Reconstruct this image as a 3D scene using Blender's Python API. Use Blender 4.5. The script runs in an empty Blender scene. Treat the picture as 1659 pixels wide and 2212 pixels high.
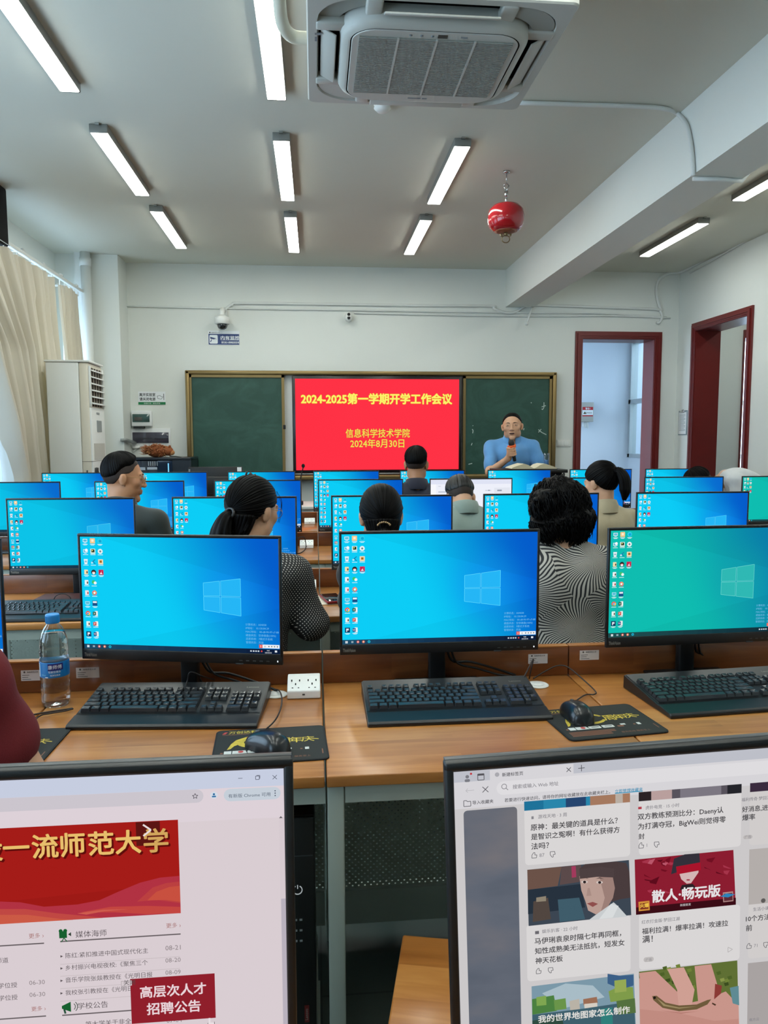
import bpy, bmesh, math, random
import numpy as np
from mathutils import Matrix, Vector, Euler, noise

random.seed(7)
SC = bpy.context.scene
COL = SC.collection
R = math.radians

# ------------------------------------------------------------------ camera
# room axes: X right, Y towards the blackboard wall, Z up; the camera stands at x=y=0, 1.43 m above the floor
FPX, CXP, CYP, CAMH = 1600.0, 829.5, 1106.0, 1.43
_yv = np.array([680 - CXP, -(955 - CYP), FPX]); _yv /= np.linalg.norm(_yv)
_zv = np.array([-0.012, 1, 0.0]); _zv -= (_zv @ _yv) * _yv; _zv /= np.linalg.norm(_zv)
_xv = np.cross(_yv, _zv)
if _xv[0] < 0: _xv = -_xv
RW = np.array([_xv, _yv, _zv])          # rows: room axes seen in (right, up, forward)
def at(px, py, X=None, Y=None, Z=None):  # measured photo pixel -> point of the room on a known plane
    d = RW @ np.array([px - CXP, -(py - CYP), FPX])
    t = X / d[0] if X is not None else (Y / d[1] if Y is not None else (Z - CAMH) / d[2])
    return Vector((d[0] * t, d[1] * t, d[2] * t + CAMH))
cam = bpy.data.cameras.new('camera'); camo = bpy.data.objects.new('camera', cam); COL.objects.link(camo)
cam.sensor_fit = 'VERTICAL'; cam.sensor_height = 24.0; cam.lens = FPX / 2212 * 24.0
cam.clip_start = 0.02; cam.clip_end = 200
m3 = Matrix([list(RW[:, 0]), list(RW[:, 1]), list(-RW[:, 2])]).transposed()
camo.matrix_world = Matrix.Translation((0, 0, CAMH)) @ m3.to_4x4()
SC.camera = camo

# ------------------------------------------------------------------ light and exposure
LAMP = 31.0          # radiance of the ceiling lamp diffusers
SKY = 6.4            # overcast sky outside the windows
W = bpy.data.worlds.new('sky'); SC.world = W; W.use_nodes = True
W.node_tree.nodes['Background'].inputs[0].default_value = (0.62, 0.80, 1.0, 1)
W.node_tree.nodes['Background'].inputs[1].default_value = SKY
vs = SC.view_settings
SC.display_settings.display_device = 'sRGB'
vs.view_transform = 'Standard'; vs.look = 'None'; vs.exposure = 0.0; vs.gamma = 1.0; vs.use_curve_mapping = False
SC.cycles.max_bounces = 8; SC.cycles.diffuse_bounces = 5; SC.cycles.transparent_max_bounces = 16
SC.cycles.sample_clamp_indirect = 6.0
SC.cycles.use_denoising = True
SC.cycles.caustics_reflective = False; SC.cycles.caustics_refractive = False

# ------------------------------------------------------------------ materials
def lin(h):
    h = h.lstrip('#'); o = []
    for i in (0, 2, 4):
        c = int(h[i:i + 2], 16) / 255
        o.append(c / 12.92 if c <= .04045 else ((c + .055) / 1.055) ** 2.4)
    return (*o, 1.0)
_mc = {}
def newmat(name):
    m = bpy.data.materials.new(name); m.use_nodes = True
    return m, m.node_tree, m.node_tree.nodes['Principled BSDF']
def node(nt, t, **kw):
    n = nt.nodes.new(t)
    for k, v in kw.items():
        if k.startswith('i_'):
            n.inputs[k[2:].replace('_', ' ')].default_value = v
        else: setattr(n, k, v)
    return n
def PM(name, hx, rough=.5, metal=0, spec=.5, var=0, vscale=8, bump=0, bscale=60, coat=0, alpha=None, sheen=0):
    """plain surface with a little procedural tone and relief of its own"""
    if name in _mc: return _mc[name]
    m, nt, b = newmat(name); L = nt.links.new
    b.inputs['Base Color'].default_value = lin(hx); b.inputs['Roughness'].default_value = rough
    b.inputs['Metallic'].default_value = metal; b.inputs['Specular IOR Level'].default_value = spec
    b.inputs['Coat Weight'].default_value = coat
    if sheen: b.inputs['Sheen Weight'].default_value = sheen
    tc = node(nt, 'ShaderNodeTexCoord')
    if var:
        nz = node(nt, 'ShaderNodeTexNoise', i_Scale=vscale, i_Detail=4.0)
        L(tc.outputs['Object'], nz.inputs['Vector'])
        mp = node(nt, 'ShaderNodeMapRange'); mp.inputs[1].default_value = .3; mp.inputs[2].default_value = .7
        mp.inputs[3].default_value = 1 - var; mp.inputs[4].default_value = 1 + var
        L(nz.outputs['Fac'], mp.inputs[0])
        mx = node(nt, 'ShaderNodeMix', data_type='RGBA', blend_type='MULTIPLY'); mx.inputs[0].default_value = 1
        mx.inputs[6].default_value = lin(hx); L(mp.outputs[0], mx.inputs[7])
        L(mx.outputs[2], b.inputs['Base Color'])
    if bump:
        n2 = node(nt, 'ShaderNodeTexNoise', i_Scale=bscale, i_Detail=3.0); L(tc.outputs['Object'], n2.inputs['Vector'])
        bp = node(nt, 'ShaderNodeBump', i_Strength=bump, i_Distance=.004); L(n2.outputs['Fac'], bp.inputs['Height'])
        L(bp.outputs[0], b.inputs['Normal'])
    _mc[name] = m; return m
def EM(hx, s=1.0):
    """self-lit colour of a display"""
    k = 'glow' + hx + str(s)
    if k in _mc: return _mc[k]
    m = bpy.data.materials.new('display_' + hx.strip('#')); m.use_nodes = True; nt = m.node_tree; nt.nodes.clear()
    e = node(nt, 'ShaderNodeEmission'); e.inputs[0].default_value = lin(hx); e.inputs[1].default_value = s
    o = node(nt, 'ShaderNodeOutputMaterial'); nt.links.new(e.outputs[0], o.inputs[0])
    m.cycles.emission_sampling = 'NONE' if s < 1.5 else 'AUTO'
    _mc[k] = m; return m

# ------------------------------------------------------------------ mesh building
_txt = {}
def text_geo(s, bold=0.0):
    k = (s, bold)
    if k not in _txt:
        c = bpy.data.curves.new('t', 'FONT'); c.body = s; c.size = 1; c.resolution_u = 2; c.offset = bold
        o = bpy.data.objects.new('t', c); me = o.to_mesh()
        vv = [tuple(v.co[:2]) for v in me.vertices]; ff = [tuple(p.vertices) for p in me.polygons]
        o.to_mesh_clear(); bpy.data.objects.remove(o); bpy.data.curves.remove(c)
        _txt[k] = (vv, ff, min((v[0] for v in vv), default=0), max((v[0] for v in vv), default=0))
    return _txt[k]
class MB:
    def __init__(s): s.v = []; s.f = []; s.m = []; s.sm = []
    def add(s, vs, fs, mat=0, smooth=False, M=None):
        o = len(s.v)
        if M is not None: vs = [M @ Vector(v) for v in vs]
        s.v.extend(tuple(v) for v in vs)
        s.f.extend(tuple(i + o for i in f) for f in fs)
        s.m.extend([mat] * len(fs)); s.sm.extend([smooth] * len(fs)); return s
    def addbm(s, bm, mat=0, smooth=False, M=None):
        bm.verts.index_update()
        s.add([v.co[:] for v in bm.verts], [[v.index for v in f.verts] for f in bm.faces], mat, smooth, M); bm.free(); return s
    def box(s, x0, x1, y0, y1, z0, z1, mat=0, bev=0, seg=2, M=None):
        if not bev:
            vs = [(x, y, z) for x in (x0, x1) for y in (y0, y1) for z in (z0, z1)]
            return s.add(vs, [(0, 1, 3, 2), (4, 6, 7, 5), (0, 4, 5, 1), (2, 3, 7, 6), (0, 2, 6, 4), (1, 5, 7, 3)], mat, False, M)
        bm = bmesh.new(); bmesh.ops.create_cube(bm, size=1)
        for v in bm.verts: v.co = Vector((x0 + (v.co.x + .5) * (x1 - x0), y0 + (v.co.y + .5) * (y1 - y0), z0 + (v.co.z + .5) * (z1 - z0)))
        bmesh.ops.bevel(bm, geom=bm.edges[:] + bm.verts[:], offset=bev, segments=seg, profile=.5, affect='EDGES')
        return s.addbm(bm, mat, True, M)
    def prism(s, pts, lo, hi, axis='z', mat=0, M=None, smooth=False):
        """outline pts (2D) extruded along an axis"""
        n = len(pts)
        def P(a, b, c): return {'z': (a, b, c), 'y': (a, c, b), 'x': (c, a, b)}[axis]
        vs = [P(a, b, lo) for a, b in pts] + [P(a, b, hi) for a, b in pts]
        fs = [tuple(range(n))[::-1], tuple(range(n, 2 * n))] + [(i, (i + 1) % n, n + (i + 1) % n, n + i) for i in range(n)]
        return s.add(vs, fs, mat, smooth, M)
    def tube(s, pts, r, mat=0, n=8, M=None, closed=False, cap=True):
        P = [Vector(p) for p in pts]; k = len(P); rr = r if isinstance(r, (list, tuple)) else [r] * k
        vs = []; up = None
        for i in range(k):
            a = P[i - 1] if (i or closed) else P[0]; b = P[(i + 1) % k] if (i < k - 1 or closed) else P[-1]
            t = (b - a).normalized() if (b - a).length > 1e-9 else Vector((0, 0, 1))
            if up is None:
                up = t.orthogonal().normalized()
            up = (up - t * up.dot(t)); up = up.normalized() if up.length > 1e-6 else t.orthogonal().normalized()
            w = t.cross(up)
            for j in range(n):
                c = 2 * math.pi * j / n; vs.append(P[i] + (up * math.cos(c) + w * math.sin(c)) * rr[i])
        fs = []
        for i in range(k if closed else k - 1):
            q = (i + 1) % k
            for j in range(n): fs.append((i * n + j, i * n + (j + 1) % n, q * n + (j + 1) % n, q * n + j))
        if cap and not closed: fs += [tuple(range(n))[::-1], tuple(range((k - 1) * n, k * n))]
        return s.add(vs, fs, mat, True, M)
    def lathe(s, prof, n=24, mat=0, M=None, smooth=True):
        vs = []; fs = []
        for r, z in prof:
            for j in range(n): a = 2 * math.pi * j / n; vs.append((r * math.cos(a), r * math.sin(a), z))
        for i in range(len(prof) - 1):
            for j in range(n): fs.append((i * n + j, i * n + (j + 1) % n, (i + 1) * n + (j + 1) % n, (i + 1) * n + j))
        fs += [tuple(range(n))[::-1], tuple(range((len(prof) - 1) * n, len(prof) * n))]
        return s.add(vs, fs, mat, smooth, M)
    def ell(s, c, r, mat=0, n=16, M=None):
        r = r if isinstance(r, (list, tuple)) else (r, r, r)
        bm = bmesh.new(); bmesh.ops.create_uvsphere(bm, u_segments=n, v_segments=max(6, n // 2), radius=1)
        T = Matrix.Translation(c) @ Matrix.Diagonal((*r, 1))
        return s.addbm(bm, mat, True, T if M is None else M @ T)
    def grid(s, P, mat=0, smooth=True, closed=False, M=None):
        """rows of points -> quads"""
        a, b = len(P), len(P[0]); vs = [p for row in P for p in row]
        fs = [(i * b + j, i * b + (j + 1) % b, (i + 1) * b + (j + 1) % b, (i + 1) * b + j) for i in range(a - 1) for j in range(b if closed else b - 1)]
        return s.add(vs, fs, mat, smooth, M)
    # flat marks on a face: local u (right), w (up), h (height above the face)
    def flat(s, pts, h, mat, M): return s.add([(a, b, h) for a, b in pts], [tuple(range(len(pts)))], mat, False, M)
    def rect(s, x0, y0, x1, y1, h, mat, M): return s.flat([(x0, y0), (x1, y0), (x1, y1), (x0, y1)], h, mat, M)
    def rrect(s, x0, y0, x1, y1, r, h, mat, M):
        p = []
        for cx, cy, a0 in ((x1 - r, y1 - r, 0), (x0 + r, y1 - r, 90), (x0 + r, y0 + r, 180), (x1 - r, y0 + r, 270)):
            for k in range(5): a = R(a0 + 22.5 * k); p.append((cx + r * math.cos(a), cy + r * math.sin(a)))
        return s.flat(p, h, mat, M)
    def disc(s, x, y, r, h, mat, M, n=16, ry=None):
        return s.flat([(x + r * math.cos(2 * math.pi * k / n), y + (ry or r) * math.sin(2 * math.pi * k / n)) for k in range(n)], h, mat, M)
    def line(s, pts, w, h, mat, M):
        for (x0, y0), (x1, y1) in zip(pts[:-1], pts[1:]):
            d = math.hypot(x1 - x0, y1 - y0) or 1; nx, ny = -(y1 - y0) / d * w / 2, (x1 - x0) / d * w / 2
            s.flat([(x0 - nx, y0 - ny), (x1 - nx, y1 - ny), (x1 + nx, y1 + ny), (x0 + nx, y0 + ny)], h, mat, M)
        return s
    def text(s, t, x, y, size, h, mat, M, align='l', bold=0.0, width=None, stamp=0):
        vv, ff, a, b = text_geo(t, bold)
        k = size; kx = size if width is None else width / max(b - a, 1e-6)
        off = {'l': -a * kx, 'c': -(a + b) / 2 * kx, 'r': -b * kx}[align]
        for q in range(8 if stamp else 0):      # heavier strokes: the same letters set again round the first
            s.add([(x + off + p[0] * kx + stamp * size * math.cos(q * math.pi / 4), y + p[1] * k + stamp * size * math.sin(q * math.pi / 4), h - (q + 1) * 8e-6) for p in vv], ff, mat, False, M)
        return s.add([(x + off + p[0] * kx, y + p[1] * k, h) for p in vv], ff, mat, False, M)
    def build(s, name, mats, parent=None, loc=None, rot=None, shade=None):
        me = bpy.data.meshes.new(name)
        me.from_pydata(s.v, [], s.f)
        for m in (mats if isinstance(mats, (list, tuple)) else [mats]): me.materials.append(m)
        if len(me.polygons) == len(s.m):
            me.polygons.foreach_set('material_index', s.m)
            me.polygons.foreach_set('use_smooth', [bool(x) if shade is None else shade for x in s.sm])
        me.update()
        o = bpy.data.objects.new(name, me); COL.objects.link(o)
        if parent is not None: o.parent = parent
        if loc is not None: o.location = loc
        if rot is not None: o.rotation_euler = rot
        return o
def T(x=0, y=0, z=0): return Matrix.Translation((x, y, z))
def RX(a): return Matrix.Rotation(R(a), 4, 'X')
def RY(a): return Matrix.Rotation(R(a), 4, 'Y')
def RZ(a): return Matrix.Rotation(R(a), 4, 'Z')
FACE = RX(90)            # u->x, w->z, height -> -y : a face that looks at the camera side

def tag(o, label=None, cat=None, group=None, kind=None):
    if label: o['label'] = label
    if cat: o['category'] = cat
    if group: o['group'] = group
    if kind: o['kind'] = kind
    return o
def thing(name, label, cat, loc=(0, 0, 0), rz=0, group=None):
    o = bpy.data.objects.new(name, None); COL.objects.link(o); o.empty_display_size = .05
    o.location = loc; o.rotation_euler = (0, 0, R(rz)); return tag(o, label, cat, group)
def struct(name, mb, mats): return tag(mb.build(name, mats), kind='structure')
def copy_tree(o, parent=None):
    c = o.copy(); COL.objects.link(c)
    if parent is not None: c.parent = parent
    for ch in list(o.children): copy_tree(ch, c)
    return c
def smooth_path(pts, n=6):
    """Catmull-Rom through the points"""
    P = [Vector(p) for p in pts]; P = [P[0] * 2 - P[1]] + P + [P[-1] * 2 - P[-2]]; out = []
    for i in range(1, len(P) - 2):
        a, b, c, d = P[i - 1:i + 3]
        for k in range(n):
            t = k / n
            out.append(.5 * ((2 * b) + (c - a) * t + (2 * a - 5 * b + 4 * c - d) * t * t + (3 * b - a - 3 * c + d) * t ** 3))
    return out + [P[-2]]
# ------------------------------------------------------------------ room shell
XL, XR, YF, YB, ZC, WT = -2.67, 4.29, 8.55, -3.2, 3.39, .26
M_wall = PM('white_wall_paint', '#dfe2dd', .75, spec=.25, var=.015, vscale=1.2, bump=.04, bscale=90)
M_ceil = PM('white_ceiling_paint', '#d3d4c9', .85, spec=.2, var=.015, vscale=1)
M_red = PM('dark_red_door_paint', '#6b1c19', .38, spec=.5, var=.06, vscale=5)
M_alu = PM('grey_aluminium', '#a9b0b3', .4, metal=.6)
M_white = PM('white_plastic', '#e6e7e3', .4)
M_black = PM('black_plastic', '#101112', .45)
M_steel = PM('bright_steel', '#c0c2c2', .25, metal=1)
M_dark = PM('dark_cavity', '#050505', .9, spec=.1)
def mat_glass():
    m = bpy.data.materials.new('window_glass'); m.use_nodes = True; nt = m.node_tree; nt.nodes.clear(); L = nt.links.new
    t = node(nt, 'ShaderNodeBsdfTransparent'); t.inputs[0].default_value = (.93, .97, .98, 1)
    g = node(nt, 'ShaderNodeBsdfGlossy', i_Roughness=.03); f = node(nt, 'ShaderNodeLayerWeight', i_Blend=.25)
    p = node(nt, 'ShaderNodeMath', operation='POWER'); p.inputs[1].default_value = 2.5
    x = node(nt, 'ShaderNodeMixShader'); o = node(nt, 'ShaderNodeOutputMaterial')
    L(f.outputs['Facing'], p.inputs[0]); L(p.outputs[0], x.inputs[0]); L(t.outputs[0], x.inputs[1]); L(g.outputs[0], x.inputs[2]); L(x.outputs[0], o.inputs[0]); return m
M_glass = mat_glass()
def mat_floor():
    m, nt, b = newmat('dark_green_floor_tiles'); L = nt.links.new
    tc = node(nt, 'ShaderNodeTexCoord'); br = node(nt, 'ShaderNodeTexBrick', offset=0.0)
    br.inputs['Scale'].default_value = 1.0; br.inputs['Brick Width'].default_value = .6; br.inputs['Row Height'].default_value = .6
    br.inputs['Mortar Size'].default_value = .003
    br.inputs['Color1'].default_value = lin('#3c4743'); br.inputs['Color2'].default_value = lin('#3f4a45'); br.inputs['Mortar'].default_value = lin('#2b322f')
    L(tc.outputs['Object'], br.inputs['Vector']); L(br.outputs['Color'], b.inputs['Base Color']); b.inputs['Roughness'].default_value = .28
    return m
M_floor = mat_floor()

struct('floor', MB().box(XL - .4, 7.2, YB - .3, 13.2, -.12, 0), M_floor)
struct('ceiling', MB().box(XL - .3, XR + .28, YB - .3, YF + WT, ZC, ZC + .15), M_ceil)
def wall_with_holes(u0, u1, z1, holes):
    """rectangles that tile a wall around its openings"""
    us = sorted({u0, u1, *[h[0] for h in holes], *[h[1] for h in holes]}); out = []
    for a, b in zip(us[:-1], us[1:]):
        hs = [h for h in holes if h[0] <= a and h[1] >= b]
        if not hs: out.append((a, b, 0, z1))
        else:
            h = hs[0]
            if h[2] > 0: out.append((a, b, 0, h[2]))
            if h[3] < z1: out.append((a, b, h[3], z1))
    return out
D1 = (3.04, 4.085, 0, 2.705)                       # doorway in the blackboard wall (outer edges of its frame)
D2 = (at(1630, 660, X=XR).y, at(1498, 700, X=XR).y, 0, at(1498, 700, X=XR).z)   # doorway in the right wall
mb = MB()
for a, b, c, d in wall_with_holes(XL - .26, XR + .26, ZC, [(D1[0] + .07, D1[1] - .07, 0, D1[3] - .07)]): mb.box(a, b, YF, YF + WT, c, d)
struct('wall_front', mb, M_wall)
mb = MB()
for a, b, c, d in wall_with_holes(YB, YF, ZC, [(D2[0] + .07, D2[1] - .07, 0, D2[3] - .07)]): mb.box(XR, XR + WT, a, b, c, d)
struct('wall_right', mb, M_wall)
WIN = [(4.9, 8.05, .85, 2.96), (.6, 3.9, .85, 2.96), (-2.6, -.2, .85, 2.96)]  # the two nearer openings are unseen, put in to supply daylight
mb = MB()
for a, b, c, d in wall_with_holes(YB, YF, ZC, WIN): mb.box(XL - .24, XL, a, b, c, d)
struct('wall_left', mb, M_wall)
struct('wall_back', MB().box(XL - .24, XR + .26, YB - .2, YB, 0, ZC), M_wall)
struct('trim_1', MB().box(2.207, 2.53, YB, YF, 2.97, ZC), M_wall).name = 'ceiling_beam'
struct('corner_pillar', MB().box(XL, -2.035, 8.2, YF, 0, ZC), M_wall)
for nm, b in (('baseboard_front', (-2.03, 3.0, YF - .012, YF, 0, .1)), ('baseboard_right', (XR - .012, XR, YB, D2[0] - .02, 0, .1))):
    struct(nm, MB().box(*b), PM('grey_skirting', '#59605d', .4))

# windows of the left wall: aluminium frame, two sliding sashes, glass
for i, (a, b, c, d) in enumerate(WIN):
    X0 = XL - .16
    w = MB()
    for q in ((a, b, c, c + .05), (a, b, d - .05, d), (a, a + .05, c, d), (b - .05, b, c, d)): w.box(X0 - .03, X0 + .03, *q)
    n = 4
    for k in range(1, n): y = a + (b - a) * k / n; w.box(X0 - .02, X0 + .02, y - .025, y + .025, c, d)
    w.box(X0 - .02, X0 + .02, a, b, 2.3, 2.34)
    o = struct('window_%d' % (i + 1), w, M_alu)
    MB().box(X0 - .003, X0 + .003, a + .04, b - .04, c + .04, d - .04).build('pane', M_glass, o)

# door frames: moulded architrave, wide painted reveal
def architrave(put, lo, hi, z):
    for o, d in ((0, .022), (.022, .036), (.05, .028)):       # three stepped mouldings of the architrave
        wd = .085 - o if o == 0 else (.03 if o == .022 else .02)
        put(lo + o, lo + o + wd, z - o, 0, d); put(hi - o - wd, hi - o, z - o, 0, d); put(lo + o + wd, hi - o - wd, z - o, z - o - wd, d)
def door_1():
    w = MB(); x0, x1, _, z = D1; y = YF
    architrave(lambda a, b, zt, zb, d: w.box(a, b, y - d, y, zb, zt), x0, x1, z)
    w.box(x0 + .07, x0 + .09, y - .01, y + WT + .02, 0, z - .07); w.box(x1 - .09, x1 - .07, y - .01, y + WT + .02, 0, z - .07)
    w.box(x0 + .09, x1 - .09, y - .01, y + WT + .02, z - .09, z - .07)
    return struct('door_1', w, M_red)
def door_2():
    w = MB(); y0, y1, _, z = D2; x = XR
    architrave(lambda a, b, zt, zb, d: w.box(x - d, x, a, b, zb, zt), y0, y1, z)
    w.box(x - .01, x + WT + .02, y0 + .07, y0 + .09, 0, z - .07); w.box(x - .01, x + WT + .02, y1 - .09, y1 - .07, 0, z - .07)
    w.box(x - .01, x + WT + .02, y0 + .09, y1 - .09, z - .09, z - .07)
    return struct('door_2', w, M_red)
door_1(); door_2()

# the lobby behind the blackboard wall's doorway, daylit by its window and an unseen left side left open to brighten it
M_lob = PM('daylight_tinted_white_paint', '#d3dbe6', .8, spec=.2)  # white walls, with the bluish cast of daylight put into the colour
LX, LY, LZ = 4.52, 10.4, 2.86
struct('lobby_wall', MB().box(2.3, LX + .2, LY, LY + .15, 0, LZ), M_lob)
struct('lobby_ceiling', MB().box(2.3, LX + .2, YF + WT, LY + .15, LZ, LZ + .1), M_lob)
w = MB()
for a, b, c, d in ((8.85, LY, 0, 1.2), (8.85, LY, LZ - .06, LZ)): w.box(LX, LX + .08, a, b, c, d, 1 if c == 0 else 0)
for y in (8.87, 9.35, 9.86, LY - .05): w.box(LX - .02, LX + .08, y - .03, y + .03, 1.2, LZ)
w.box(LX - .02, LX + .08, 8.85, LY, 1.96, 2.02); w.box(LX - .02, LX + .08, 8.85, LY, 1.2, 1.25)
o = struct('window_4', w, [M_alu, PM('grey_window_panel', '#aab3bd', .6)])
MB().box(LX + .02, LX + .026, 8.85, LY, 1.22, LZ - .06).build('pane', M_glass, o)
# the corridor behind the right wall's doorway; its end wall has a third doorway with a window beyond
CX2, CY2 = 6.4, 8.95
cd = at(1606, 713, Y=CY2)
mb = MB()
for a, b, c, d in wall_with_holes(XR + WT, CX2, 3.3, [(cd.x + .01, cd.x + .99, 0, cd.z - .06)]): mb.box(a, b, CY2, CY2 + .2, c, d)
struct('corridor_end_wall', mb, M_wall)
struct('corridor_wall', MB().box(CX2, CX2 + .2, 2.8, CY2 + .2, 0, 3.3).box(XR + WT, CX2, 2.8, 3.0, 0, 3.3), M_wall)
struct('corridor_ceiling', MB().box(XR + WT + .02, CX2 + .2, 2.8, CY2 + .2, 3.3, 3.4), M_ceil)
w = MB(); x1 = cd.x
w.box(x1, x1 + .012, CY2 - .03, CY2 + .0, 0, cd.z - .1).box(x1 + .96, x1 + 1.05, CY2 - .03, CY2 + .22, 0, cd.z - .1).box(x1, x1 + 1.05, CY2 - .03, CY2 + .22, cd.z - .1, cd.z)
struct('door_3', w, M_red)
w = MB(); Y5 = 10.4
for z in (1.2, 1.98, 2.9): w.box(4.75, 6.6, Y5, Y5 + .06, z - .03, z + .03)
for k in range(5): w.box(4.75 + k * .45 - .03, 4.75 + k * .45 + .03, Y5, Y5 + .06, 0, 2.95)
o = struct('window_5', w.box(4.75, 6.6, Y5 + .005, Y5 + .055, 0, .95, 1), [M_alu, PM('dark_window_panel', '#2b3a4a', .5)])
MB().box(4.78, 6.58, Y5 + .02, Y5 + .026, .95, 2.9).build('pane', M_glass, o)

# ------------------------------------------------------------------ ceiling lamps
M_lamp = EM('#fbfff6', LAMP); M_lamp.name = 'lit_lamp_diffuser'
M_lbody = PM('grey_lamp_body', '#8b8c88', .4, metal=.3)
def lamp_proto():
    r = thing('ceiling_lamp', '', 'ceiling lamp')
    MB().box(-.055, .055, -.60, .60, -.046, 0, bev=.003).build('housing', M_lbody, r)
    MB().box(-.05, .05, -.585, .585, -.052, -.04, bev=.004).build('diffuser', M_lamp, r)
    for s in (-1, 1):
        MB().box(-.053, .053, s * .592 - .007, s * .592 + .007, -.05, -.001, bev=.003).build('end_cap', M_lbody, r)
    for s in (-1, 1):
        MB().box(-.012, .012, s * .61 - .014, s * .61 + .014, -.012, 0).build('mounting_clip', M_steel, r)
    return r
LAMPS = [((-1.31, 3.80), 'long ceiling lamp cut by the upper left corner of the photo'),
         ((-1.31, 5.52), 'ceiling lamp in the left row, second from the front wall'),
         ((-1.29, 7.10), 'ceiling lamp in the left row, nearest the front wall'),
         ((-.19, 3.80), 'bright ceiling lamp beside the pipe of the cassette unit'),
         ((-.19, 5.55), 'ceiling lamp in the middle row, second from the front wall'),
         ((-.185, 7.17), 'ceiling lamp in the middle row, nearest the front wall'),
         ((.98, 5.54), 'ceiling lamp right of the middle row, in front of the cassette unit'),
         ((.985, 7.16), 'ceiling lamp left of the red fire ball, nearest the front wall'),
         ((3.44, 7.05), 'ceiling lamp beyond the beam, whole in view above the doorways'),
         ((3.40, 5.26), 'ceiling lamp beyond the beam, cut by the right edge of the photo')]
BACK = [(x, y) for x in (-1.31, -.19, .98) for y in (2.1, .45)] + [(3.4, 3.5), (3.4, 1.8)]
lp = lamp_proto(); first = True
for (x, y), lab in LAMPS + [(p, 'ceiling lamp nearer than the upper edge of the photo') for p in BACK]:
    o = lp if first else copy_tree(lp); first = False
    o.location = (x, y, ZC); tag(o, lab, group='ceiling lamps in view' if 'nearer than' not in lab else 'ceiling lamps above the camera')
o = copy_tree(lp); o.location = (5.4, 7.6, 3.3); tag(o, 'corridor ceiling lamp beyond the right doorway', group='corridor lamps')  # lamp added out of view to brighten the corridor
# ------------------------------------------------------------------ desks
def mat_wood(name, seed=0.0, tones=('#7a4519', '#a4682f', '#c28849')):
    """butcher-block boards: finger-jointed strips along X with stretched grain"""
    m, nt, b = newmat(name); L = nt.links.new
    tc = node(nt, 'ShaderNodeTexCoord'); mp = node(nt, 'ShaderNodeMapping'); mp.inputs[1].default_value = (seed, seed * .7, 0)
    L(tc.outputs['Object'], mp.inputs[0])
    rot = node(nt, 'ShaderNodeMapping'); rot.inputs['Rotation'].default_value = (0, 0, 0); L(mp.outputs[0], rot.inputs[0])
    br = node(nt, 'ShaderNodeTexBrick', offset=.43); br.inputs['Scale'].default_value = 1
    br.inputs['Brick Width'].default_value = .52; br.inputs['Row Height'].default_value = .085; br.inputs['Mortar Size'].default_value = .0
    br.inputs['Color1'].default_value = (0, 0, 0, 1); br.inputs['Color2'].default_value = (1, 1, 1, 1); br.inputs['Bias'].default_value = 0
    L(rot.outputs[0], br.inputs['Vector'])
    g = node(nt, 'ShaderNodeMapping'); g.inputs['Scale'].default_value = (2.2, 26, 26); L(rot.outputs[0], g.inputs[0])
    ad = node(nt, 'ShaderNodeVectorMath', operation='ADD'); L(g.outputs[0], ad.inputs[0])
    sc = node(nt, 'ShaderNodeVectorMath', operation='SCALE'); sc.inputs['Scale'].default_value = 9; L(br.outputs['Color'], sc.inputs[0]); L(sc.outputs[0], ad.inputs[1])
    nz = node(nt, 'ShaderNodeTexNoise', i_Scale=1.0, i_Detail=6.0, i_Roughness=.6, i_Distortion=.9); L(ad.outputs[0], nz.inputs['Vector'])
    g2 = node(nt, 'ShaderNodeMapping'); g2.inputs['Scale'].default_value = (1.6, 9, 9); L(rot.outputs[0], g2.inputs[0])
    n2 = node(nt, 'ShaderNodeTexNoise', i_Scale=1.3, i_Detail=2.0, i_Distortion=1.5); L(g2.outputs[0], n2.inputs['Vector'])
    ra = node(nt, 'ShaderNodeValToRGB'); e = ra.color_ramp.elements
    e[0].position = .25; e[0].color = lin(tones[0]); e[1].position = .78; e[1].color = lin(tones[2])
    k = ra.color_ramp.elements.new(.5); k.color = lin(tones[1])
    mixf = node(nt, 'ShaderNodeMath', operation='MULTIPLY_ADD'); mixf.inputs[1].default_value = .18; L(br.outputs['Color'], mixf.inputs[0])
    su = node(nt, 'ShaderNodeMath', operation='MULTIPLY_ADD'); su.inputs[1].default_value = .62; su.inputs[2].default_value = .0; L(nz.outputs['Fac'], su.inputs[0])
    s3 = node(nt, 'ShaderNodeMath', operation='MULTIPLY_ADD'); s3.inputs[1].default_value = .3; L(n2.outputs['Fac'], s3.inputs[0]); L(su.outputs[0], s3.inputs[2])
    L(s3.outputs[0], mixf.inputs[2]); L(mixf.outputs[0], ra.inputs[0]); L(ra.outputs[0], b.inputs['Base Color'])
    b.inputs['Roughness'].default_value = .33; b.inputs['Coat Weight'].default_value = .25; b.inputs['Coat Roughness'].default_value = .2
    bp = node(nt, 'ShaderNodeBump', i_Strength=.06, i_Distance=.002); L(nz.outputs['Fac'], bp.inputs['Height']); L(bp.outputs[0], b.inputs['Normal'])
    return m
M_wood = [mat_wood('desk_wood_boards', s) for s in (0.0, 3.7, 8.1)]
M_ledge = mat_wood('dark_ledge_boards', 5.3, ('#532a12', '#75401d', '#91592c'))  # ledge fronts in darker tones than the desktop boards
M_leg = PM('pale_green_grey_steel', '#a3aba0', .42, metal=.15)
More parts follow.
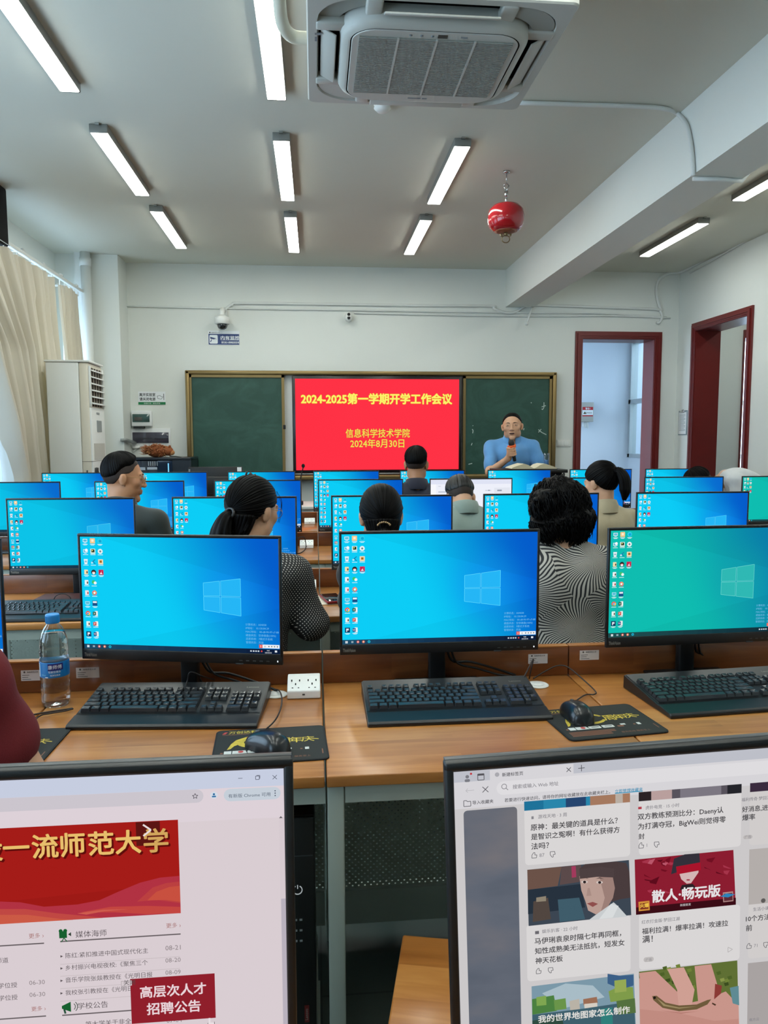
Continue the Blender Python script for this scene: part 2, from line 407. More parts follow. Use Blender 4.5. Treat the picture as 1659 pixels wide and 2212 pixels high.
def mat_perf():
    m, nt, b = newmat('perforated_dark_steel'); L = nt.links.new; nt.nodes.remove(nt.nodes['Material Output'])
    b.inputs['Base Color'].default_value = lin('#a3ab9d'); b.inputs['Roughness'].default_value = .45; b.inputs['Metallic'].default_value = .25
    tc = node(nt, 'ShaderNodeTexCoord'); sp = node(nt, 'ShaderNodeSeparateXYZ'); L(tc.outputs['Object'], sp.inputs[0])
    def M2(op, a, c=None, v=None):
        n = node(nt, 'ShaderNodeMath', operation=op)
        L(a, n.inputs[0])
        if c is not None: L(c, n.inputs[1])
        if v is not None: n.inputs[1].default_value = v
        return n.outputs[0]
    ds = []
    for off in (0, .5):
        q = []
        for ax in ('X', 'Z'):
            u = M2('MULTIPLY', sp.outputs[ax], v=1 / .0175); u = M2('ADD', u, v=off + 200); u = M2('FRACT', u); u = M2('SUBTRACT', u, v=.5); q.append(M2('MULTIPLY', u, u))
        ds.append(M2('ADD', q[0], q[1]))
    d = M2('MINIMUM', ds[0], ds[1]); hole = M2('LESS_THAN', d, v=.155 ** 2)
    t = node(nt, 'ShaderNodeBsdfTransparent'); x = node(nt, 'ShaderNodeMixShader'); o = node(nt, 'ShaderNodeOutputMaterial')
    L(hole, x.inputs[0]); L(b.outputs[0], x.inputs[1]); L(t.outputs[0], x.inputs[2]); L(x.outputs[0], o.inputs[0]); return m
M_perf = mat_perf()
DW = .715
def make_desk(end=False, wood=0):
    r = thing('computer_desk', '', 'desk')
    d = MB().box(.002, DW - .002, 0, .62, .725, .75, bev=.003).build('desktop', M_wood[wood], r)
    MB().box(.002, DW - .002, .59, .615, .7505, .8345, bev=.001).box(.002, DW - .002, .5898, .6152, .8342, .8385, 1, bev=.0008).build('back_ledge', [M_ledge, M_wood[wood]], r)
    for y in (.012, .55):
        MB().box(.003, .038, y, y + .035, 0, .7245, bev=.003).build('leg', M_leg, r)
        if end: MB().box(DW - .038, DW - .003, y, y + .035, 0, .7245, bev=.003).build('leg', M_leg, r)
    MB().box(.04, DW - .001, .014, .03, .685, .7245).build('apron', M_leg, r)
    MB().box(.04, DW - .001, .548, .55, .06, .70).build('modesty_panel', M_perf, r)
    MB().box(.04, DW - .001, .535, .575, .06, .16).build('cable_tray', M_leg, r)
    return r
ROWY = {1: .07, 2: 1.46, 3: 2.86, 4: 4.27, 5: 5.68}
ROWN = {1: 'the row nearest the camera', 2: 'the second row from the camera', 3: 'the third row from the camera', 4: 'the fourth row from the camera', 5: 'the row nearest the blackboard'}
RNG = {1: (-1, 1), 2: (-2, 2), 3: (-2, 3), 4: (-3, 4), 5: (-3, 4)}
protos = {}
for row, (a, b) in RNG.items():
    for k in range(a, b + 1):
        key = (k == b, k % 3)
        if key not in protos: o = protos[key] = make_desk(*key)
        else: o = copy_tree(protos[key])
        o.location = (.014 + DW * k, ROWY[row], 0)
        if row == 2 and k == 0: lab = 'wooden desk of the second row behind the two nearest monitors, pale post at its left'
        elif row == 2 and k == -1: lab = 'wooden desk of the second row carrying the water bottle and the black keyboard beside it'
        elif row == 2 and k == 1: lab = 'wooden desk of the second row under the green tinted screen'
        else:
            pos = k - a + 1
            lab = 'wooden computer desk, number %d from the left in %s' % (pos, ROWN[row])
        tag(o, lab, group='desks of ' + ROWN[row])

# ------------------------------------------------------------------ desktop pictures of the screens
SW, SH = .534, .300
def mat_wall(name, cl, cr, glow):
    m = bpy.data.materials.new(name); m.use_nodes = True; nt = m.node_tree; nt.nodes.clear(); L = nt.links.new
    tc = node(nt, 'ShaderNodeTexCoord'); sp = node(nt, 'ShaderNodeSeparateXYZ'); L(tc.outputs['Object'], sp.inputs[0])
    def M2(op, a, c=None, v=None, v2=None):
        n = node(nt, 'ShaderNodeMath', operation=op)
        if isinstance(a, float): n.inputs[0].default_value = a
        else: L(a, n.inputs[0])
        if c is not None: L(c, n.inputs[1])
        if v is not None: n.inputs[1].default_value = v
        if v2 is not None: n.inputs[2].default_value = v2
        return n.outputs[0]
    u = M2('MULTIPLY_ADD', sp.outputs['X'], v=1 / SW, v2=.5)
    v = M2('MULTIPLY_ADD', sp.outputs['Z'], v=1 / SH, v2=0.0)
    f = M2('MULTIPLY_ADD', v, v=.22, v2=-.11); f = M2('ADD', f, u)
    mr = node(nt, 'ShaderNodeMapRange', interpolation_type='SMOOTHSTEP'); mr.inputs[1].default_value = .32; mr.inputs[2].default_value = 1.06; L(f, mr.inputs[0])
    mx = node(nt, 'ShaderNodeMix', data_type='RGBA'); L(mr.outputs[0], mx.inputs[0]); mx.inputs[6].default_value = lin(cl); mx.inputs[7].default_value = lin(cr)
    # glow around the window mark
    du = M2('SUBTRACT', u, v=.74); du = M2('MULTIPLY', du, v=1.7); du = M2('MULTIPLY', du, du)
    dv = M2('SUBTRACT', v, v=.5); dv = M2('MULTIPLY', dv, dv); d = M2('ADD', du, dv); d = M2('SQRT', d)
    mg = node(nt, 'ShaderNodeMapRange', interpolation_type='SMOOTHSTEP'); mg.inputs[1].default_value = .45; mg.inputs[2].default_value = .05; mg.inputs[4].default_value = .5; L(d, mg.inputs[0])
    m2 = node(nt, 'ShaderNodeMix', data_type='RGBA'); L(mg.outputs[0], m2.inputs[0]); L(mx.outputs[2], m2.inputs[6]); m2.inputs[7].default_value = lin(glow)
    # beams of the picture
    ln = M2('MULTIPLY_ADD', u, v=.49, v2=-1.05); ln = M2('ADD', ln, v); up = M2('MULTIPLY_ADD', M2('GREATER_THAN', ln, v=0.0), v=-.07, v2=1.0)
    l2 = M2('MULTIPLY_ADD', u, v=-.42, v2=.02); l2 = M2('ADD', l2, v); lo = M2('MULTIPLY_ADD', M2('LESS_THAN', l2, v=0.0), v=-.06, v2=1.0)
    st = M2('MULTIPLY', up, lo)
    e = node(nt, 'ShaderNodeEmission'); L(m2.outputs[2], e.inputs[0]); L(st, e.inputs[1])
    o = node(nt, 'ShaderNodeOutputMaterial'); L(e.outputs[0], o.inputs[0]); m.cycles.emission_sampling = 'NONE'; return m
WALLP = {'blue': (mat_wall('blue_wallpaper', '#0ccdf6', '#0560d2', '#1496f5'), '#25b6f6', '#5ee0ff', '#1d4a66', '#0b1836'),
         'cyan': (mat_wall('cyan_wallpaper', '#0cc3e8', '#0a6fd6', '#12a4ea'), '#25b6ee', '#62ddf6', '#1f4d60', '#0d1b34'),
         'green': (mat_wall('green_tinted_wallpaper', '#0fbdb0', '#0b7fae', '#14a2ac'), '#2fb8b4', '#6fdcd2', '#204f50', '#0e2a38')}
ICONS = [  # column, row, (colour, shape), (second colour, shape)
    (0, 0, '#e6f4fa', 'pc'), (0, 1, '#dff0f6', 'net'), (0, 2, '#e8f2f6', 'bin'), (0, 3, '#f5dfae', 'folder'), (0, 4, '#eef4f5', 'page'),
    (0, 5, '#f0e6ea', 'page'), (0, 6, '#aee8f6', 'card'), (0, 7, '#e05a48', 'chrome'), (0, 8, '#e9f5f0', 'page'), (0, 9, '#17375e', 'p'),
    (1, 0, '#f3c98a', 'sq'), (1, 1, '#d9efe2', 'pyc'), (1, 2, '#1a7fae', 'x'), (1, 3, '#20262c', 'round'), (1, 4, '#3fc070', 'chat'),
    (1, 5, '#e86a7c', 'ring'), (1, 6, '#1c4f86', 'card2'), (1, 7, '#1d5a44', 'office'), (1, 8, '#d6564b', 'office'), (1, 9, '#234a86', 'office'),
    (2, 0, '#2fd0ea', 'edge'), (2, 1, '#e9f3f3', 'disc'), (2, 2, '#f0d6ae', 'sq2'), (2, 3, '#c9234f', 'red')]
class Screen(MB):
    """flat picture: u from the left edge, w from the bottom edge, both in metres of the screen"""
    def __init__(s, w, h):
        super().__init__(); s.w, s.h = w, h; s.q = 0; s.mats = []; s.ix = {}; s.M = FACE @ T(-w / 2, 0, 0)
    def c(s, hx):
        if isinstance(hx, str): m = EM(hx)
        else: m = hx
        if m.name not in s.ix: s.ix[m.name] = len(s.mats); s.mats.append(m)
        return s.ix[m.name]
    def add(s, vs, fs, mat=0, smooth=False, M=None):
        s.q += 1; vs = [(v[0], v[1], v[2] + s.q * 1.5e-7) for v in vs]; return super().add(vs, fs, mat, smooth, M)
    def R(s, x0, y0, x1, y1, hx, h=1, r=0):
        if r: s.rrect(x0, y0, x1, y1, r, h * .00012, s.c(hx), s.M)
        else: s.rect(x0, y0, x1, y1, h * .00012, s.c(hx), s.M)
        return s
    def D(s, x, y, r, hx, h=1, ry=None, n=14): s.disc(x, y, r, h * .00012, s.c(hx), s.M, n, ry); return s
    def P(s, pts, hx, h=1): s.flat(pts, h * .00012, s.c(hx), s.M); return s
    def L(s, pts, w, hx, h=1): s.line(pts, w, h * .00012, s.c(hx), s.M); return s
    def X(s, t, x, y, size, hx, h=1, **k): s.text(t, x, y, size, h * .00012, s.c(hx), s.M, **k); return s
    def done(s, parent, name='screen', loc=(0, 0, 0)): return s.build(name, s.mats, parent, loc)
def desktop_screen(tint):
    wp, pane, edge, tb, tb2 = WALLP[tint]
    s = Screen(SW, SH); s.R(0, 0, SW, SH, wp, 0)
    g = lambda fx, fy: (fx * SW, SH * (1 - fy))
    tl, tr, br_, bl = (.624, .39), (.81, .348), (.81, .674), (.624, .628)
    lp_ = lambda a, b, t: (a[0] + (b[0] - a[0]) * t, a[1] + (b[1] - a[1]) * t)
    def quad(a, b, c, d):
        Q = [lp_(lp_(tl, tr, a), lp_(bl, br_, a), c), lp_(lp_(tl, tr, b), lp_(bl, br_, b), c), lp_(lp_(tl, tr, b), lp_(bl, br_, b), d), lp_(lp_(tl, tr, a), lp_(bl, br_, a), d)]
        Q = [g(*q) for q in Q]; s.P(Q[::-1], pane, 1); s.L(Q + [Q[0]], .0010, edge, 2)
    for a, b in ((0, .44), (.47, 1)):
        for c, d in ((0, .475), (.505, 1)): quad(a, b, c, d)
    for col, row, hx, kind in ICONS:
        x, y = g(.026 + .0385 * col, .036 + .0925 * row); q = .0068
        R_ = lambda a, b, c, d, h_, l=1, r=0: s.R(x + a * q, y + b * q, x + c * q, y + d * q, h_, l, r)
        if kind in ('pc', 'net', 'card'):
            R_(-.9, -.5, .9, .7, hx); R_(-.7, -.3, .7, .5, '#58b9d6', 2); R_(-.5, -.9, .5, -.7, hx)
            if kind == 'net': s.D(x + q * .4, y + q * .4, q * .6, '#f4fbff', 3)
        elif kind == 'bin': s.P([(x - q * .8, y + q), (x + q * .8, y + q), (x + q * .55, y - q), (x - q * .55, y - q)][::-1], hx); R_(-.4, -.3, .4, .4, '#8fb6c8', 2)
        elif kind in ('page', 'folder'): R_(-.8, -.95, .7, .95, hx, 1, q * .2); R_(.05, -.5, .6, .35, '#b4514e' if row == 5 else '#5c5149', 2)
        elif kind == 'chrome':
            s.D(x, y, q, '#e2584a'); s.P([(x, y), (x - q * .87, y - q * .5), (x, y - q), (x + q * .5, y - q * .87)], '#3fa765', 2)
            s.P([(x, y), (x + q * .5, y - q * .87), (x + q, y), (x + q * .87, y + q * .5)], '#f3c74a', 2); s.D(x, y, q * .5, '#f4f8fb', 3); s.D(x, y, q * .36, '#3c78d0', 4)
        elif kind == 'p': R_(-1, -1, 1, 1, hx); R_(-.5, -.7, -.15, .6, '#eef4fa', 2); R_(-.15, -.1, .5, .6, '#dbe8f2', 2)
        elif kind in ('sq', 'sq2'): R_(-1, -1, 1, 1, hx, 1, q * .2); R_(-.45, -.35, .5, .55, '#fbeed6' if kind == 'sq' else '#a5671f', 2)
        elif kind == 'pyc': R_(-1, -1, 1, 1, hx, 1, q * .2); R_(-.6, -.4, .7, .75, '#12281f', 2); R_(-.4, .1, .1, .5, '#f2e97c', 3)
        elif kind == 'x': s.L([(x - q * .9, y - q * .5), (x + q * .8, y + q * .9)], q * .35, hx, 1); s.L([(x - q * .1, y + q * .2), (x + q * .8, y - q * .9)], q * .35, hx, 2); s.D(x - q * .5, y - q * .4, q * .4, '#bfe9f5', 3)
        elif kind == 'round': s.D(x, y, q, hx); s.D(x, y - q * .3, q * .6, '#f3f1ee', 2); R_(-.6, .0, .6, .25, '#d64a3f', 3)
        elif kind == 'chat': s.D(x - q * .2, y + q * .2, q * .75, hx); s.D(x + q * .45, y - q * .15, q * .6, '#f2f6f4', 2)
        elif kind == 'ring': s.D(x, y, q, hx); s.P([(x, y), (x + q, y), (x, y + q)], '#f2c34e', 2); s.P([(x, y), (x - q, y), (x, y - q)], '#57bb62', 2); s.D(x, y, q * .45, '#f6f6f4', 3)
        elif kind == 'card2': R_(-1, -1, 1, 1, hx); R_(-.8, .1, .8, .8, '#eaf2f8', 2)
        elif kind == 'office': R_(-.2, -1, 1, 1, '#eef3f1', 1, q * .2); R_(-1, -.7, .3, .7, hx, 2); s.X({'7': 'X', '8': 'P', '9': 'W'}[str(row)], x - q * .35, y - q * .38, q * 1.1, '#f4f6f4', 3, align='c')
        elif kind == 'edge': s.D(x, y, q, hx); s.D(x + q * .1, y - q * .1, q * .6, '#0fa9d8', 2)
        elif kind == 'disc': s.D(x, y, q, hx); s.D(x, y, q * .4, '#6d7a86', 2)
        elif kind == 'red': R_(-1, -1, 1, 1, hx); s.P([(x - q * .6, y - q * .7), (x + q * .6, y - q * .7), (x + q * .1, y), (x + q * .6, y + q * .7)][::1], '#f6e3e6', 2)
        for t, wd in ((-1.35, .9), (-1.65, .55))[:1 if row % 3 else 2]:
            s.R(x - q * wd * 1.15, y + q * (t - .1), x + q * wd * 1.15, y + q * (t + .1), '#d9f2f8', 1)
    # task bar, tray, input bar, machine notes
    hb = .0125
    for k in range(12):
        a = k / 12; t0, t1 = [int(tb[i:i + 2], 16) for i in (1, 3, 5)], [int(tb2[i:i + 2], 16) for i in (1, 3, 5)]
        s.R(SW * k / 12, 0, SW * (k + 1) / 12, hb, '#%02x%02x%02x' % tuple(int(p + (q - p) * a) for p, q in zip(t0, t1)), 1)
    y = hb / 2
    for i in (0, 1):
        for j in (0, 1): s.R(.008 + i * .0033, y - .0032 + j * .0033, .0108 + i * .0033, y - .0004 + j * .0033, '#eef6fb', 2)
    s.R(.024, y - .0025, .0265, y + .0025, '#9fb4bf', 2).R(.027, y - .0025, .0295, y + .0025, '#9fb4bf', 2)
    for x, c1, c2 in ((.042, '#d8574c', '#f3f3ee'), (.057, '#d9704e', '#f3e9dd'), (.072, '#24b6cf', '#0f5f8e')): s.D(x, y, .0038, c1, 2).D(x, y, .0017, c2, 3)
    for k, x in enumerate((.455, .462, .4685, .475)): s.R(x, y - .0018, x + .0042, y + .0018, '#c9d6e2', 2)
    s.D(.4855, y, .0022, '#e0463c', 2)
    s.X('9:05', .503, y + .0006, .0045, '#e6edf5', 2, align='c').X('2024/8/30', .503, y - .0050, .0045, '#e6edf5', 2, align='c')
    s.R(.5205, y - .002, .5265, y + .003, '#e6edf5', 2)
    s.R(.479, hb + .0022, .533, hb + .0115, '#f1f5f8', 3).R(.479, hb + .0022, .488, hb + .0115, '#e8574a', 4).X('S', .4835, hb + .0042, .0075, '#ffffff', 5, align='c')
    s.X('中', .4925, hb + .004, .006, '#5b6470', 4)
    for k in range(4): s.R(.503 + k * .0075, hb + .0052, .507 + k * .0075, hb + .0085, '#7f8a95', 4)
    for k, t in enumerate(('计算机名：A04058', 'IP地址： 10.130.84.29', 'MAC地址： 00-d8-90-97-c7-88', '硬盘状态：空余磁盘(100%)', '还原系统：7模式子系统', '管理状态：开放')):
        s.X(t, .444, .0735 - k * .0094, .0068, '#6fc0f0', 2)
    return s
SCREENS = {}
def get_screen(kind, parent):
    if kind not in SCREENS:
        if kind == 'page':
            s = Screen(SW, SH); s.R(0, 0, SW, SH, '#eef0fa', 0).R(0, SH - .03, SW, SH, '#dfe3f4', 1).R(0, 0, .035, SH - .03, '#f7f8fc', 1)
            s.X('https', .05, SH - .045, .008, '#8d93a4', 2).R(.05, SH - .085, .12, SH - .075, '#c6ccda', 2).R(.05, SH - .135, .105, SH - .1, '#b9cbd0', 2)
            s.X('菜单', .06, SH - .155, .01, '#8d93a4', 2); s.R(.42, SH - .09, .525, SH - .055, '#e3e6f0', 2).R(.44, SH - .078, .47, SH - .068, '#9aa0b0', 3)
            for k in range(6): s.R(.425, SH - .11 - k * .011, .515 - .01 * (k % 3), SH - .105 - k * .011, '#bcc1cf', 2)
            s.R(.36, SH - .075, .40, SH - .07, '#c3c8d6', 2).D(.385, SH - .072, .004, '#7c8292', 3)
        elif kind == 'off': s = Screen(SW, SH); s.R(0, 0, SW, SH, PM('switched_off_panel', '#08090b', .2), 0)
        else: s = desktop_screen(kind)
        SCREENS[kind] = s.done(parent, 'screen', (0, 0, 0)); return SCREENS[kind]
    o = SCREENS[kind].copy(); COL.objects.link(o); o.parent = parent; return o
M_case = PM('matt_black_monitor_plastic', '#0e0f11', .42, bump=.02, bscale=900)
M_rim = PM('dark_grey_rim', '#3a3d3f', .35)
M_logo = PM('grey_lettering', '#8d8b84', .5)
MW, MH, ZB = .548, .337, .105      # outline of the panel; height of its lower edge above the desk
_mon = {}
def make_monitor(screen=None, roll=0, screen_ob=None):
    r = thing('desktop_monitor', '', 'monitor')
    piv = Matrix.Translation((0, 0, ZB + MH / 2)) @ RY(roll) @ Matrix.Translation((0, 0, -ZB - MH / 2))
    if not _mon:
        c = MB(); x = MW / 2
        z0 = 0.0; z1 = MH
        # frame: four bars round the screen opening, then the shell behind
        c.box(-x, x, -.003, .008, 0, .029, bev=.002).box(-x, x, -.003, .008, MH - .0075, MH, bev=.002)
        c.box(-x, -SW / 2, -.003, .008, .02, MH - .004, bev=.002).box(SW / 2, x, -.003, .008, .02, MH - .004, bev=.002)
        c.box(-x + .001, x - .001, .002, .0105, .001, MH - .001, 0, bev=.003).box(-x + .012, x - .012, .008, .022, .012, MH - .014, 0, bev=.006)
        c.box(-.2, .2, .02, .045, .05, .27, 0, bev=.012)
        _mon['casing'] = c
        t = MB(); t.text('ThinkVision', -x + .008, .0085, .0135, .0035, 0, FACE, bold=.01, width=.034); _mon['brand_lettering'] = t
        b = MB()
        for k in range(5): b.box(x - .115 + k * .018, x - .107 + k * .018, -.0036, -.0026, .008, .0105)
        b.box(x - .125, x - .105, -.0052, -.002, -.0005, .0025); _mon['control_buttons'] = b
        _mon['power_light'] = MB().box(x - .014, x - .0115, -.0037, -.0027, .008, .012)
    for nm, mt in (('casing', M_case), ('brand_lettering', M_logo), ('control_buttons', M_rim), ('power_light', EM('#eaf6ff', 1.5))):
        me = _mon.get(nm + '_me')
        if me is None: o = _mon[nm].build(nm, mt, r); _mon[nm + '_me'] = o.data
        else: o = bpy.data.objects.new(nm, me); COL.objects.link(o); o.parent = r
        o.matrix_local = piv @ T(0, 0, ZB)
    o = get_screen(screen, r) if screen else screen_ob(r)
    o.matrix_local = piv @ T(0, -.001, ZB + .029)
    if 'col' not in _mon:
        k = MB().box(-.023, .023, .048, .075, .006, .33, bev=.004).box(-.05, .05, .035, .05, ZB + .13, ZB + .2, bev=.003)
        _mon['col'] = k.build('stand_column', M_case, r).data
        k = MB().box(-.118, .118, -.045, .082, 0, .009, bev=.003); _mon['base'] = k.build('stand_base', M_case, r).data
        k = MB()
        k.tube(smooth_path([(.03, .05, .14), (.05, .07, .07), (.07, .08, .045), (.12, .085, .03), (.18, .08, .012), (.22, .075, .006)]), .003, n=6)
        k.tube(smooth_path([(.02, .05, .14), (.045, .075, .06), (.1, .085, .05), (.17, .09, .028), (.235, .085, .006)]), .0035, n=6)
        k.tube(smooth_path([(-.01, .05, .12), (.0, .085, .07), (.02, .09, .02), (.03, .088, .004)]), .0025, n=6)
        _mon['cab'] = k.build('cable', M_black, r).data
    else:
        for nm, key in (('stand_column', 'col'), ('stand_base', 'base'), ('cable', 'cab')):
            o = bpy.data.objects.new(nm, _mon[key]); COL.objects.link(o); o.parent = r
    return r
MON = [  # row, centre x, screen plane y, yaw, picture, label
    (2, -1.062, 1.95, -5, 'blue', 'black monitor cut off by the left edge, beside the person in the dark red shirt'),
    (2, -.357, 1.945, -12, 'blue', 'black monitor with bright blue desktop standing right of the water bottle'),
    (2, .335, 1.962, -.5, 'blue', 'black monitor with blue desktop in the middle of the second row, between the two keyboards'),
    (2, 1.075, 1.97, 2.5, 'green', 'black monitor with a green tinted desktop at the right edge of the second row'),
    (3, None, 3.32, -2, 'cyan', 'monitor with cyan desktop above the left keyboard of the third row', 152),
    (3, None, 3.30, -4, 'blue', 'monitor in front of the woman with the low ponytail and dotted blouse', 506),
    (3, None, 3.30, -2, 'blue', 'monitor in front of the woman whose hair is tied with a beaded clip', 847),
    (3, None, 3.32, 1, 'blue', 'monitor in front of the curly haired woman in the striped blouse', 1170),
    (3, None, 3.32, -1, 'blue', 'monitor in the third row right of the curly haired woman', 1497),
    (4, None, 4.75, 0, 'cyan', 'monitor at the left edge of the fourth row, left of the man in dark green', 30),
    (4, None, 4.75, 0, 'blue', 'monitor in front of the man in the dark green polo shirt', 301),
    (4, None, 4.75, -1, 'blue', 'fourth row monitor behind the head of the woman with the low ponytail', 557),
    (4, None, 4.75, -1, 'blue', 'fourth row monitor directly behind the woman with the beaded hair clip', 779),
    (4, None, 4.75, 0, 'page', 'monitor with a white page in front of the man in the grey green shirt', 1018),
    (4, None, 4.75, 0, 'cyan', 'monitor in front of the woman with the high ponytail and beige blouse', 1262),
    (4, None, 4.75, -1, 'cyan', 'fourth row monitor below the bowed dark head at the right', 1478),
    (4, None, 4.75, 0, 'green', 'greenish monitor cut by the right edge of the photo in the fourth row', 1686),
    (5, None, 6.15, 0, 'blue', 'back row monitor left of the head of the man in dark green', 166),
    (5, None, 6.15, 0, 'blue', 'back row monitor right of the head of the man in dark green', 373),
    (5, None, 6.15, 0, 'blue', 'back row monitor beneath the left green board panel', 565),
    (5, None, 6.15, 0, 'blue', 'back row monitor in front of the lower left of the red slide', 748),
    (5, None, 6.15, 0, 'blue', 'back row monitor in front of the man in the navy shirt', 934),
    (5, None, 6.15, 0, 'blue', 'back row monitor in front of the speaker and his open book', 1122),
    (5, None, 6.15, 0, 'blue', 'back row monitor before the doorway, behind the woman with the high ponytail', 1298),
    (5, None, 6.15, 0, 'blue', 'back row monitor between the two doorways, right end of the row', 1460)]
for e in MON:
    row, x, y, yaw, pic, lab = e[:6]
    if x is None: x = at(e[6], {3: 1072, 4: 1036, 5: 1018}[row], Y=y).x
    o = make_monitor(pic); o.location = (x, y, .7505); o.rotation_euler = (0, 0, R(yaw)); tag(o, lab, group='monitors of ' + ROWN[row])
# ------------------------------------------------------------------ blackboard with its display
YW = YF - .002
def fr(px, py, dy=.08): p = at(px, py, Y=YF - dy); return p.x, p.z
M_gold = PM('bronze_aluminium', '#8a744b', .35, metal=.75)
M_green = None
def mat_board():
    m, nt, b = newmat('green_chalkboard'); L = nt.links.new
    tc = node(nt, 'ShaderNodeTexCoord'); mp = node(nt, 'ShaderNodeMapping'); mp.inputs['Scale'].default_value = (1.4, 1, 1.9); mp.inputs['Rotation'].default_value = (0, .6, 0)
    L(tc.outputs['Object'], mp.inputs[0])
    nz = node(nt, 'ShaderNodeTexNoise', i_Scale=1.6, i_Detail=7.0, i_Roughness=.62, i_Distortion=1.8); L(mp.outputs[0], nz.inputs['Vector'])
    ra = node(nt, 'ShaderNodeValToRGB'); e = ra.color_ramp.elements
    e[0].position = .42; e[0].color = lin('#1b4438'); e[1].position = .9; e[1].color = lin('#365d51')
    L(nz.outputs['Fac'], ra.inputs[0]); L(ra.outputs[0], b.inputs['Base Color']); b.inputs['Roughness'].default_value = .5
    return m
M_green = mat_board()
bx0, bz1 = fr(400, 800); bx1 = fr(1202, 801)[0]; bz0 = fr(402, 1038)[1]
Yb0, Yb1 = YF - .11, YF - .003
board = thing('chalkboard', 'long green chalkboard in a bronze frame around the red display', 'blackboard', (0, 0, 0))
t = .045
w = MB().box(bx0, bx1, Yb0, Yb1, bz1 - t, bz1, bev=.012, seg=3).box(bx0, bx1, Yb0 - .06, Yb1, bz0, bz0 + .05, bev=.01)
w.box(bx0, bx0 + t, Yb0, Yb1, bz0, bz1, bev=.01).box(bx1 - t, bx1, Yb0, Yb1, bz0, bz1, bev=.01)
w.build('frame', M_gold, board)
MB().box(bx0 + .02, bx1 - .02, Yb1 - .02, Yb1, bz0 + .02, bz1 - .02).build('backing_panel', M_white, board)
for a, b in ((410, 615), (1000, 1191)):
    x0, x1 = fr(a, 900)[0], fr(b, 900)[0]
    p = MB().box(x0 + .012, x1 - .012, Yb0 + .035, Yb0 + .06, bz0 + .05, bz1 - t - .01).build('sliding_panel', M_green, board)
    MB().box(x0, x0 + .03, Yb0 + .02, Yb0 + .065, bz0 + .04, bz1 - t).box(x1 - .03, x1, Yb0 + .02, Yb0 + .065, bz0 + .04, bz1 - t).box(x0, x1, Yb0 + .02, Yb0 + .065, bz1 - t - .03, bz1 - t).build('panel_frame', M_gold, p)
# chalk strokes left on the right panel
ch = MB(); cy = Yb0 + .0345
def cp(px, py): p = at(px, py, Y=cy); return (p.x, p.z)
MC = T(0, cy, 0) @ FACE
for st in ([(1175, 869), (1175, 880), (1172, 885), (1170, 883)], [(1170, 879), (1179, 876)], [(1163, 928), (1170, 934), (1180, 939)], [(1169, 927), (1163, 934)],
           [(1020, 927), (1022, 930), (1021, 936)], [(1020, 957), (1018, 962)], [(1132, 925), (1131, 929)], [(1147, 869), (1148, 871)], [(1012, 1003), (1020, 1001)], [(1021, 919), (1022, 920)]):
    ch.line([cp(*q) for q in st], .009, .0008, 0, MC)
ch.build('chalk_marks', PM('white_chalk', '#b9c7c0', .95), board)
MB().box(*(sorted((fr(612, 922)[0], fr(617, 922)[0]))), Yb0 - .012, Yb0 + .03, fr(612, 927)[1], fr(612, 918)[1], bev=.004).build('panel_lock', M_black, board)

sx0, sx1 = fr(632, 900)[0], fr(996, 900)[0]; sz1 = fr(640, 812)[1]; sz0 = fr(640, 1022)[1]
ifp = thing('interactive_display', 'large display showing a red slide with yellow Chinese title', 'display', (0, 0, 0))
Yd = YF - .125
MB().box(sx0, sx1, Yd, YF - .03, sz0, sz1, bev=.008).build('casing', PM('dark_maroon_black_bezel', '#170d10', .3), ifp)
MB().box(sx0 + .02, sx1 - .02, Yd - .012, YF - .03, bz0 + .056, sz0 - .002, bev=.006).build('speaker_bar', PM('silver_grey_bar', '#8d9192', .35, metal=.5), ifp)
w = MB()
for a, b in ((668, 722), (845, 875)):
    x0, x1 = fr(a, 1030)[0], fr(b, 1030)[0]; w.box(x0, x1, Yd - .0135, Yd - .006, sz0 - .075, sz0 - .03)
w.build('port_panel', M_black, ifp)
bw = .034
S = Screen(sx1 - sx0 - 2 * bw, sz1 - sz0 - 2 * bw)
red = bpy.data.materials.new('red_slide'); red.use_nodes = True; nt = red.node_tree; nt.nodes.clear()
tc = node(nt, 'ShaderNodeTexCoord'); nz = node(nt, 'ShaderNodeTexNoise', i_Scale=1.2, i_Detail=1.0); nt.links.new(tc.outputs['Object'], nz.inputs['Vector'])
ra = node(nt, 'ShaderNodeValToRGB'); ra.color_ramp.elements[0].color = lin('#ff2f42'); ra.color_ramp.elements[1].color = lin('#ff3548'); nt.links.new(nz.outputs['Fac'], ra.inputs[0])
e = node(nt, 'ShaderNodeEmission'); nt.links.new(ra.outputs[0], e.inputs[0]); oo = node(nt, 'ShaderNodeOutputMaterial'); nt.links.new(e.outputs[0], oo.inputs[0])
S.R(0, 0, S.w, S.h, red, 0)
def su(px, py): x, z = fr(px, py, .125); return x - sx0 - bw, z - sz0 - bw
ttl = '2024-2025第一学期开学工作会议'
x0, y0 = su(651, 872); x1 = su(976, 872)[0]; hh = su(651, 852)[1] - y0
for st, hx, l in ((.055, '#d8a01e', 2), (.032, '#fff36a', 4)): S.X(ttl, (x0 + x1) / 2, y0 + .008, hh * 1.22, hx, l, align='c', stamp=st, width=x1 - x0)
for tx, px0, px1, pt, pb in (('信息科学技术学院', 747, 885, 927, 946), ('2024年8月30日', 757, 873, 949, 968)):
    a, yb = su(px0, pb); b = su(px1, pb)[0]; h_ = su(px0, pt)[1] - yb
    S.X(tx, (a + b) / 2, yb + h_ * .12, h_ * 1.08, '#c9841c', 2, align='c', stamp=.025, width=b - a); S.X(tx, (a + b) / 2, yb + h_ * .12, h_ * 1.08, '#f6e65a', 4, align='c', stamp=.006, width=b - a)
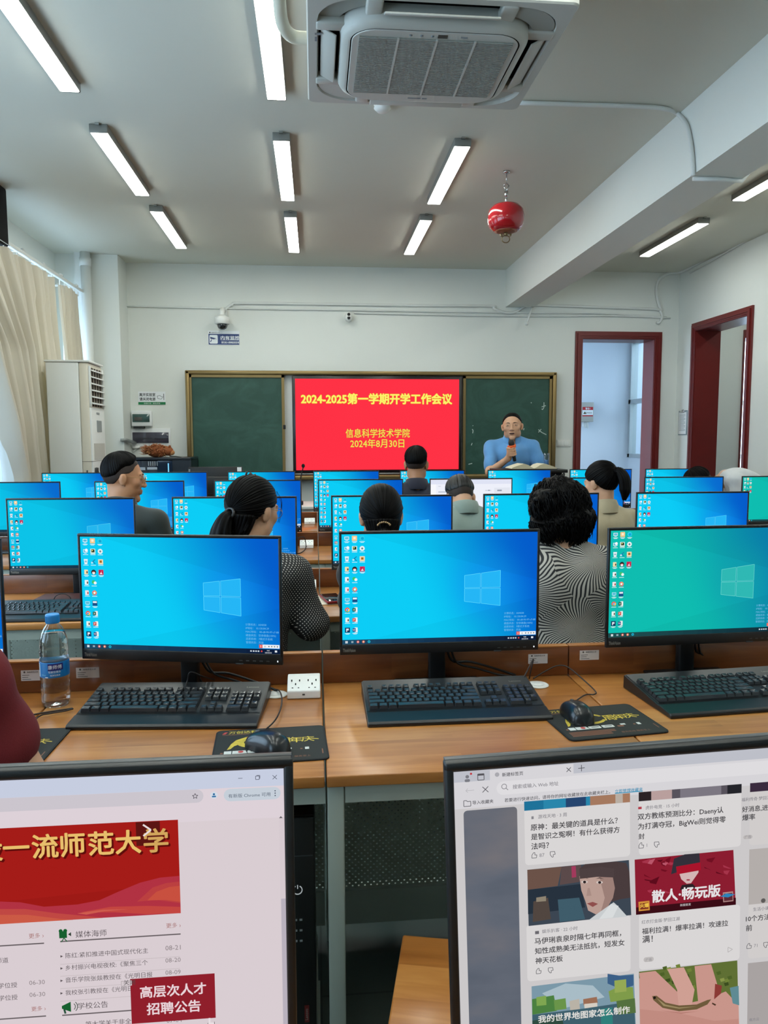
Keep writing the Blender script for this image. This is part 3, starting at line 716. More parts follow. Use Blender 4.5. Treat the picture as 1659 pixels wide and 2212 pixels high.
S.done(ifp, 'screen', ((sx0 + sx1) / 2, Yd - .001, sz0 + bw))

# ------------------------------------------------------------------ signs and boxes of the front wall
def wsign(name, label, cat, px0, py0, px1, py1, thick=.006):
    a = at(px0, py1, Y=YF - thick); b = at(px1, py0, Y=YF - thick)
    r = thing(name, label, cat, ((a.x + b.x) / 2, YF - thick, a.z)); return r, b.x - a.x, b.z - a.z
M_pvc = PM('white_sign_board', '#e9edf0', .35); M_navy = PM('navy_sign_ink', '#16356f', .4); M_ink = PM('black_sign_ink', '#1a1f25', .5); M_grn = PM('green_sign_ink', '#0b7a45', .45); M_gry = PM('grey_sign_ink', '#7e868a', .5)
r, w_, h_ = wsign('surveillance_sign', 'blue camera surveillance sign with white characters below the dome camera', 'sign', 450, 715, 517, 745)
m = MB().box(-w_ / 2, w_ / 2, 0, .006, 0, h_); M = FACE; a = h_ * .78
m.rect(-w_ / 2 + .004, .004, w_ / 2 - .004, a, .0006, 1, M).rrect(-w_ / 2 + .014, .014, -w_ / 2 + a * .86, a - .012, .012, .0012, 0, M)
cx = -w_ / 2 + a * .46; cz = a * .5
m.flat([(cx - .035, cz + .028), (cx + .03, cz + .012), (cx + .034, cz - .004), (cx - .03, cz + .006)], .0018, 1, M).flat([(cx - .02, cz), (cx - .012, cz), (cx - .026, cz - .03), (cx - .036, cz - .03)], .0018, 1, M).disc(cx + .022, cz + .002, .007, .0022, 0, M)
m.text('内有监控', w_ * .2, a * .52, a * .36, .0014, 0, M, align='c', stamp=.025, width=w_ * .6).rect(-w_ * .1, a * .44, w_ * .47, a * .47, .0014, 0, M).text('您已进入视频监控区域', w_ * .2, a * .16, a * .2, .0014, 0, M, align='c', stamp=.018, width=w_ * .56)
m.disc(-w_ / 2 + .02, a + h_ * .09, .008, .0006, 2, M).text('海南师范大学', -w_ / 2 + .034, a + h_ * .05, h_ * .1, .0006, 2, M)
m.build('panel', [M_pvc, M_navy, M_ink], r)
r, w_, h_ = wsign('power_off_sign', 'white sign with black characters and a green stripe above the breaker boxes', 'sign', 299, 846, 357, 874)
m = MB().box(-w_ / 2, w_ / 2, 0, .004, 0, h_); m.rect(-w_ / 2, .0, w_ / 2, h_ * .2, .0006, 2, M)
m.text('离开实验室', -w_ * .16, h_ * .66, h_ * .27, .0006, 1, M, align='c', stamp=.018, width=w_ * .58).text('请关闭电源', -w_ * .16, h_ * .32, h_ * .27, .0006, 1, M, align='c', stamp=.018, width=w_ * .58)
m.text('低碳行动 · 绿色环保', 0, h_ * .05, h_ * .12, .0012, 0, M, align='c', width=w_ * .6)
m.line([(w_ * .19, h_ * .66), (w_ * .3, h_ * .7), (w_ * .36, h_ * .6), (w_ * .42, h_ * .62)], .005, .0006, 3, M).line([(w_ * .2, h_ * .66), (w_ * .22, h_ * .46), (w_ * .34, h_ * .42), (w_ * .41, h_ * .58)], .005, .0006, 3, M).rect(w_ * .43, h_ * .36, w_ * .45, h_ * .84, .0006, 1, M)
m.build('panel', [M_pvc, M_ink, M_grn, M_gry], r)
M_box = PM('white_enamel_box', '#e4e6e6', .35)
r, w_, h_ = wsign('breaker_box', 'small white breaker box with a green window, above the wider box', 'breaker box', 284, 887, 327, 921, .07)
MB().box(-w_ / 2, w_ / 2, 0, .068, 0, h_, bev=.01).build('casing', M_box, r)
MB().box(-w_ * .44, w_ * .4, -.006, .004, h_ * .27, h_ * .78, bev=.004).build('window', PM('green_smoked_cover', '#33524e', .12, coat=.5), r)
MB().box(-w_ * .34, w_ * .03, -.009, -.004, h_ * .36, h_ * .58, bev=.002).build('breaker_switch', PM('grey_breaker', '#55524d', .5), r)
MB().box(-w_ * .42, w_ * .1, .01, .06, -.022, 0).build('cable_entry', M_black, r)
r, w_, h_ = wsign('breaker_box', 'wide white breaker box with a long smoked window', 'breaker box', 284, 925, 368, 967, .02)
MB().box(-w_ / 2, w_ / 2, 0, .018, 0, h_, bev=.006).build('casing', M_box, r)
MB().box(-w_ * .46, w_ * .45, -.01, .004, h_ * .24, h_ * .79, bev=.004).build('window', PM('violet_smoked_cover', '#3f3d49', .12, coat=.5), r)
m = MB()
for k in range(13): m.box(-w_ * .38 + k * w_ * .06, -w_ * .38 + k * w_ * .06 + w_ * .05, -.0125, -.008, h_ * .42, h_ * .5)
m.build('breaker_row', PM('dark_breakers', '#2c2b33', .4), r)
# cable trunking that leads from the pillar into the wide box
w = MB(); p0 = at(262, 951, Y=8.16); p1 = at(292, 957, Y=8.5)
w.tube([p0, at(272, 950, Y=8.2), p1], .022, n=4); tag(w.build('cable_duct', PM('grey_trunking', '#9ba09e', .4, metal=.3)), 'short grey metal cable duct by the wide breaker box', 'cable duct')
w = MB(); w.tube(smooth_path([at(283, 957, Y=8.47), at(286, 965, Y=8.5), at(294, 967, Y=8.5), at(301, 965, Y=8.52)]), .014, n=8).tube(smooth_path([at(276, 954, Y=8.45), at(281, 967, Y=8.5), at(288, 975, Y=8.52), at(296, 967, Y=8.52)]), .007, n=6)
tag(w.build('loose_cable', M_white), 'loose white cable loop below the wide breaker box', 'cable')
# light switches between board and doorway
r, w_, h_ = wsign('light_switch', 'double white light switch plate between the board and the doorway', 'light switch', 1203, 950, 1233, 965, .012)
MB().box(-w_ / 2, w_ / 2, 0, .012, 0, h_, bev=.003).build('plate', M_white, r)
for k in range(4): MB().box(-w_ * .44 + k * w_ * .225, -w_ * .44 + k * w_ * .225 + w_ * .19, -.004, .004, h_ * .15, h_ * .85, bev=.002).build('rocker', M_white, r)
# clipboard with paper on the right wall
a = at(1464, 940, X=XR - .01); b = at(1484, 886, X=XR - .01)
r = thing('clipboard', 'clipboard with a paper sheet hanging beside the right doorway', 'clipboard', (XR - .008, (a.y + b.y) / 2, a.z))
hw = abs(a.y - b.y) / 2; hh = b.z - a.z; MR = RZ(-90) @ FACE
MB().box(0, .006, -hw, hw, 0, hh, bev=.002).build('board', PM('clear_grey_board', '#7d8b92', .25), r)
m = MB().box(-.002, 0, -hw * .86, hw * .86, .012, hh * .93)
MR = T(-.002, 0, 0) @ Matrix(((0, 0, -1, 0), (-1, 0, 0, 0), (0, 1, 0, 0), (0, 0, 0, 1)))
for k in range(14): m.rect(-hw * .7, hh * (.82 - k * .05), hw * (.7 - .3 * (k % 3 == 2)), hh * (.825 - k * .05) + .003, .0008, 1, MR)
m.build('paper', [PM('printed_paper', '#e6e8e8', .7), M_gry], r)
MB().box(-.012, 0, -hw * .5, hw * .5, hh * .92, hh * 1.0, bev=.003).tube([(-.004, 0, hh), (-.004, 0, hh * 1.04)], .012, n=10).build('clip', M_steel, r)
MB().tube([(.004, 0, hh * 1.02), (-.012, 0, hh * 1.045)], .005, n=6).build('hook', M_steel, r)

# ------------------------------------------------------------------ cameras and conduits
M_wp = PM('white_conduit', '#dcdfdc', .45)
p = at(480, 700, Y=YF - .16)
r = thing('dome_camera', 'white dome security camera on a bracket above the blue sign', 'security camera', (p.x, YF, p.z))
MB().box(-.045, .045, -.02, 0, .06, .2, bev=.008).tube(smooth_path([(0, -.01, .16), (0, -.08, .17), (0, -.14, .13), (0, -.15, .08)]), .028, n=12).build('bracket', M_white, r)
TC = T(0, -.15, 0)
MB().lathe([(.0, .10), (.03, .10), (.045, .085), (.078, .075), (.082, .05), (.082, .005), (.07, -.002)], 28, M=TC).build('housing', M_white, r)
MB().lathe([(.058, .0), (.056, -.022), (.045, -.045), (.02, -.058), (0, -.06)], 24, M=TC).build('dome', PM('smoked_dome', '#14171a', .08, coat=1), r)
p = at(753, 685, Y=YF - .08)
r = thing('bullet_camera', 'small white camera with two dark lenses in the middle of the wall', 'security camera', (p.x, YF, p.z))
MB().lathe([(.0, 0), (.04, 0), (.04, .02), (0, .02)], 18, M=RX(90)).tube([(0, -.01, 0), (0, -.05, 0)], .022, n=10).build('mount', M_white, r)
MB().ell((0, -.08, 0), (.045, .05, .056), n=20).build('housing', M_white, r)
for z in (.022, -.016): MB().lathe([(.0, 0), (.017, 0), (.017, .012), (0, .014)], 16, M=T(0, -.117, z) @ RX(90)).build('lens', M_black, r)
def pipe(name, label, pts, rad, mat=None, group=None, smooth=True):
    o = MB().tube(smooth_path(pts, 5) if smooth else pts, rad, n=8).build(name, mat or M_wp); return tag(o, label, 'conduit', group)
yw = YF - .016
W_ = lambda *l: [at(x, y, Y=yw) for x, y in l]
pipe('conduit', 'white conduit along the front wall rising from the dome camera', W_((484, 676), (490, 666), (502, 658), (522, 655), (700, 657), (900, 660), (1055, 661), (1066, 666), (1080, 673), (1100, 676), (1118, 672), (1132, 663), (1148, 659), (1300, 664), (1415, 668), (1427, 674), (1430, 686), (1424, 697), (1418, 697)), .016)
pipe('conduit', 'thin white conduit line along the front wall behind the dome camera', W_((272, 661), (480, 666), (760, 670), (1000, 674), (1150, 676), (1300, 677), (1440, 685)), .009)
pipe('conduit', 'second thin conduit starting at the small two lens camera', W_((765, 676), (900, 679), (1050, 682), (1200, 683), (1300, 682), (1380, 684), (1448, 687)), .010)
p = at(1138, 699, Y=YF - .10); q = at(1150, 660, Y=YF - .03)
r = MB().tube([q, p], .012, n=8).ell(p, .022, n=12).build('wall_hook', M_wp); tag(r, 'slanting white wall bracket under the end of the beam', 'bracket')
# conduits of the beam and the right wall
zc = ZC - .015
bx = 2.207 - .015
pipe('conduit', 'white conduit crossing the ceiling from the cassette unit and down the beam', [at(1122, 222, Z=zc), at(1260, 226, Z=zc), at(1400, 231, Z=zc), at(1440, 236, Z=zc), at(1462, 244, X=bx), at(1482, 268, X=bx), at(1492, 310, X=bx), at(1496, 350, X=bx), at(1497, 380, X=bx)], .013)
p = at(1497, 386, Z=2.955)
pipe('conduit', 'short conduit under the beam', [p, Vector((2.4, p.y, 2.955)), Vector((2.53, p.y + .02, 2.957)), Vector((2.57, p.y + .03, 3.0)), Vector((2.57, p.y + .03, 3.36))], .013, smooth=False)
xr = XR - .02
pipe('conduit', 'pair of white conduits along the top of the right wall', [at(1700, 458, X=xr), at(1600, 516, X=xr), at(1500, 573, X=xr), at(1478, 584, X=xr), Vector((XR - .05, YF - .03, at(1466, 589, Y=YF - .03).z)), at(1440, 592, Y=yw), at(1424, 604, Y=yw), at(1418, 622, Y=yw), at(1419, 642, Y=yw), at(1424, 660, Y=yw), at(1430, 672, Y=yw)], .018)
pipe('conduit', 'thin conduit just below the pair on the right wall', [at(1700, 470, X=xr), at(1600, 527, X=xr), at(1490, 590, X=xr)], .009)
# white vertical pipe in the left corner
pt = Vector((at(187, 640, Y=8.12).x, 8.12, 0))
r = thing('drain_pipe', 'white vertical pipe in the left corner beside the curtain', 'pipe', pt)
MB().tube([(0, 0, 0.0), (0, 0, ZC)], .05, n=20).build('pipe', M_wp, r)
MB().tube([(0, 0, ZC - .14), (0, 0, ZC - .06)], .058, n=20).build('coupling', M_wp, r)
MB().box(-.11, -.05, .0, .06, .6, ZC).build('side_casing', M_wp, r)

# ------------------------------------------------------------------ smoke detector and hanging fire ball
p = at(826, 238, Z=ZC - .04)
r = thing('smoke_detector', 'small white smoke detector on the ceiling behind the cassette unit', 'smoke detector', (p.x, p.y, ZC))
MB().lathe([(0, 0), (.05, 0), (.05, -.012), (.045, -.02)], 24).build('base', M_white, r)
MB().lathe([(.045, -.018), (.05, -.03), (.03, -.05), (0, -.052)], 24).build('sensor_head', M_white, r)
p = at(1093, 471, Z=3.06)
r = thing('fire_extinguisher_ball', 'red ball shaped fire extinguisher hanging from the ceiling', 'fire extinguisher', (p.x, p.y, p.z))
M_fire = PM('glossy_red_paint', '#a3101c', .16, coat=.6)
prof = [(.0, .105), (.05, .102), (.095, .088), (.125, .055), (.134, .012), (.133, -.03), (.120, -.068), (.098, -.088), (.085, -.094)]
MB().lathe(prof, 40).build('tank', M_fire, r)
MB().lathe([(.086, -.0935), (.06, -.101), (.02, -.104), (0, -.104)], 32).build('label_ring', PM('worn_orange_label', '#8a4a2b', .5, var=.4, vscale=40), r)
n_ = MB().tube([(0, 0, -.1), (0, 0, -.128)], .016, n=10); n_.tube([(.03 * math.cos(a), 0, -.15 + .026 * math.sin(a)) for a in np.linspace(0, 6.28, 15)], .004, n=6).tube([(-.028, 0, -.12), (-.04, 0, -.125)], .012, n=8).tube([(.028, 0, -.118), (.04, 0, -.122)], .010, n=8)
n_.build('valve', PM('brass', '#8f7d5c', .35, metal=.8), r)
h = ZC - p.z
MB().tube([(0, 0, .1), (0, 0, .16)], .008, n=8).tube([(0, 0, .15), (0, 0, .19)], .014, n=8).tube([(0, 0, .19), (-.02, 0, .23)], .004, n=6).tube([(0, 0, .19), (.02, 0, .23)], .004, n=6).tube([(-.02, 0, .23), (0, 0, .25), (.02, 0, .23)], .004, n=6).tube([(0, 0, .25), (0, 0, h - .005)], .004, n=6).lathe([(0, h - .012), (.025, h - .012), (.025, h), (0, h)], 14).build('hanger', M_steel, r)

# ------------------------------------------------------------------ ceiling cassette air conditioner
PZ = 2.945
hc = .478; cy_ = 3.076; pc = Vector((.466, cy_, PZ))
M_ac = PM('warm_white_ac_plastic', '#bcbdb6', .45); M_ac2 = PM('grey_white_ac_grille', '#999c95', .5)
r = thing('cassette_air_conditioner', 'white square cassette air conditioner hanging under the ceiling', 'air conditioner', (pc.x, cy_, PZ)); r.scale = (1, .87, 1)
MB().box(-hc + .06, hc - .06, -hc + .06, hc - .06, .045, ZC - PZ - .005).build('casing', PM('galvanised_casing', '#b9bdbb', .45, metal=.4), r)
def rr(h_, rad, n=10):
    out = []
    for cx, cy, a0 in ((h_ - rad, h_ - rad, 0), (-h_ + rad, h_ - rad, 90), (-h_ + rad, -h_ + rad, 180), (h_ - rad, -h_ + rad, 270)):
        for k in range(n): a = R(a0 + 90 * k / (n - 1)); out.append((cx + rad * math.cos(a), cy + rad * math.sin(a)))
    return out
def ring(mb, rings, mat=0):
    mb.grid([[(x, y, z) for x, y in o] for o, z in rings], mat, smooth=False, closed=True)
FL = Matrix.Diagonal((1, 1, -1, 1))
# flat outer plate, slot of the four outlets with the dark throat, raised curved centre panel
m = MB(); ring(m, [(rr(hc, .03), .05), (rr(hc, .03), .006), (rr(hc - .005, .03), 0), (rr(hc * .92, .16), -.001), (rr(hc * .91, .16), .012), (rr(hc * .905, .16), .034)]); m.build('face_plate', M_ac, r)
MB().box(-hc * .92, hc * .92, -hc * .92, hc * .92, .034, .04).build('dark_throat', M_dark, r)
m = MB(); m.grid([[(x, y, z) for x, y in o] for o, z in [(rr(hc * .74, .15), .034), (rr(hc * .745, .15), .005), (rr(hc * .735, .15), -.018), (rr(hc * .715, .14), -.031), (rr(hc * .68, .12), -.037)]], closed=True)
ring(m, [(rr(hc * .68, .12), -.037), (rr(hc * .665, .10), -.038)]); ring(m, [(rr(hc * .655, .095), -.0375), (rr(hc * .65, .09), -.041)]); m.flat(rr(hc * .65, .09), .041, 0, FL); m.build('centre_panel', M_ac, r)
for q in range(4):
    for s in (-1, 1): MB().box(s * hc * .50 - .03, s * hc * .50 + .03, hc * .70, hc * .93, -.006, .032, bev=.008, M=RZ(90 * q)).build('outlet_bridge', M_ac, r)
    a0 = [(hc * (.91 - .16 / .475) + .16 * math.cos(t), hc * (.91 - .16 / .475) + .16 * math.sin(t)) for t in np.linspace(.05, math.pi / 2 - .05, 10)]
    a1 = [(hc * .745 - .15 + .165 * math.cos(t), hc * .745 - .15 + .165 * math.sin(t)) for t in np.linspace(math.pi / 2 - .05, .05, 10)]
    MB().prism(a0 + a1, .018 if q in (0, 2) else .004, .033, 'z', 0, M=RZ(90 * q)).build('corner_outlet', M_ac if q < 2 else M_ac2, r)
for q in range(4):
    tilt = {0: -6, 1: 28, 2: -22, 3: 28}[q]
    o = MB().box(-hc * .43, hc * .43, -.032, .032, -.004, .004, bev=.003).build('louvre', M_ac, r); o.matrix_local = RZ(90 * q) @ T(0, hc * .83, -.012 if q == 0 else (-.022 if q == 2 else -.004)) @ RX(tilt)
gx, gy0, gy1 = hc * .60, -.265, .235
m = MB().box(-gx, gx, gy0, gy1, -.0425, -.041)
n_s = 44
for k in range(n_s):
    y = gy0 + (gy1 - gy0) * (k + .5) / n_s; m.box(-gx, gx, y - .0028, y + .0028, -.0465, -.0424)
m.build('intake_grille', M_ac2, r)
for k in (1, 2, 3): x = -gx + 2 * gx * k / 4; MB().box(x - .004, x + .004, gy0, gy1, -.0475, -.0424).build('grille_rib', M_ac, r)
yd = -.286
m = MB().box(.0, .035, yd - .012, yd + .012, -.0425, -.041, 0).box(.085, .11, yd - .004, yd + .004, -.0425, -.041, 1)
for k in range(3): m.lathe([(0, 0), (.006, 0), (.006, .0015), (0, .0015)], 10, 1, M=T(-.10 + .04 * k, yd, -.0425))
m.build('control_display', [PM('dark_olive_display', '#2d2f1c', .3), M_gry], r)
MB().box(-.05, .005, .275, .282, -.0425, -.041).box(.012, .032, .273, .284, -.0425, -.041).build('logo_badge', M_gry, r)
MB().box(-hc + .03, -hc + .055, -.18, -.165, -.0015, .001).box(-hc + .03, -hc + .04, -.15, -.115, -.0015, .001).build('sticker', M_gry, r)
P_ = [at(601, -60, Z=3.14), at(605, 20, Z=3.12), at(612, 55, Z=3.10), at(628, 76, Z=3.10), at(650, 82, Z=3.10), at(695, 84, Z=3.10)]
tag(MB().tube(smooth_path(P_), .026, n=12).build('drain_hose', PM('cream_pipe_wrap', '#cfcdbd', .6, bump=.4, bscale=30)), 'cream wrapped pipe entering the left side of the cassette unit', 'pipe')

# ------------------------------------------------------------------ the lobby's electric box
a = at(1240, 911, Y=LY - .16); b = at(1283, 869, Y=LY - .16)
r = thing('electric_box', 'grey electric box with red and white warning sign in the lobby', 'electric box', ((a.x + b.x) / 2, LY, a.z))
w_, h_ = b.x - a.x, b.z - a.z
MB().box(-w_ / 2, w_ / 2, -.16, -.001, 0, h_, bev=.006).build('casing', PM('beige_grey_enamel', '#a9a8a2', .4), r)
MD = T(0, -.161, 0) @ FACE; x0 = -w_ / 2 + w_ * .42
m = MB().rect(x0, h_ * .3, w_ * .46, h_ * .76, .001, 0, MD).rect(x0, h_ * .6, w_ * .46, h_ * .76, .0016, 1, MD).rect(x0, h_ * .28, w_ * .46, h_ * .34, .0016, 1, MD)
m.text('警告！', (x0 + w_ * .46) / 2, h_ * .635, h_ * .11, .0022, 0, MD, align='c', stamp=.018).text('有电危险', (x0 + w_ * .46) / 2 + w_ * .07, h_ * .42, h_ * .1, .0016, 2, MD, align='c', width=w_ * .3)
m.flat([(x0 + .01, h_ * .4), (x0 + .06, h_ * .4), (x0 + .035, h_ * .53)], .0016, 3, MD).build('warning_sign', [M_pvc, PM('red_sign_ink', '#b3202a', .4), M_ink, PM('black_yellow_triangle', '#4a4420', .5)], r)
m = MB()
for k in range(4): m.tube([(w_ * (.08 + .07 * k), -.08, 0), (w_ * (.08 + .07 * k) + .01 * (k % 2), -.08, -.07 - .02 * (k % 2))], .012, n=6)
m.build('cable_glands', M_pvc, r)
# ------------------------------------------------------------------ curtains, rail and sheer at the left window
def mat_curtain(name, hx, back, tr):
    m = bpy.data.materials.new(name); m.use_nodes = True; nt = m.node_tree; nt.nodes.clear(); L = nt.links.new
    d = node(nt, 'ShaderNodeBsdfPrincipled'); d.inputs['Base Color'].default_value = lin(hx); d.inputs['Roughness'].default_value = .55; d.inputs['Sheen Weight'].default_value = .3
    t = node(nt, 'ShaderNodeBsdfTranslucent'); t.inputs[0].default_value = lin(back)
    x = node(nt, 'ShaderNodeMixShader'); x.inputs[0].default_value = tr; o = node(nt, 'ShaderNodeOutputMaterial')
    tc = node(nt, 'ShaderNodeTexCoord'); w = node(nt, 'ShaderNodeTexNoise', i_Scale=300.0); L(tc.outputs['Object'], w.inputs['Vector'])
    bp = node(nt, 'ShaderNodeBump', i_Strength=.08, i_Distance=.002); L(w.outputs['Fac'], bp.inputs['Height']); L(bp.outputs[0], d.inputs['Normal'])
    L(d.outputs[0], x.inputs[1]); L(t.outputs[0], x.inputs[2]); L(x.outputs[0], o.inputs[0]); return m
M_cur = mat_curtain('beige_satin_curtain', '#cbc6b9', '#b08a48', .09); M_sheer = mat_curtain('white_sheer', '#e4ebf0', '#f0f6fc', .85)
XC = -2.38
def curtain(name, label, x, left, right, ztop, zbot, folds, amp, mat, seed, pleat=True):
    rn = random.Random(seed); nu = folds * 14 + 1; nz = 46; P = []
    ph = [rn.uniform(-.5, .5) for _ in range(folds + 2)]; am = [rn.uniform(.6, 1.25) for _ in range(folds + 2)]
    for i in range(nz):
        f = i / (nz - 1); z = ztop + (zbot - ztop) * f; y0 = float(np.interp(z, *left)); y1 = float(np.interp(z, *right)); row = []
        for j in range(nu):
            u = j / (nu - 1); k = u * folds; c = int(min(k, folds - 1)); loc = k - c
            a = am[c] * (1 - loc) + am[c + 1] * loc
            wv = math.sin(2 * math.pi * (k + .12 * ph[c] + .10 * math.sin(3 * f + ph[c] * 5)))
            wv = math.copysign(abs(wv) ** .62, wv)
            s = min(1, .28 + 1.5 * f) if pleat else 1
            dx = amp * a * wv * s + .018 * math.sin(2 * math.pi * k * 3 + ph[c] * 6) * s
            if pleat and f < .10: dx += .02 * math.exp(-((loc - .5) / .12) ** 2)      # pinched heading
            dy = .018 * math.sin(2 * math.pi * k * 2 + ph[c]) * f
            dx += .012 * math.sin(9 * f + 7 * u + seed)
            row.append((x + dx, y0 + (y1 - y0) * u + dy, z + (.012 * math.cos(2 * math.pi * k) if i == 0 else 0)))
        P.append(row)
    r = thing(name, label, 'curtain', (0, 0, 0))
    MB().grid(P).build('cloth', mat, r)
    if pleat:
        h = MB()
        for k in range(folds + 1):
            y = float(np.interp(ztop, *left)) + (float(np.interp(ztop, *right)) - float(np.interp(ztop, *left))) * k / folds
            h.tube([(x, y, ztop - .01), (x, y, ztop + .035)], .006, n=6)
        h.build('hooks', M_white, r)
    return r
ZR = at(100, 584, X=XC).z
yl = [at(px, 800, X=XC).y for px in (0, 122, 137)]
ye = [at(px, py, X=XC).y for px, py in ((-26, 735), (-8, 850), (8, 945), (24, 1040))]
curtain('beige_curtain', 'wide beige pleated curtain gathered at the left window', XC, ([0, 1.15, 1.42, 1.8, 2.2, ZR], [ye[3], ye[3], ye[2], ye[1], ye[0], ye[0] - .75]), ([0, ZR], [yl[1] - .05, yl[1]]), ZR - .04, .1, 8, .095, M_cur, 3)
curtain('beige_curtain', 'narrow beige curtain in the left corner beside the white pipe', XC, ([0, ZR], [yl[2] + .02, yl[2]]), ([0, ZR], [8.06, 7.96]), ZR - .045, .1, 4, .06, M_cur, 11)
curtain('sheer_curtain', 'white sheer curtain hanging low at the left edge behind the beige one', XL + .06, ([0, 3], [5.2, 5.2]), ([0, 3], [6.9, 6.75]), 2.7, .3, 14, .03, M_sheer, 5, False)
r = thing('curtain_rail', 'white curtain rail above the left window', 'curtain rail', (XC, 0, ZR))
MB().box(-.018, .018, 4.4, 8.12, 0, .03, bev=.004).build('rail', M_wp, r)
for k in range(8): y = 4.7 + k * .46; MB().box(-.29, .01, y - .012, y + .012, .031, .045).tube([(-.0, y - .018, .04), (0, y + .018, .04)], .016, n=10).build('rail_bracket', M_wp, r)
# ------------------------------------------------------------------ floor standing air conditioner
s_ = .932
def sc(px, py, Y): p = at(px, py, Y=Y); return p
xa0 = sc(97, 780, 6.6).x; xa1 = sc(192, 780, 6.6).x; za = sc(150, 779, 6.6).z; ya0, ya1 = 6.6, 7.02; xm = sc(168, 780, 6.6).x
r = thing('floor_air_conditioner', 'tall white standing air conditioner in front of the beige curtains', 'air conditioner', ((xa0 + xa1) / 2, (ya0 + ya1) / 2, 0))
cx, cy = (xa0 + xa1) / 2, (ya0 + ya1) / 2; M_cab = PM('white_cabinet_enamel', '#dcdfdd', .4); M_cab2 = PM('cream_cabinet_plastic', '#d5cfbf', .45)
x0, x1, xs = xa0 - cx, xa1 - cx, xm - cx; y0, y1 = ya0 - cy, ya1 - cy
MB().box(x0, xs, y0, y1, .05, za - .012, bev=.01).box(x0 + .01, xs, y0 + .01, y1 - .01, 0, .05).build('body_shell', M_cab, r)
MB().box(xs + .001, x1 - .012, y0 + .004, y1 - .004, .05, za - .014, bev=.012).build('front_housing', M_cab2, r)
MB().box(x0 - .008, x1 + .002, y0 - .006, y1 + .006, za - .012, za + .006, bev=.005).build('top_cover', M_cab, r)
zt = za - .05; zl = zt - .33
w = MB().box(x1 - .03, x1 - .008, y0 + .03, y1 - .03, zl, zt); w.build('outlet_recess', PM('dark_brown_recess', '#352f28', .7), r)
for k in range(6):
    o = MB().box(-.018, .018, y0 + .03, y1 - .03, -.004, .004, bev=.003).build('louvre', M_cab, r); o.matrix_local = T(x1 + .002, 0, zt - .025 - k * .056) @ RY(28)
for k in range(5): MB().box(x1 - .02, x1 - .004, y0 + .06 + k * .075, y0 + .066 + k * .075, zl, zt).build('vertical_vane', M_cab2, r)
w = MB().box(x1 - .02, x1, y0 + .01, y1 - .01, .06, zl - .012, bev=.006).box(x1 - .012, x1 + .004, y0 + .008, y0 + .03, zl - .01, zt + .01, bev=.003).box(x1 - .012, x1 + .004, y1 - .03, y1 - .008, zl - .01, zt + .01, bev=.003); w.build('front_panel', M_cab, r)
w = MB().box(x1, x1 + .003, y0 + .16, y0 + .30, zl - .22, zl - .12, 0).box(x1, x1 + .003, y0 + .05, y1 - .05, zl - .46, zl - .32, 1).box(x1, x1 + .004, y0 + .16, y0 + .24, zl - .065, zl - .05, 0)
w.build('control_panel', [PM('grey_display', '#8d9496', .3), PM('pale_grey_decal', '#c2c2bb', .5)], r)
w = MB().box(x1, x1 + .02, y0 + .04, y0 + .10, zl - .60, zl - .53, bev=.006).tube(smooth_path([(x1 + .006, y0 + .07, zl - .53), (x1 + .02, y0 + .09, zl - .58), (x1 + .005, y0 + .12, zl - .64)]), .006, n=6); w.build('hanging_sensor', M_rim, r)
w = MB().box(xs + .035, x1 - .045, y0 - .006, y0 + .006, za - .98, za - .93, bev=.004); w.build('drain_latch', M_rim, r)
MB().box(xs + .002, x1 + .001, y0 + .002, y1 - .002, za - .856, za - .852).build('panel_seam', PM('seam_grey', '#8e8b82', .6), r)
# black wall loudspeaker at the upper left
p0 = at(14.5, 408, Y=6.21); p1 = at(16.5, 535, Y=6.21)
r = thing('wall_loudspeaker', 'black loudspeaker mounted high on the left wall at the photo edge', 'loudspeaker', (p0.x, 5.95, p1.z))
hh = p0.z - p1.z
MB().box(-.26, 0, .0, .26, 0, hh, bev=.02, seg=3).build('cabinet', PM('matt_black_cabinet', '#060607', .8, spec=.2), r)
MB().box(-.24, -.02, -.012, .01, .03, hh - .02, bev=.008).build('grille', PM('black_speaker_cloth', '#0b0c0d', .8), r)
MB().box(-.26, 0, -.003, .262, .012, .018).build('silver_strip', M_alu, r)
MB().box(XL - p0.x + .004, -.2, .1, .16, hh * .4, hh * .6, bev=.004).build('wall_bracket', M_black, r)

# ------------------------------------------------------------------ teacher's corner: cabinet, toy, dark monitor, desk, microphone
M_rack = PM('dark_navy_rack', '#121a24', .3)
a = at(262, 993, Y=7.9); b = at(412, 988, Y=7.9)
r = thing('equipment_cabinet', 'black equipment cabinet with glass door below the breaker boxes', 'cabinet', ((a.x + b.x) / 2, 8.15, 0)); w2 = (b.x - a.x) / 2; zt = b.z
MB().box(-w2, w2, -.248, .25, zt - .03, zt, bev=.006).box(-w2, -w2 + .03, -.245, .25, .03, zt - .03).box(w2 - .19, w2, -.245, .25, .03, zt - .03).box(-w2, w2, .22, .25, .03, zt - .03).box(-w2, w2, -.245, .25, 0, .03).build('casing', M_rack, r)
d = MB().box(-w2 + .03, w2 - .19, -.252, -.246, .05, zt - .035).build('glass_door', PM('dark_blue_glass', '#1d2b3d', .06, coat=1), r)
MB().box(-w2 + .12, -w2 + .24, -.256, -.252, zt - .13, zt - .10).box(-w2 + .26, -w2 + .36, -.256, -.252, zt - .125, zt - .10).build('label_strip', PM('grey_label', '#a7b2bd', .5), d)
MB().box(w2 - .235, w2 - .225, -.2555, -.252, zt - .2, zt - .06).build('status_light', EM('#7fd0ff', 1.3), d)
w = MB()
for k in range(5): w.box(-w2 + .27 + k * .022, -w2 + .278 + k * .022, -.2545, -.252, zt - .085, zt - .04)
w.build('vent_slots', M_alu, d)
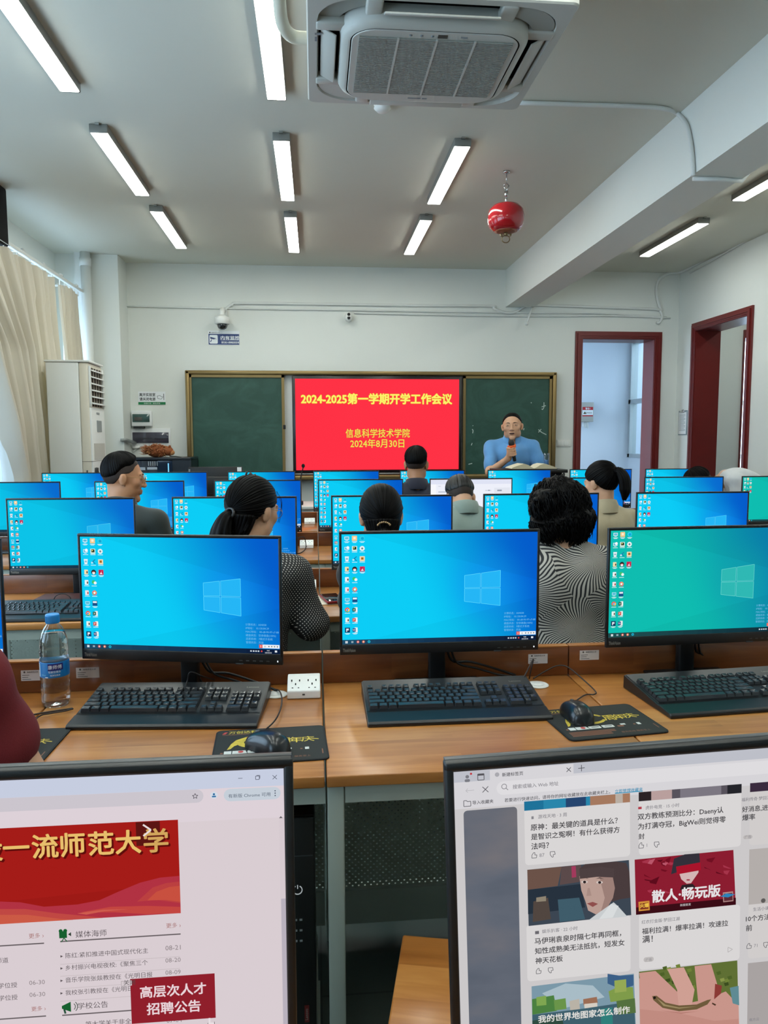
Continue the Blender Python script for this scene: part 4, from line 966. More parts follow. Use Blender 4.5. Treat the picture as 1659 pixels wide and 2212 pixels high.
# plush toy: shaggy brown animal lying on the cabinet
M_fur = PM('shaggy_brown_fur', '#8a4a22', .8, var=.35, vscale=30); M_fur2 = PM('light_tan_fur', '#c58a55', .8, var=.2, vscale=40)
rn = random.Random(5)
c = at(343, 980, Y=7.97); r = thing('plush_toy', 'shaggy brown plush animal lying on top of the black cabinet', 'toy', (c.x, 8.05, zt))
L0 = at(363, 980, Y=7.97).x - at(304, 980, Y=7.97).x
MB().ell((-.03, 0, .065), (L0 * .42, .075, .068), n=20).ell((L0 * .3, -.01, .065), (.055, .055, .05), n=16).build('body', M_fur, r)
h = MB()
for k in range(420):
    th = rn.uniform(0, 2 * math.pi); u = rn.uniform(-1, 1); q = math.sqrt(1 - u * u)
    p = Vector((-.03 + u * L0 * .42, q * math.cos(th) * .075, .065 + q * math.sin(th) * .068)); n = Vector((u * .7, q * math.cos(th), q * math.sin(th)))
    if p.z < .03: continue
    tip = p + n * rn.uniform(.012, .03) + Vector((rn.uniform(-.03, .03), 0, rn.uniform(-.035, .0))) + (Vector((-.04, 0, .03)) if u < -.75 else Vector((0, 0, 0)))
    tip.z = max(tip.z, .004)
    h.tube([p, (p + tip) / 2 + n * .008, tip], [.0035, .003, .0008], rn.choice([0, 0, 0, 1]), n=4)
h.build('mane', [M_fur, M_fur2], r)
MB().ell((L0 * .42, -.015, .05), (.035, .034, .03), n=14).build('muzzle', M_fur2, r)
MB().ell((L0 * .49, -.02, .045), (.012, .012, .010), n=10).build('pink_nose', PM('pink_felt', '#d8578a', .7), r)
MB().lathe([(.012, 0), (.006, .02), (0, .03)], 8, M=T(L0 * .36, .02, .1)).lathe([(.012, 0), (.006, .02), (0, .03)], 8, M=T(L0 * .36, -.035, .1)).build('ears', M_fur, r)
MB().ell((L0 * .40, -.045, .066), .006, n=8).build('eye', M_black, r)
w = MB().tube([at(366, 985, Y=7.95), at(380, 986, Y=7.95), at(392, 988, Y=7.95)], .005, n=6); w = w.build('cable', M_black); tag(w, 'thin black cable lying on the cabinet beside the plush toy', 'cable')
# white teacher's desk with dark monitor (seen from behind) and gooseneck microphone
M_td = PM('white_teacher_desk', '#d9dbd8', .4)
r = thing('teacher_desk', 'white teacher desk in front of the board behind the back row', 'desk', (-.55, 7.25, 0))
MB().box(-.95, .55, -.3, .32, .80, .83, bev=.004).build('desktop', M_td, r)
MB().box(-.93, .53, -.28, -.26, 0, .80).build('front_panel', M_td, r)
for x in (-.93, .51): MB().box(x, x + .02, -.26, .3, 0, .80).build('side_panel', M_td, r)
a = at(407, 1010, Y=7.2); b = at(523, 1008, Y=7.2)
r = thing('teacher_monitor', 'dark monitor seen from behind with a white sticker on its corner', 'monitor', ((a.x + b.x) / 2, 7.2, .83)); w2 = (b.x - a.x) / 2; zt = b.z - .83
MB().box(-w2, w2, -.02, .012, zt - .33, zt, bev=.006).box(-w2 * .6, w2 * .6, -.045, -.018, zt - .27, zt - .09, bev=.012).build('casing', M_case, r)
MB().box(-w2 + .006, w2 - .006, .0115, .0125, zt - .31, zt - .006).build('screen', PM('switched_off_panel', '#08090b', .2), r)
MB().box(-.025, .025, -.06, -.04, .008, zt - .15).build('stand_column', M_case, r); MB().box(-.12, .12, -.13, .06, 0, .008, bev=.003).build('stand_base', M_case, r)
MB().box(w2 - .045, w2 - .005, -.0212, -.0202, zt - .05, zt - .005).build('sticker', M_pvc, r)
MB().box(-w2 + .004, -w2 + .02, -.0212, -.0202, zt - .06, zt - .02).build('label', M_gry, r)
a = at(655, 1009, Y=7.15); b = at(646, 1088, Y=7.15)
r = thing('gooseneck_microphone', 'thin black gooseneck microphone in front of the red slide', 'microphone', (b.x, 7.15, .83))
MB().box(-.04, .04, -.06, .06, 0, .035, bev=.008).build('base', M_black, r)
MB().tube(smooth_path([(0, 0, .03), (.004, 0, .15), (.02, 0, .26), (a.x - b.x, 0, a.z - .83)]), .0055, n=8).build('gooseneck', M_black, r)
MB().ell((a.x - b.x, 0, a.z - .83 + .012), (.017, .017, .02), n=14).build('windscreen', PM('black_foam', '#0c0b0b', .95, bump=.6, bscale=400), r)
# ------------------------------------------------------------------ keyboards
ZT = .7505                                   # desk top
M_kb = PM('black_keyboard_plastic', '#121416', .38, bump=.03, bscale=700); M_kb2 = PM('dark_grey_keyboard_deck', '#2c3033', .35, metal=.3)
M_key = PM('worn_black_keycaps', '#2a2d30', .25, spec=.7)
KW, KD, PITCH = .455, .24, .0193
def kz(y): return .010 + (y + .055) * .125    # the deck rises to the back; y is measured from the deck's middle
_kc = {}
def keycap(w):
    w = round(w, 4)
    if w not in _kc:
        m = MB(); a, d = w / 2 - .0008, PITCH / 2 - .0008; b_, e = a - .0025, d - .003
        lo = [(-a, -d, 0), (a, -d, 0), (a, d, 0), (-a, d, 0)]; hi = [(-b_, -e, .0085), (b_, -e, .0085), (b_, e + .001, .0095), (-b_, e + .001, .0095)]
        m.add(lo + hi, [(0, 1, 5, 4), (1, 2, 6, 5), (2, 3, 7, 6), (3, 0, 4, 7)])
        mid = (0, 0, .0078); m.add(hi + [mid], [(0, 1, 4), (1, 2, 4), (2, 3, 4), (3, 0, 4)], smooth=False)
        o = m.build('key', M_key); _kc[w] = o.data; bpy.data.objects.remove(o)
    return _kc[w]
ROWS = [  # y row, [(x in key units, width in units)]
    (5.25, [(0, 1)] + [(2 + i, 1) for i in range(4)] + [(6.5 + i, 1) for i in range(4)] + [(11 + i, 1) for i in range(4)] + [(15.25 + i, 1) for i in range(3)]),
    (4, [(i, 1) for i in range(13)] + [(13, 2)] + [(15.25 + i, 1) for i in range(3)] + [(18.5 + i, 1) for i in range(4)]),
    (3, [(0, 1.5)] + [(1.5 + i, 1) for i in range(12)] + [(13.5, 1.5)] + [(15.25 + i, 1) for i in range(3)] + [(18.5 + i, 1) for i in range(3)] + [(21.5, 1)]),
    (2, [(0, 1.75)] + [(1.75 + i, 1) for i in range(11)] + [(12.75, 2.25)] + [(18.5 + i, 1) for i in range(3)]),
    (1, [(0, 2.25)] + [(2.25 + i, 1) for i in range(10)] + [(12.25, 2.75)] + [(16.25, 1)] + [(18.5 + i, 1) for i in range(3)] + [(21.5, 1)]),
    (0, [(0, 1.25), (1.25, 1.25), (2.5, 1.25), (3.75, 6.25), (10, 1.25), (11.25, 1.25), (12.5, 1.25), (13.75, 1.25)] + [(15.25 + i, 1) for i in range(3)] + [(18.5, 2), (20.5, 1)])]
def make_keyboard():
    r = thing('keyboard', '', 'keyboard')
    h = KW / 2
    side = [(-KD / 2, 0), (KD / 2, 0), (KD / 2, .034), (KD / 2 - .004, .037), (-.058, .0155), (-.064, .0165), (-KD / 2 + .006, .012), (-KD / 2, .008)]
    m = MB().prism(side, -h, h, 'x', 0); b = m.build('casing', M_kb, r)
    mod = b.modifiers.new('soft', 'BEVEL'); mod.width = .003; mod.segments = 2
    dk = MB(); dk.add([(-h + .004, -.054, kz(-.054) + .0068), (h - .004, -.054, kz(-.054) + .0068), (h - .004, KD / 2 - .004, .0381), (-h + .004, KD / 2 - .004, .0381)], [(0, 1, 2, 3)])
    sl = math.degrees(math.atan2(.0381 - (kz(-.054) + .0068), KD / 2 - .004 + .054))
    MD = T(0, -.054, kz(-.054) + .0072) @ RX(sl)
    dk.build('deck', M_kb2, r)
    x0 = -h + .009; y0 = .012
    for ry, ks in ROWS:
        for u, w in ks:
            if u >= 15: u = u + (.15 if u < 18 else .3)
            o = bpy.data.objects.new('key', keycap(w * PITCH)); COL.objects.link(o); o.parent = r
            o.matrix_local = MD @ T(x0 + (u + w / 2) * PITCH * .985, y0 + ry * PITCH, .0008)
    t = MB(); t.text('Lenovo', h - .058, y0 + 6.3 * PITCH, .011, .0004, 0, MD, bold=.01); t.build('brand_lettering', M_logo, r)
    MB().lathe([(0, 0), (.0012, 0), (.0012, .0008), (0, .0008)], 8, M=MD @ T(h - .105, y0 + 5.7 * PITCH, 0)).build('indicator_light', EM('#3dff6a', 1.4), r)
    return r
KB = [((.345, 1.828), 0, 'black keyboard in the middle of the second row, in front of the middle monitor'),
      ((-.362, 1.865), -4.6, 'black keyboard beside the water bottle in the second row'),
      ((1.078, 1.825), 4.5, 'black keyboard below the green tinted screen, cut by the right edge'),
      ((-1.06, 3.00), -1, 'black keyboard in the third row at the left, in front of the dark red folder'),
      ((.36, 4.62), 2, 'keyboard in the fourth row, only its dark end showing beside a monitor')]
kb0 = None
for (x, y), rz, lab in KB:
    kb0, o = (make_keyboard(),) * 2 if kb0 is None else (kb0, copy_tree(kb0))
    o.location = (x, y, ZT); o.rotation_euler = (0, 0, R(rz)); tag(o, lab, group='black keyboards on the desks')

# ------------------------------------------------------------------ mouse pads and mice
M_pad = PM('black_mouse_pad', '#1f211d', .8, bump=.1, bscale=900); M_edge = PM('black_stitched_edge', '#0d0c0b', .8)
M_pgold = PM('gold_print', '#c6ae3c', .6, var=.25, vscale=60); M_pwhite = PM('white_print', '#c9cbc6', .7); M_pbrown = PM('brown_print', '#7c4f38', .7); M_pred = PM('red_print', '#b5403c', .7)
def make_pad(w=.252, d=.192):
    r = thing('mouse_pad', '', 'mouse pad')
    def rrp(x, y, rad): return [(cx + rad * math.cos(R(a0 + 15 * k)), cy + rad * math.sin(R(a0 + 15 * k))) for cx, cy, a0 in ((x - rad, y - rad, 0), (-x + rad, y - rad, 90), (-x + rad, -y + rad, 180), (x - rad, -y + rad, 270)) for k in range(7)]
    MB().prism(rrp(w / 2, d / 2, .014), 0, .0028, 'z').build('edge', M_edge, r)
    m = MB().prism(rrp(w / 2 - .004, d / 2 - .004, .011), .0005, .0031, 'z'); M = T(0, 0, .0031); I = .0002
    # brush-written 10 and the anniversary characters
    X = lambda u: -w / 2 + u * w; Y = lambda v: d / 2 - v * d
    m.flat([(X(.12), Y(.60)), (X(.15), Y(.44)), (X(.19), Y(.33)), (X(.29), Y(.24)), (X(.275), Y(.34)), (X(.22), Y(.46)), (X(.18), Y(.5)), (X(.15), Y(.58))][::-1], I, 1, M)
    outer = []; inner = []
    for k in range(23):
        a = R(20 + 320 * k / 22); wd = .35 + .65 * abs(math.sin(a / 2))
        outer.append((X(.385) + .047 * math.cos(a), Y(.41) + .034 * math.sin(a))); inner.append((X(.385) + (.047 - .016 * wd) * math.cos(a), Y(.41) + (.034 - .015 * wd) * math.sin(a)))
    for k in range(22): m.flat([outer[k], outer[k + 1], inner[k + 1], inner[k]], I, 1, M)
    m.text('周', X(.55), Y(.49), .036, I, 1, M, align='l', stamp=.012); m.text('年', X(.665), Y(.48), .033, I, 1, M, align='l', stamp=.012); m.text('庆', X(.775), Y(.47), .031, I, 1, M, align='l', stamp=.012)
    m.line([(X(.86), Y(.40)), (X(.93), Y(.43))], .004, I, 1, M)
    m.text('万创达科技', X(.115), Y(.125), .017, I, 1, M, stamp=.012).flat([(X(.055), Y(.13)), (X(.08), Y(.07)), (X(.105), Y(.07)), (X(.085), Y(.13))], I, 4, M).line([(X(.06), Y(.16)), (X(.30), Y(.16))], .0025, I, 3, M)
    # small pictures of goods
    for u, kind in ((.115, 0), (.235, 1), (.36, 2), (.495, 3), (.64, 4), (.80, 5)):
        x, y = X(u), Y(.69)
        if kind == 0: m.rect(x - .004, y - .006, x + .012, y + .010, I, 2, M).rect(x + .014, y - .006, x + .018, y + .010, I, 2, M).rect(x - .012, y - .003, x - .006, y + .003, I, 3, M)
        elif kind == 1: m.flat([(x - .016, y - .006), (x + .016, y - .006), (x + .012, y + .010), (x - .012, y + .010)], I, 2, M).disc(x + .002, y + .003, .006, I * 2, 4, M)
        elif kind in (2, 3): m.rrect(x - .015, y - .006, x + .015, y + .009, .003, I, 2, M).rect(x - .008, y + .001, x + .011, y + .004, I * 2, 0, M)
        elif kind == 4: m.rrect(x - .014, y - .007, x + .002, y + .001, .002, I, 3, M).rect(x - .002, y + .002, x + .011, y + .010, I, 2, M)
        else: m.disc(x - .008, y + .001, .003, I, 3, M).rect(x, y - .003, x + .009, y + .009, I, 2, M)
    for k in range(4): m.line([(X(.06), Y(.79 + .035 * k)), (X(.52 if k < 2 else .46), Y(.79 + .035 * k))], .004, I, 3, M)
    m.text('服务热线 服务至上', X(.55), Y(.905), .009, I, 3, M)
    m.rect(X(.945), Y(.85), X(.955), Y(.72), I, 3, M)
    m.build('printed_surface', [M_pad, M_pgold, M_pwhite, M_pbrown, M_pred], r)
    return r
PADS = [((-.107, 1.628), 3, 'mouse pad with gold characters in front of the left keyboard', .256), ((.685, 1.688), 6.5, 'mouse pad with gold characters between the middle and the right keyboard', 0), ((-.712, 1.68), -1, 'dark mouse pad under the arm of the person in dark red', 0)]
pd = None
for (x, y), rz, lab, _ in PADS:
    pd, o = (make_pad(),) * 2 if pd is None else (pd, copy_tree(pd))
    o.location = (x, y, ZT); o.rotation_euler = (0, 0, R(rz)); tag(o, lab, group='printed mouse pads')
M_mouse = PM('satin_black_mouse', '#15171a', .3, spec=.5, coat=.2)
def mouse_mesh():
    P = []
    for i in range(21):
        t = -1 + 2 * i / 20; row = []
        for j in range(25):
            a = math.pi * j / 24; wd = .0325 * (1 - .18 * t * t) * math.sqrt(max(0, 1 - t ** 6)) * (1.0 - .06 * math.cos(math.pi * t)); hh = .038 * math.sqrt(max(0, 1 - abs(t) ** 2.6)) * (1 - .16 * (t - .15)) + .001
            row.append((wd * math.copysign(abs(math.cos(a)) ** .72, math.cos(a)), t * .058, .001 + hh * math.sin(a) ** .75))
        P.append(row)
    return P
MP = mouse_mesh()
MICE = [((-.112, 1.600), 46, [(553, 1588, 0), (585, 1566, .004), (603, 1540, .012), (609, 1512, .016), (604, 1493, .012), (592, 1488, .003)], 'black mouse on the pad in front of the left keyboard'),
        ((.632, 1.712), 2, [(1234, 1508, 0), (1262, 1502, .002), (1283, 1500, .003), (1286, 1493, .004), (1262, 1470, .012), (1228, 1442, .03), (1205, 1438, .032), (1178, 1450, .018), (1152, 1466, .003)], 'black mouse on the pad beside the middle keyboard'),
        ((-.675, 1.672), 6, [(68, 1562, 0), (84, 1548, .004), (110, 1541, .003), (140, 1536, .003), (158, 1531, .003)], 'black mouse half hidden by the dark red sleeve')]
M_cord = PM('dark_brown_black_cord', '#1d1412', .5)
for (x, y), rz, cable, lab in MICE:
    r = thing('computer_mouse', lab, 'computer mouse', (x, y, ZT + .0033), rz, 'black mice')
    MB().grid(MP).build('body', M_mouse, r)
    m = MB().lathe([(0, -.003), (.009, -.003), (.009, .003), (0, .003)], 16, M=T(0, .030, .0275) @ RY(90)); m.build('scroll_wheel', M_rim, r)
    MB().line([(0, .016), (0, .055)], .0012, 0, 0, T(0, 0, .0375)).build('button_gap', M_black, r) if False else None
    inv = (T(x, y, ZT + .0033) @ RZ(rz)).inverted()
    pts = [inv @ (Vector((x, y, ZT + .012)) + (RZ(rz) @ Vector((0, .053, 0))))]
    for px, py, h in cable[1:]: pts.append(inv @ at(px, py, Z=ZT + .003 + h))
    MB().tube(smooth_path(pts, 8), .0019, n=8).build('cable', M_cord, r)
    MB().lathe([(.0035, 0), (.0022, .014)], 8, M=T(0, .053, .009) @ RX(-90)).build('strain_relief', M_pred, r)
# keyboard cords that rise against the ledge
for pts, lab in (([(1128, 1470, .03), (1140, 1447, .05), (1152, 1424, .066), (1147, 1447, .035), (1143, 1466, .004)], 'dark cord looping up the ledge behind the middle keyboard'),
                 ([(400, 1487, .03), (405, 1470, .045), (412, 1452, .07), (440, 1462, .05), (470, 1470, .01)], 'thin dark cord behind the left keyboard')):
    o = MB().tube(smooth_path([at(a, b, Z=ZT + h) for a, b, h in pts], 8), .002, n=8).build('desk_wire', M_cord); tag(o, lab, 'wire', 'loose wires on the desks')
o = MB().tube(smooth_path([at(a, b, Z=ZT + .002) for a, b in ((40, 1551), (80, 1542), (130, 1534), (157, 1530))], 8), .002, n=8).build('desk_wire', M_cord)
tag(o, 'dark cord on the desk in front of the water bottle', 'wire', 'loose wires on the desks')

# ------------------------------------------------------------------ sockets, cable grommets, asset stickers
def make_socket():
    r = thing('desk_socket', '', 'socket box')
    side = [(0, 0), (.075, 0), (.075, .046), (.055, .046), (0, .022)]
    b = MB().prism(side, -.044, .044, 'x').build('casing', M_white, r); mod = b.modifiers.new('soft', 'BEVEL'); mod.width = .003; mod.segments = 2
    MS = T(0, 0, .0225) @ RX(math.degrees(math.atan2(.024, .055)))
    m = MB()
    for x in (-.022, .022):
        m.rect(x - .012, .036, x - .009, .044, .0004, 0, MS).rect(x + .009, .036, x + .012, .044, .0004, 0, MS).rect(x - .0015, .022, x + .0015, .03, .0004, 0, MS)
        m.rect(x - .010, .010, x - .006, .013, .0004, 0, MS).rect(x + .006, .010, x + .010, .013, .0004, 0, MS)
    m.build('outlet_holes', M_dark, r)
    MB().box(-.004, .003, -.0008, .0, .010, .014).build('indicator', M_rim, r)
    return r
so = None
for x, y, lab in ((-.037, 1.925, 'white socket box on the second row ledge, left of the middle keyboard'), (-.045, 3.33, 'white socket box of the third row behind the dotted blouse'), (-.06, 4.74, 'white socket box of the fourth row above the dotted blouse'), (-.05, 6.15, 'small white socket box of the back row, beneath the microphone')):
    so, o = (make_socket(),) * 2 if so is None else (so, copy_tree(so))
    o.location = (x, y, ZT); tag(o, lab, group='white socket boxes')
o = MB().tube(smooth_path([at(a, b, Z=ZT + h) for a, b, h in ((640, 1163, .06), (655, 1160, .08), (660, 1170, .05), (660, 1185, .012), (650, 1194, .003), (640, 1196, .003))], 6), .003, n=8).build('socket_cord', M_cord)
tag(o, 'grey cord hanging from the socket box of the fourth row', 'cord')
gr = None
for p, lab in ((at(596, 1501, Z=ZT), 'white round cable grommet beside the left keyboard'), (at(1161, 1480, Z=ZT), 'white round cable grommet beside the middle keyboard')):
    r = thing('cable_grommet', lab, 'cable grommet', (p.x, p.y, ZT), 0, 'white cable grommets')
    MB().lathe([(0, 0), (.031, 0), (.031, .002), (.026, .004), (0, .004)], 32).build('ring', M_white, r); MB().lathe([(0, .004), (.019, .004), (.018, .0055), (0, .0055)], 28).build('cap', M_white, r)
M_stk = PM('grey_white_sticker', '#cfc9c4', .5); M_sink = PM('sticker_ink', '#4a4744', .6)
def sticker(px0, py0, px1, py1, lab):
    a = at(px0, py1, Y=2.0495); b = at(px1, py0, Y=2.0495); w = b.x - a.x; h = b.z - a.z
    m = MB(); M = FACE
    m.rrect(-w / 2, 0, w / 2, h, .002, .0004, 0, M).add([(-w / 2, 0, 0), (w / 2, 0, 0), (w / 2, 0, h), (-w / 2, 0, h)], [(0, 3, 2, 1)], 0)
    m.disc(-w * .32, h * .82, h * .09, .0007, 1, M).text('海南师范大学', w * .08, h * .75, h * .17, .0007, 1, M, align='c', stamp=.012, width=w * .56)
    for k, l in enumerate((.36, .30, .44)): m.rect(-w * .44, h * (.5 - .19 * k), -w * .44 + w * l, h * (.55 - .19 * k), .0007, 1, M)
    o = m.build('asset_sticker', [M_stk, M_sink], None, ((a.x + b.x) / 2, 2.0495, a.z)); return tag(o, lab, 'sticker', 'asset stickers on the ledge')
sticker(46, 1447, 88, 1471, 'white asset sticker on the ledge, half hidden by the water bottle')
sticker(165, 1441, 214, 1465, 'white asset sticker on the ledge right of the water bottle')
sticker(1141, 1412, 1183, 1434, 'white asset sticker behind the cord, under the middle monitor corner')
sticker(1252, 1404, 1294, 1426, 'white asset sticker on the ledge below the striped blouse')

# ------------------------------------------------------------------ water bottle
def mat_thin(name, tint, ior=1.4, gl=.9):
    m = bpy.data.materials.new(name); m.use_nodes = True; nt = m.node_tree; nt.nodes.clear(); L = nt.links.new
    t = node(nt, 'ShaderNodeBsdfTransparent'); t.inputs[0].default_value = tint; g = node(nt, 'ShaderNodeBsdfGlossy', i_Roughness=.04)
    f = node(nt, 'ShaderNodeLayerWeight', i_Blend=.35); p = node(nt, 'ShaderNodeMath', operation='POWER'); p.inputs[1].default_value = 1.8
    s = node(nt, 'ShaderNodeMath', operation='MULTIPLY_ADD'); s.inputs[1].default_value = gl; s.inputs[2].default_value = .04
    x = node(nt, 'ShaderNodeMixShader'); o = node(nt, 'ShaderNodeOutputMaterial')
    L(f.outputs['Facing'], p.inputs[0]); L(p.outputs[0], s.inputs[0]); L(s.outputs[0], x.inputs[0]); L(t.outputs[0], x.inputs[1]); L(g.outputs[0], x.inputs[2]); L(x.outputs[0], o.inputs[0]); return m
M_pet = mat_thin('clear_bottle_plastic', (.94, .96, .96, 1))
M_water, nt, b = newmat('water'); b.inputs['Base Color'].default_value = (1, 1, 1, 1); b.inputs['Roughness'].default_value = 0; b.inputs['IOR'].default_value = 1.2; b.inputs['Transmission Weight'].default_value = 1
p = at(113, 1529, Z=ZT); top = at(113, 1337, Y=p.y).z - ZT; k = top / .225
r = thing('water_bottle', 'clear plastic water bottle with blue cap standing left of the keyboard', 'bottle', (p.x, p.y + .03, ZT)); k *= 1.015
br = at(145, 1450, Y=p.y + .03).x - at(83, 1450, Y=p.y + .03).x; R0 = br / 2
prof = [(0, .006), (.55, .003), (.86, 0), (.96, .006), (1, .016), (1, .03), (.965, .034), (.965, .037), (1, .041), (1, .056), (.965, .06), (.965, .063), (1, .067), (1, .074), (.985, .076), (.985, .112), (1, .114), (1, .122), (.965, .126), (.965, .129), (1, .133), (.99, .14), (.955, .144), (.955, .147), (.98, .151), (.93, .165), (.80, .181), (.62, .194), (.46, .2015), (.42, .204), (.42, .2245), (0, .2245)]
MB().lathe([(a * R0, z * k) for a, z in prof], 48).build('bottle_body', M_pet, r)
wp = [(a * R0 * .965, z * k + .0012) for a, z in prof if z < .192]; wp.append((0, wp[-1][1])); MB().lathe(wp, 40).build('water', M_water, r)
lab_ = MB().lathe([(R0 * .998, .0755 * k), (R0 * 1.004, .0765 * k), (R0 * 1.004, .1125 * k), (R0 * .998, .1135 * k)], 48, 0)
def wrap(mb, pts_fn): pass
LM = MB()
def onlabel(u0, u1, z0, z1, rad, mat, n=12):
    P = [[(rad * math.cos(R(u0 + (u1 - u0) * j / n)), rad * math.sin(R(u0 + (u1 - u0) * j / n)), z) for j in range(n + 1)] for z in (z0, z1)]
    LM.grid(P, mat)
ra = R0 * 1.0085
onlabel(-160, -140, .078 * k, .110 * k, ra, 1, 6)
for j in range(9): onlabel(-157, -143, (.080 + j * .0032) * k, (.0815 + j * .0032) * k, ra + .0002, 2, 4)
onlabel(-98, -38, .094 * k, .111 * k, ra, 3); onlabel(-110, -98, .0765 * k, .0785 * k, ra, 1)
def text_wrap(s, u, z, size, rad, mat, st=0.0):
    vv, ff, a, b = text_geo(s, st); off = (a + b) / 2
    LM.add([(rad * math.cos(R(u) + (q[0] - off) * size / rad), rad * math.sin(R(u) + (q[0] - off) * size / rad), z + q[1] * size) for q in vv], ff, mat)
text_wrap('康师傅', -70, .0985 * k, .0115, ra + .0003, 1); text_wrap('包装饮用水', -72, .0885 * k, .0062, ra, 1); text_wrap('550ml', -118, .081 * k, .0055, ra, 4); text_wrap('纯净饮用水', -70, .0805 * k, .005, ra, 1)
lab_.m = [0] * len(lab_.m)
lb = lab_.build('label', PM('blue_bottle_label', '#1672b4', .35, var=.1, vscale=30), r)
LM.build('label_print', [M_white, M_pvc, M_ink, PM('dark_navy_badge', '#1b1e6a', .35), PM('cyan_print', '#7fd0ea', .4)], lb)
cp_ = [(0, .2275), (.44, .2275), (.47, .226), (.48, .222), (.48, .2065), (.45, .2055), (0, .2055)]
m = MB().lathe([(a * R0, z * k) for a, z in cp_][::-1], 40); 
for j in range(36): a = 2 * math.pi * j / 36; m.box(-.0005, .0005, R0 * .475, R0 * .488, .208 * k, .2235 * k, M=Matrix.Rotation(a, 4, 'Z'))
m.build('cap', PM('blue_bottle_cap', '#2b86c9', .35), r)

# ------------------------------------------------------------------ things on the third row: phone on papers, dark red folder
def quad_on(px): return [at(x, y, Z=ZT) for x, y in px]
c = at(712, 1299, Z=ZT)
r = thing('paper_sheets', 'cream paper sheets under the phone on the third row desk', 'paper', (c.x + .02, c.y + .02, ZT))
MB().box(-.105, .16, -.085, .10, 0, .003, M=RZ(8)).build('sheet', PM('cream_paper', '#d9cfb8', .7), r); MB().box(-.02, .2, -.04, .13, .0032, .005, M=RZ(-24)).build('sheet', PM('cream_paper', '#d9cfb8', .7), r)
c = at(713, 1293, Z=ZT + .01)
r = thing('smartphone', 'smartphone in a red case lying on cream papers', 'phone', (c.x + .008, c.y, ZT + .0052), -168)
MB().box(-.04, .04, -.08, .08, 0, .011, bev=.004).build('case', PM('dark_red_phone_case', '#7c1420', .35), r); MB().box(-.036, .036, -.076, .076, .0105, .0117, bev=.0004).build('glass', PM('black_phone_glass', '#10161d', .06), r)
c = at(140, 1289, Z=ZT)
r = thing('folder', 'dark red folder lying behind the third row keyboard', 'folder', (c.x + .05, 3.24, ZT), -2)
MB().box(-.13, .13, -.085, .085, 0, .016, bev=.002).build('cover', PM('black_cover', '#17130f', .5), r); MB().box(-.126, .126, -.081, .081, .0161, .022, bev=.002).build('front_board', PM('dark_red_cover', '#4a2420', .45), r)
MB().tube([(.0 + .035 * math.cos(a), -.06, .022 + .026 * math.sin(a)) for a in np.linspace(0, math.pi, 12)], .002, n=6).build('band', M_black, r)

# ------------------------------------------------------------------ tower computer and stools
r = thing('tower_computer', 'black tower computer standing beside the pale desk post', 'computer', (-.103, 1.515, .15))
M_tw = PM('black_tower_plastic', '#0c0d0e', .35)
MB().box(-.092, .092, .012, .32, 0, .486, bev=.004).build('casing', M_tw, r)
f = MB().box(-.092, .03, -.004, .014, .0, .486, bev=.004).box(.032, .092, .0, .014, 0, .486, bev=.003); f.build('front_bezel', M_tw, r)
cx, cz = .055, .325
m = MB().tube([(cx + .0095 * math.sin(a), -.0012, cz + .0095 * math.cos(a)) for a in np.linspace(.5, 5.78, 22)], .0010, n=6).tube([(cx, -.0012, cz + .003), (cx, -.0012, cz + .011)], .0010, n=6); m.build('power_button', EM('#b9c2c4', .8), r)
MB().box(.036, .088, -.001, .001, .40, .402).build('seam', M_rim, r)
for i in range(2):
    for j in range(3): MB().box(.047 + i * .011, .053 + i * .011, -.0016, .001, .255 - j * .024, .259 - j * .024).build('usb_port', M_alu, r)
m = MB().box(.066, .076, -.0018, .0, .02, .058, 0); m.text('Lenovo', 0, 0, .009, .0004, 1, T(.0735, -.0018, .039) @ FACE @ RZ(90), align='c'); m.build('brand_badge', [PM('dark_red_badge', '#5c1a18', .4), M_logo], r)
MB().box(-.105, .10, -.005, .33, -.15, -.14).box(-.1, -.09, 0, .32, -.14, 0).box(.085, .095, 0, .32, -.14, 0).build('stand', M_leg, r)
def make_stool(seat=.36):
    r = thing('wooden_stool', '', 'stool')
    h = seat / 2
    MB().box(-h, h, -.13, .13, .425, .45, bev=.004).build('seat', M_wood[1], r)
    for x in (-1, 1):
        for y in (-1, 1): MB().box(x * (h - .04) - .014, x * (h - .04) + .014, y * .10 - .014, y * .10 + .014, 0, .425).build('leg', M_leg, r)
    MB().box(-h + .04, h - .04, -.11, -.09, .13, .155).box(-h + .04, h - .04, .09, .11, .13, .155).build('stretcher', M_leg, r)
    return r
c = at(870, 2018, Z=.45)
st0 = make_stool(); q = RZ(-13) @ Vector((.18, -.13, 0)); st0.location = (c.x + q.x, c.y + q.y, 0); st0.rotation_euler = (0, 0, R(-13))
tag(st0, 'wooden stool top seen between the two nearest monitors', group='wooden stools')
def stool_for(x, y, rz, who):
    o = copy_tree(st0); o.location = (x, y, 0); o.rotation_euler = (0, 0, R(rz)); tag(o, 'wooden stool under ' + who, group='wooden stools'); return o
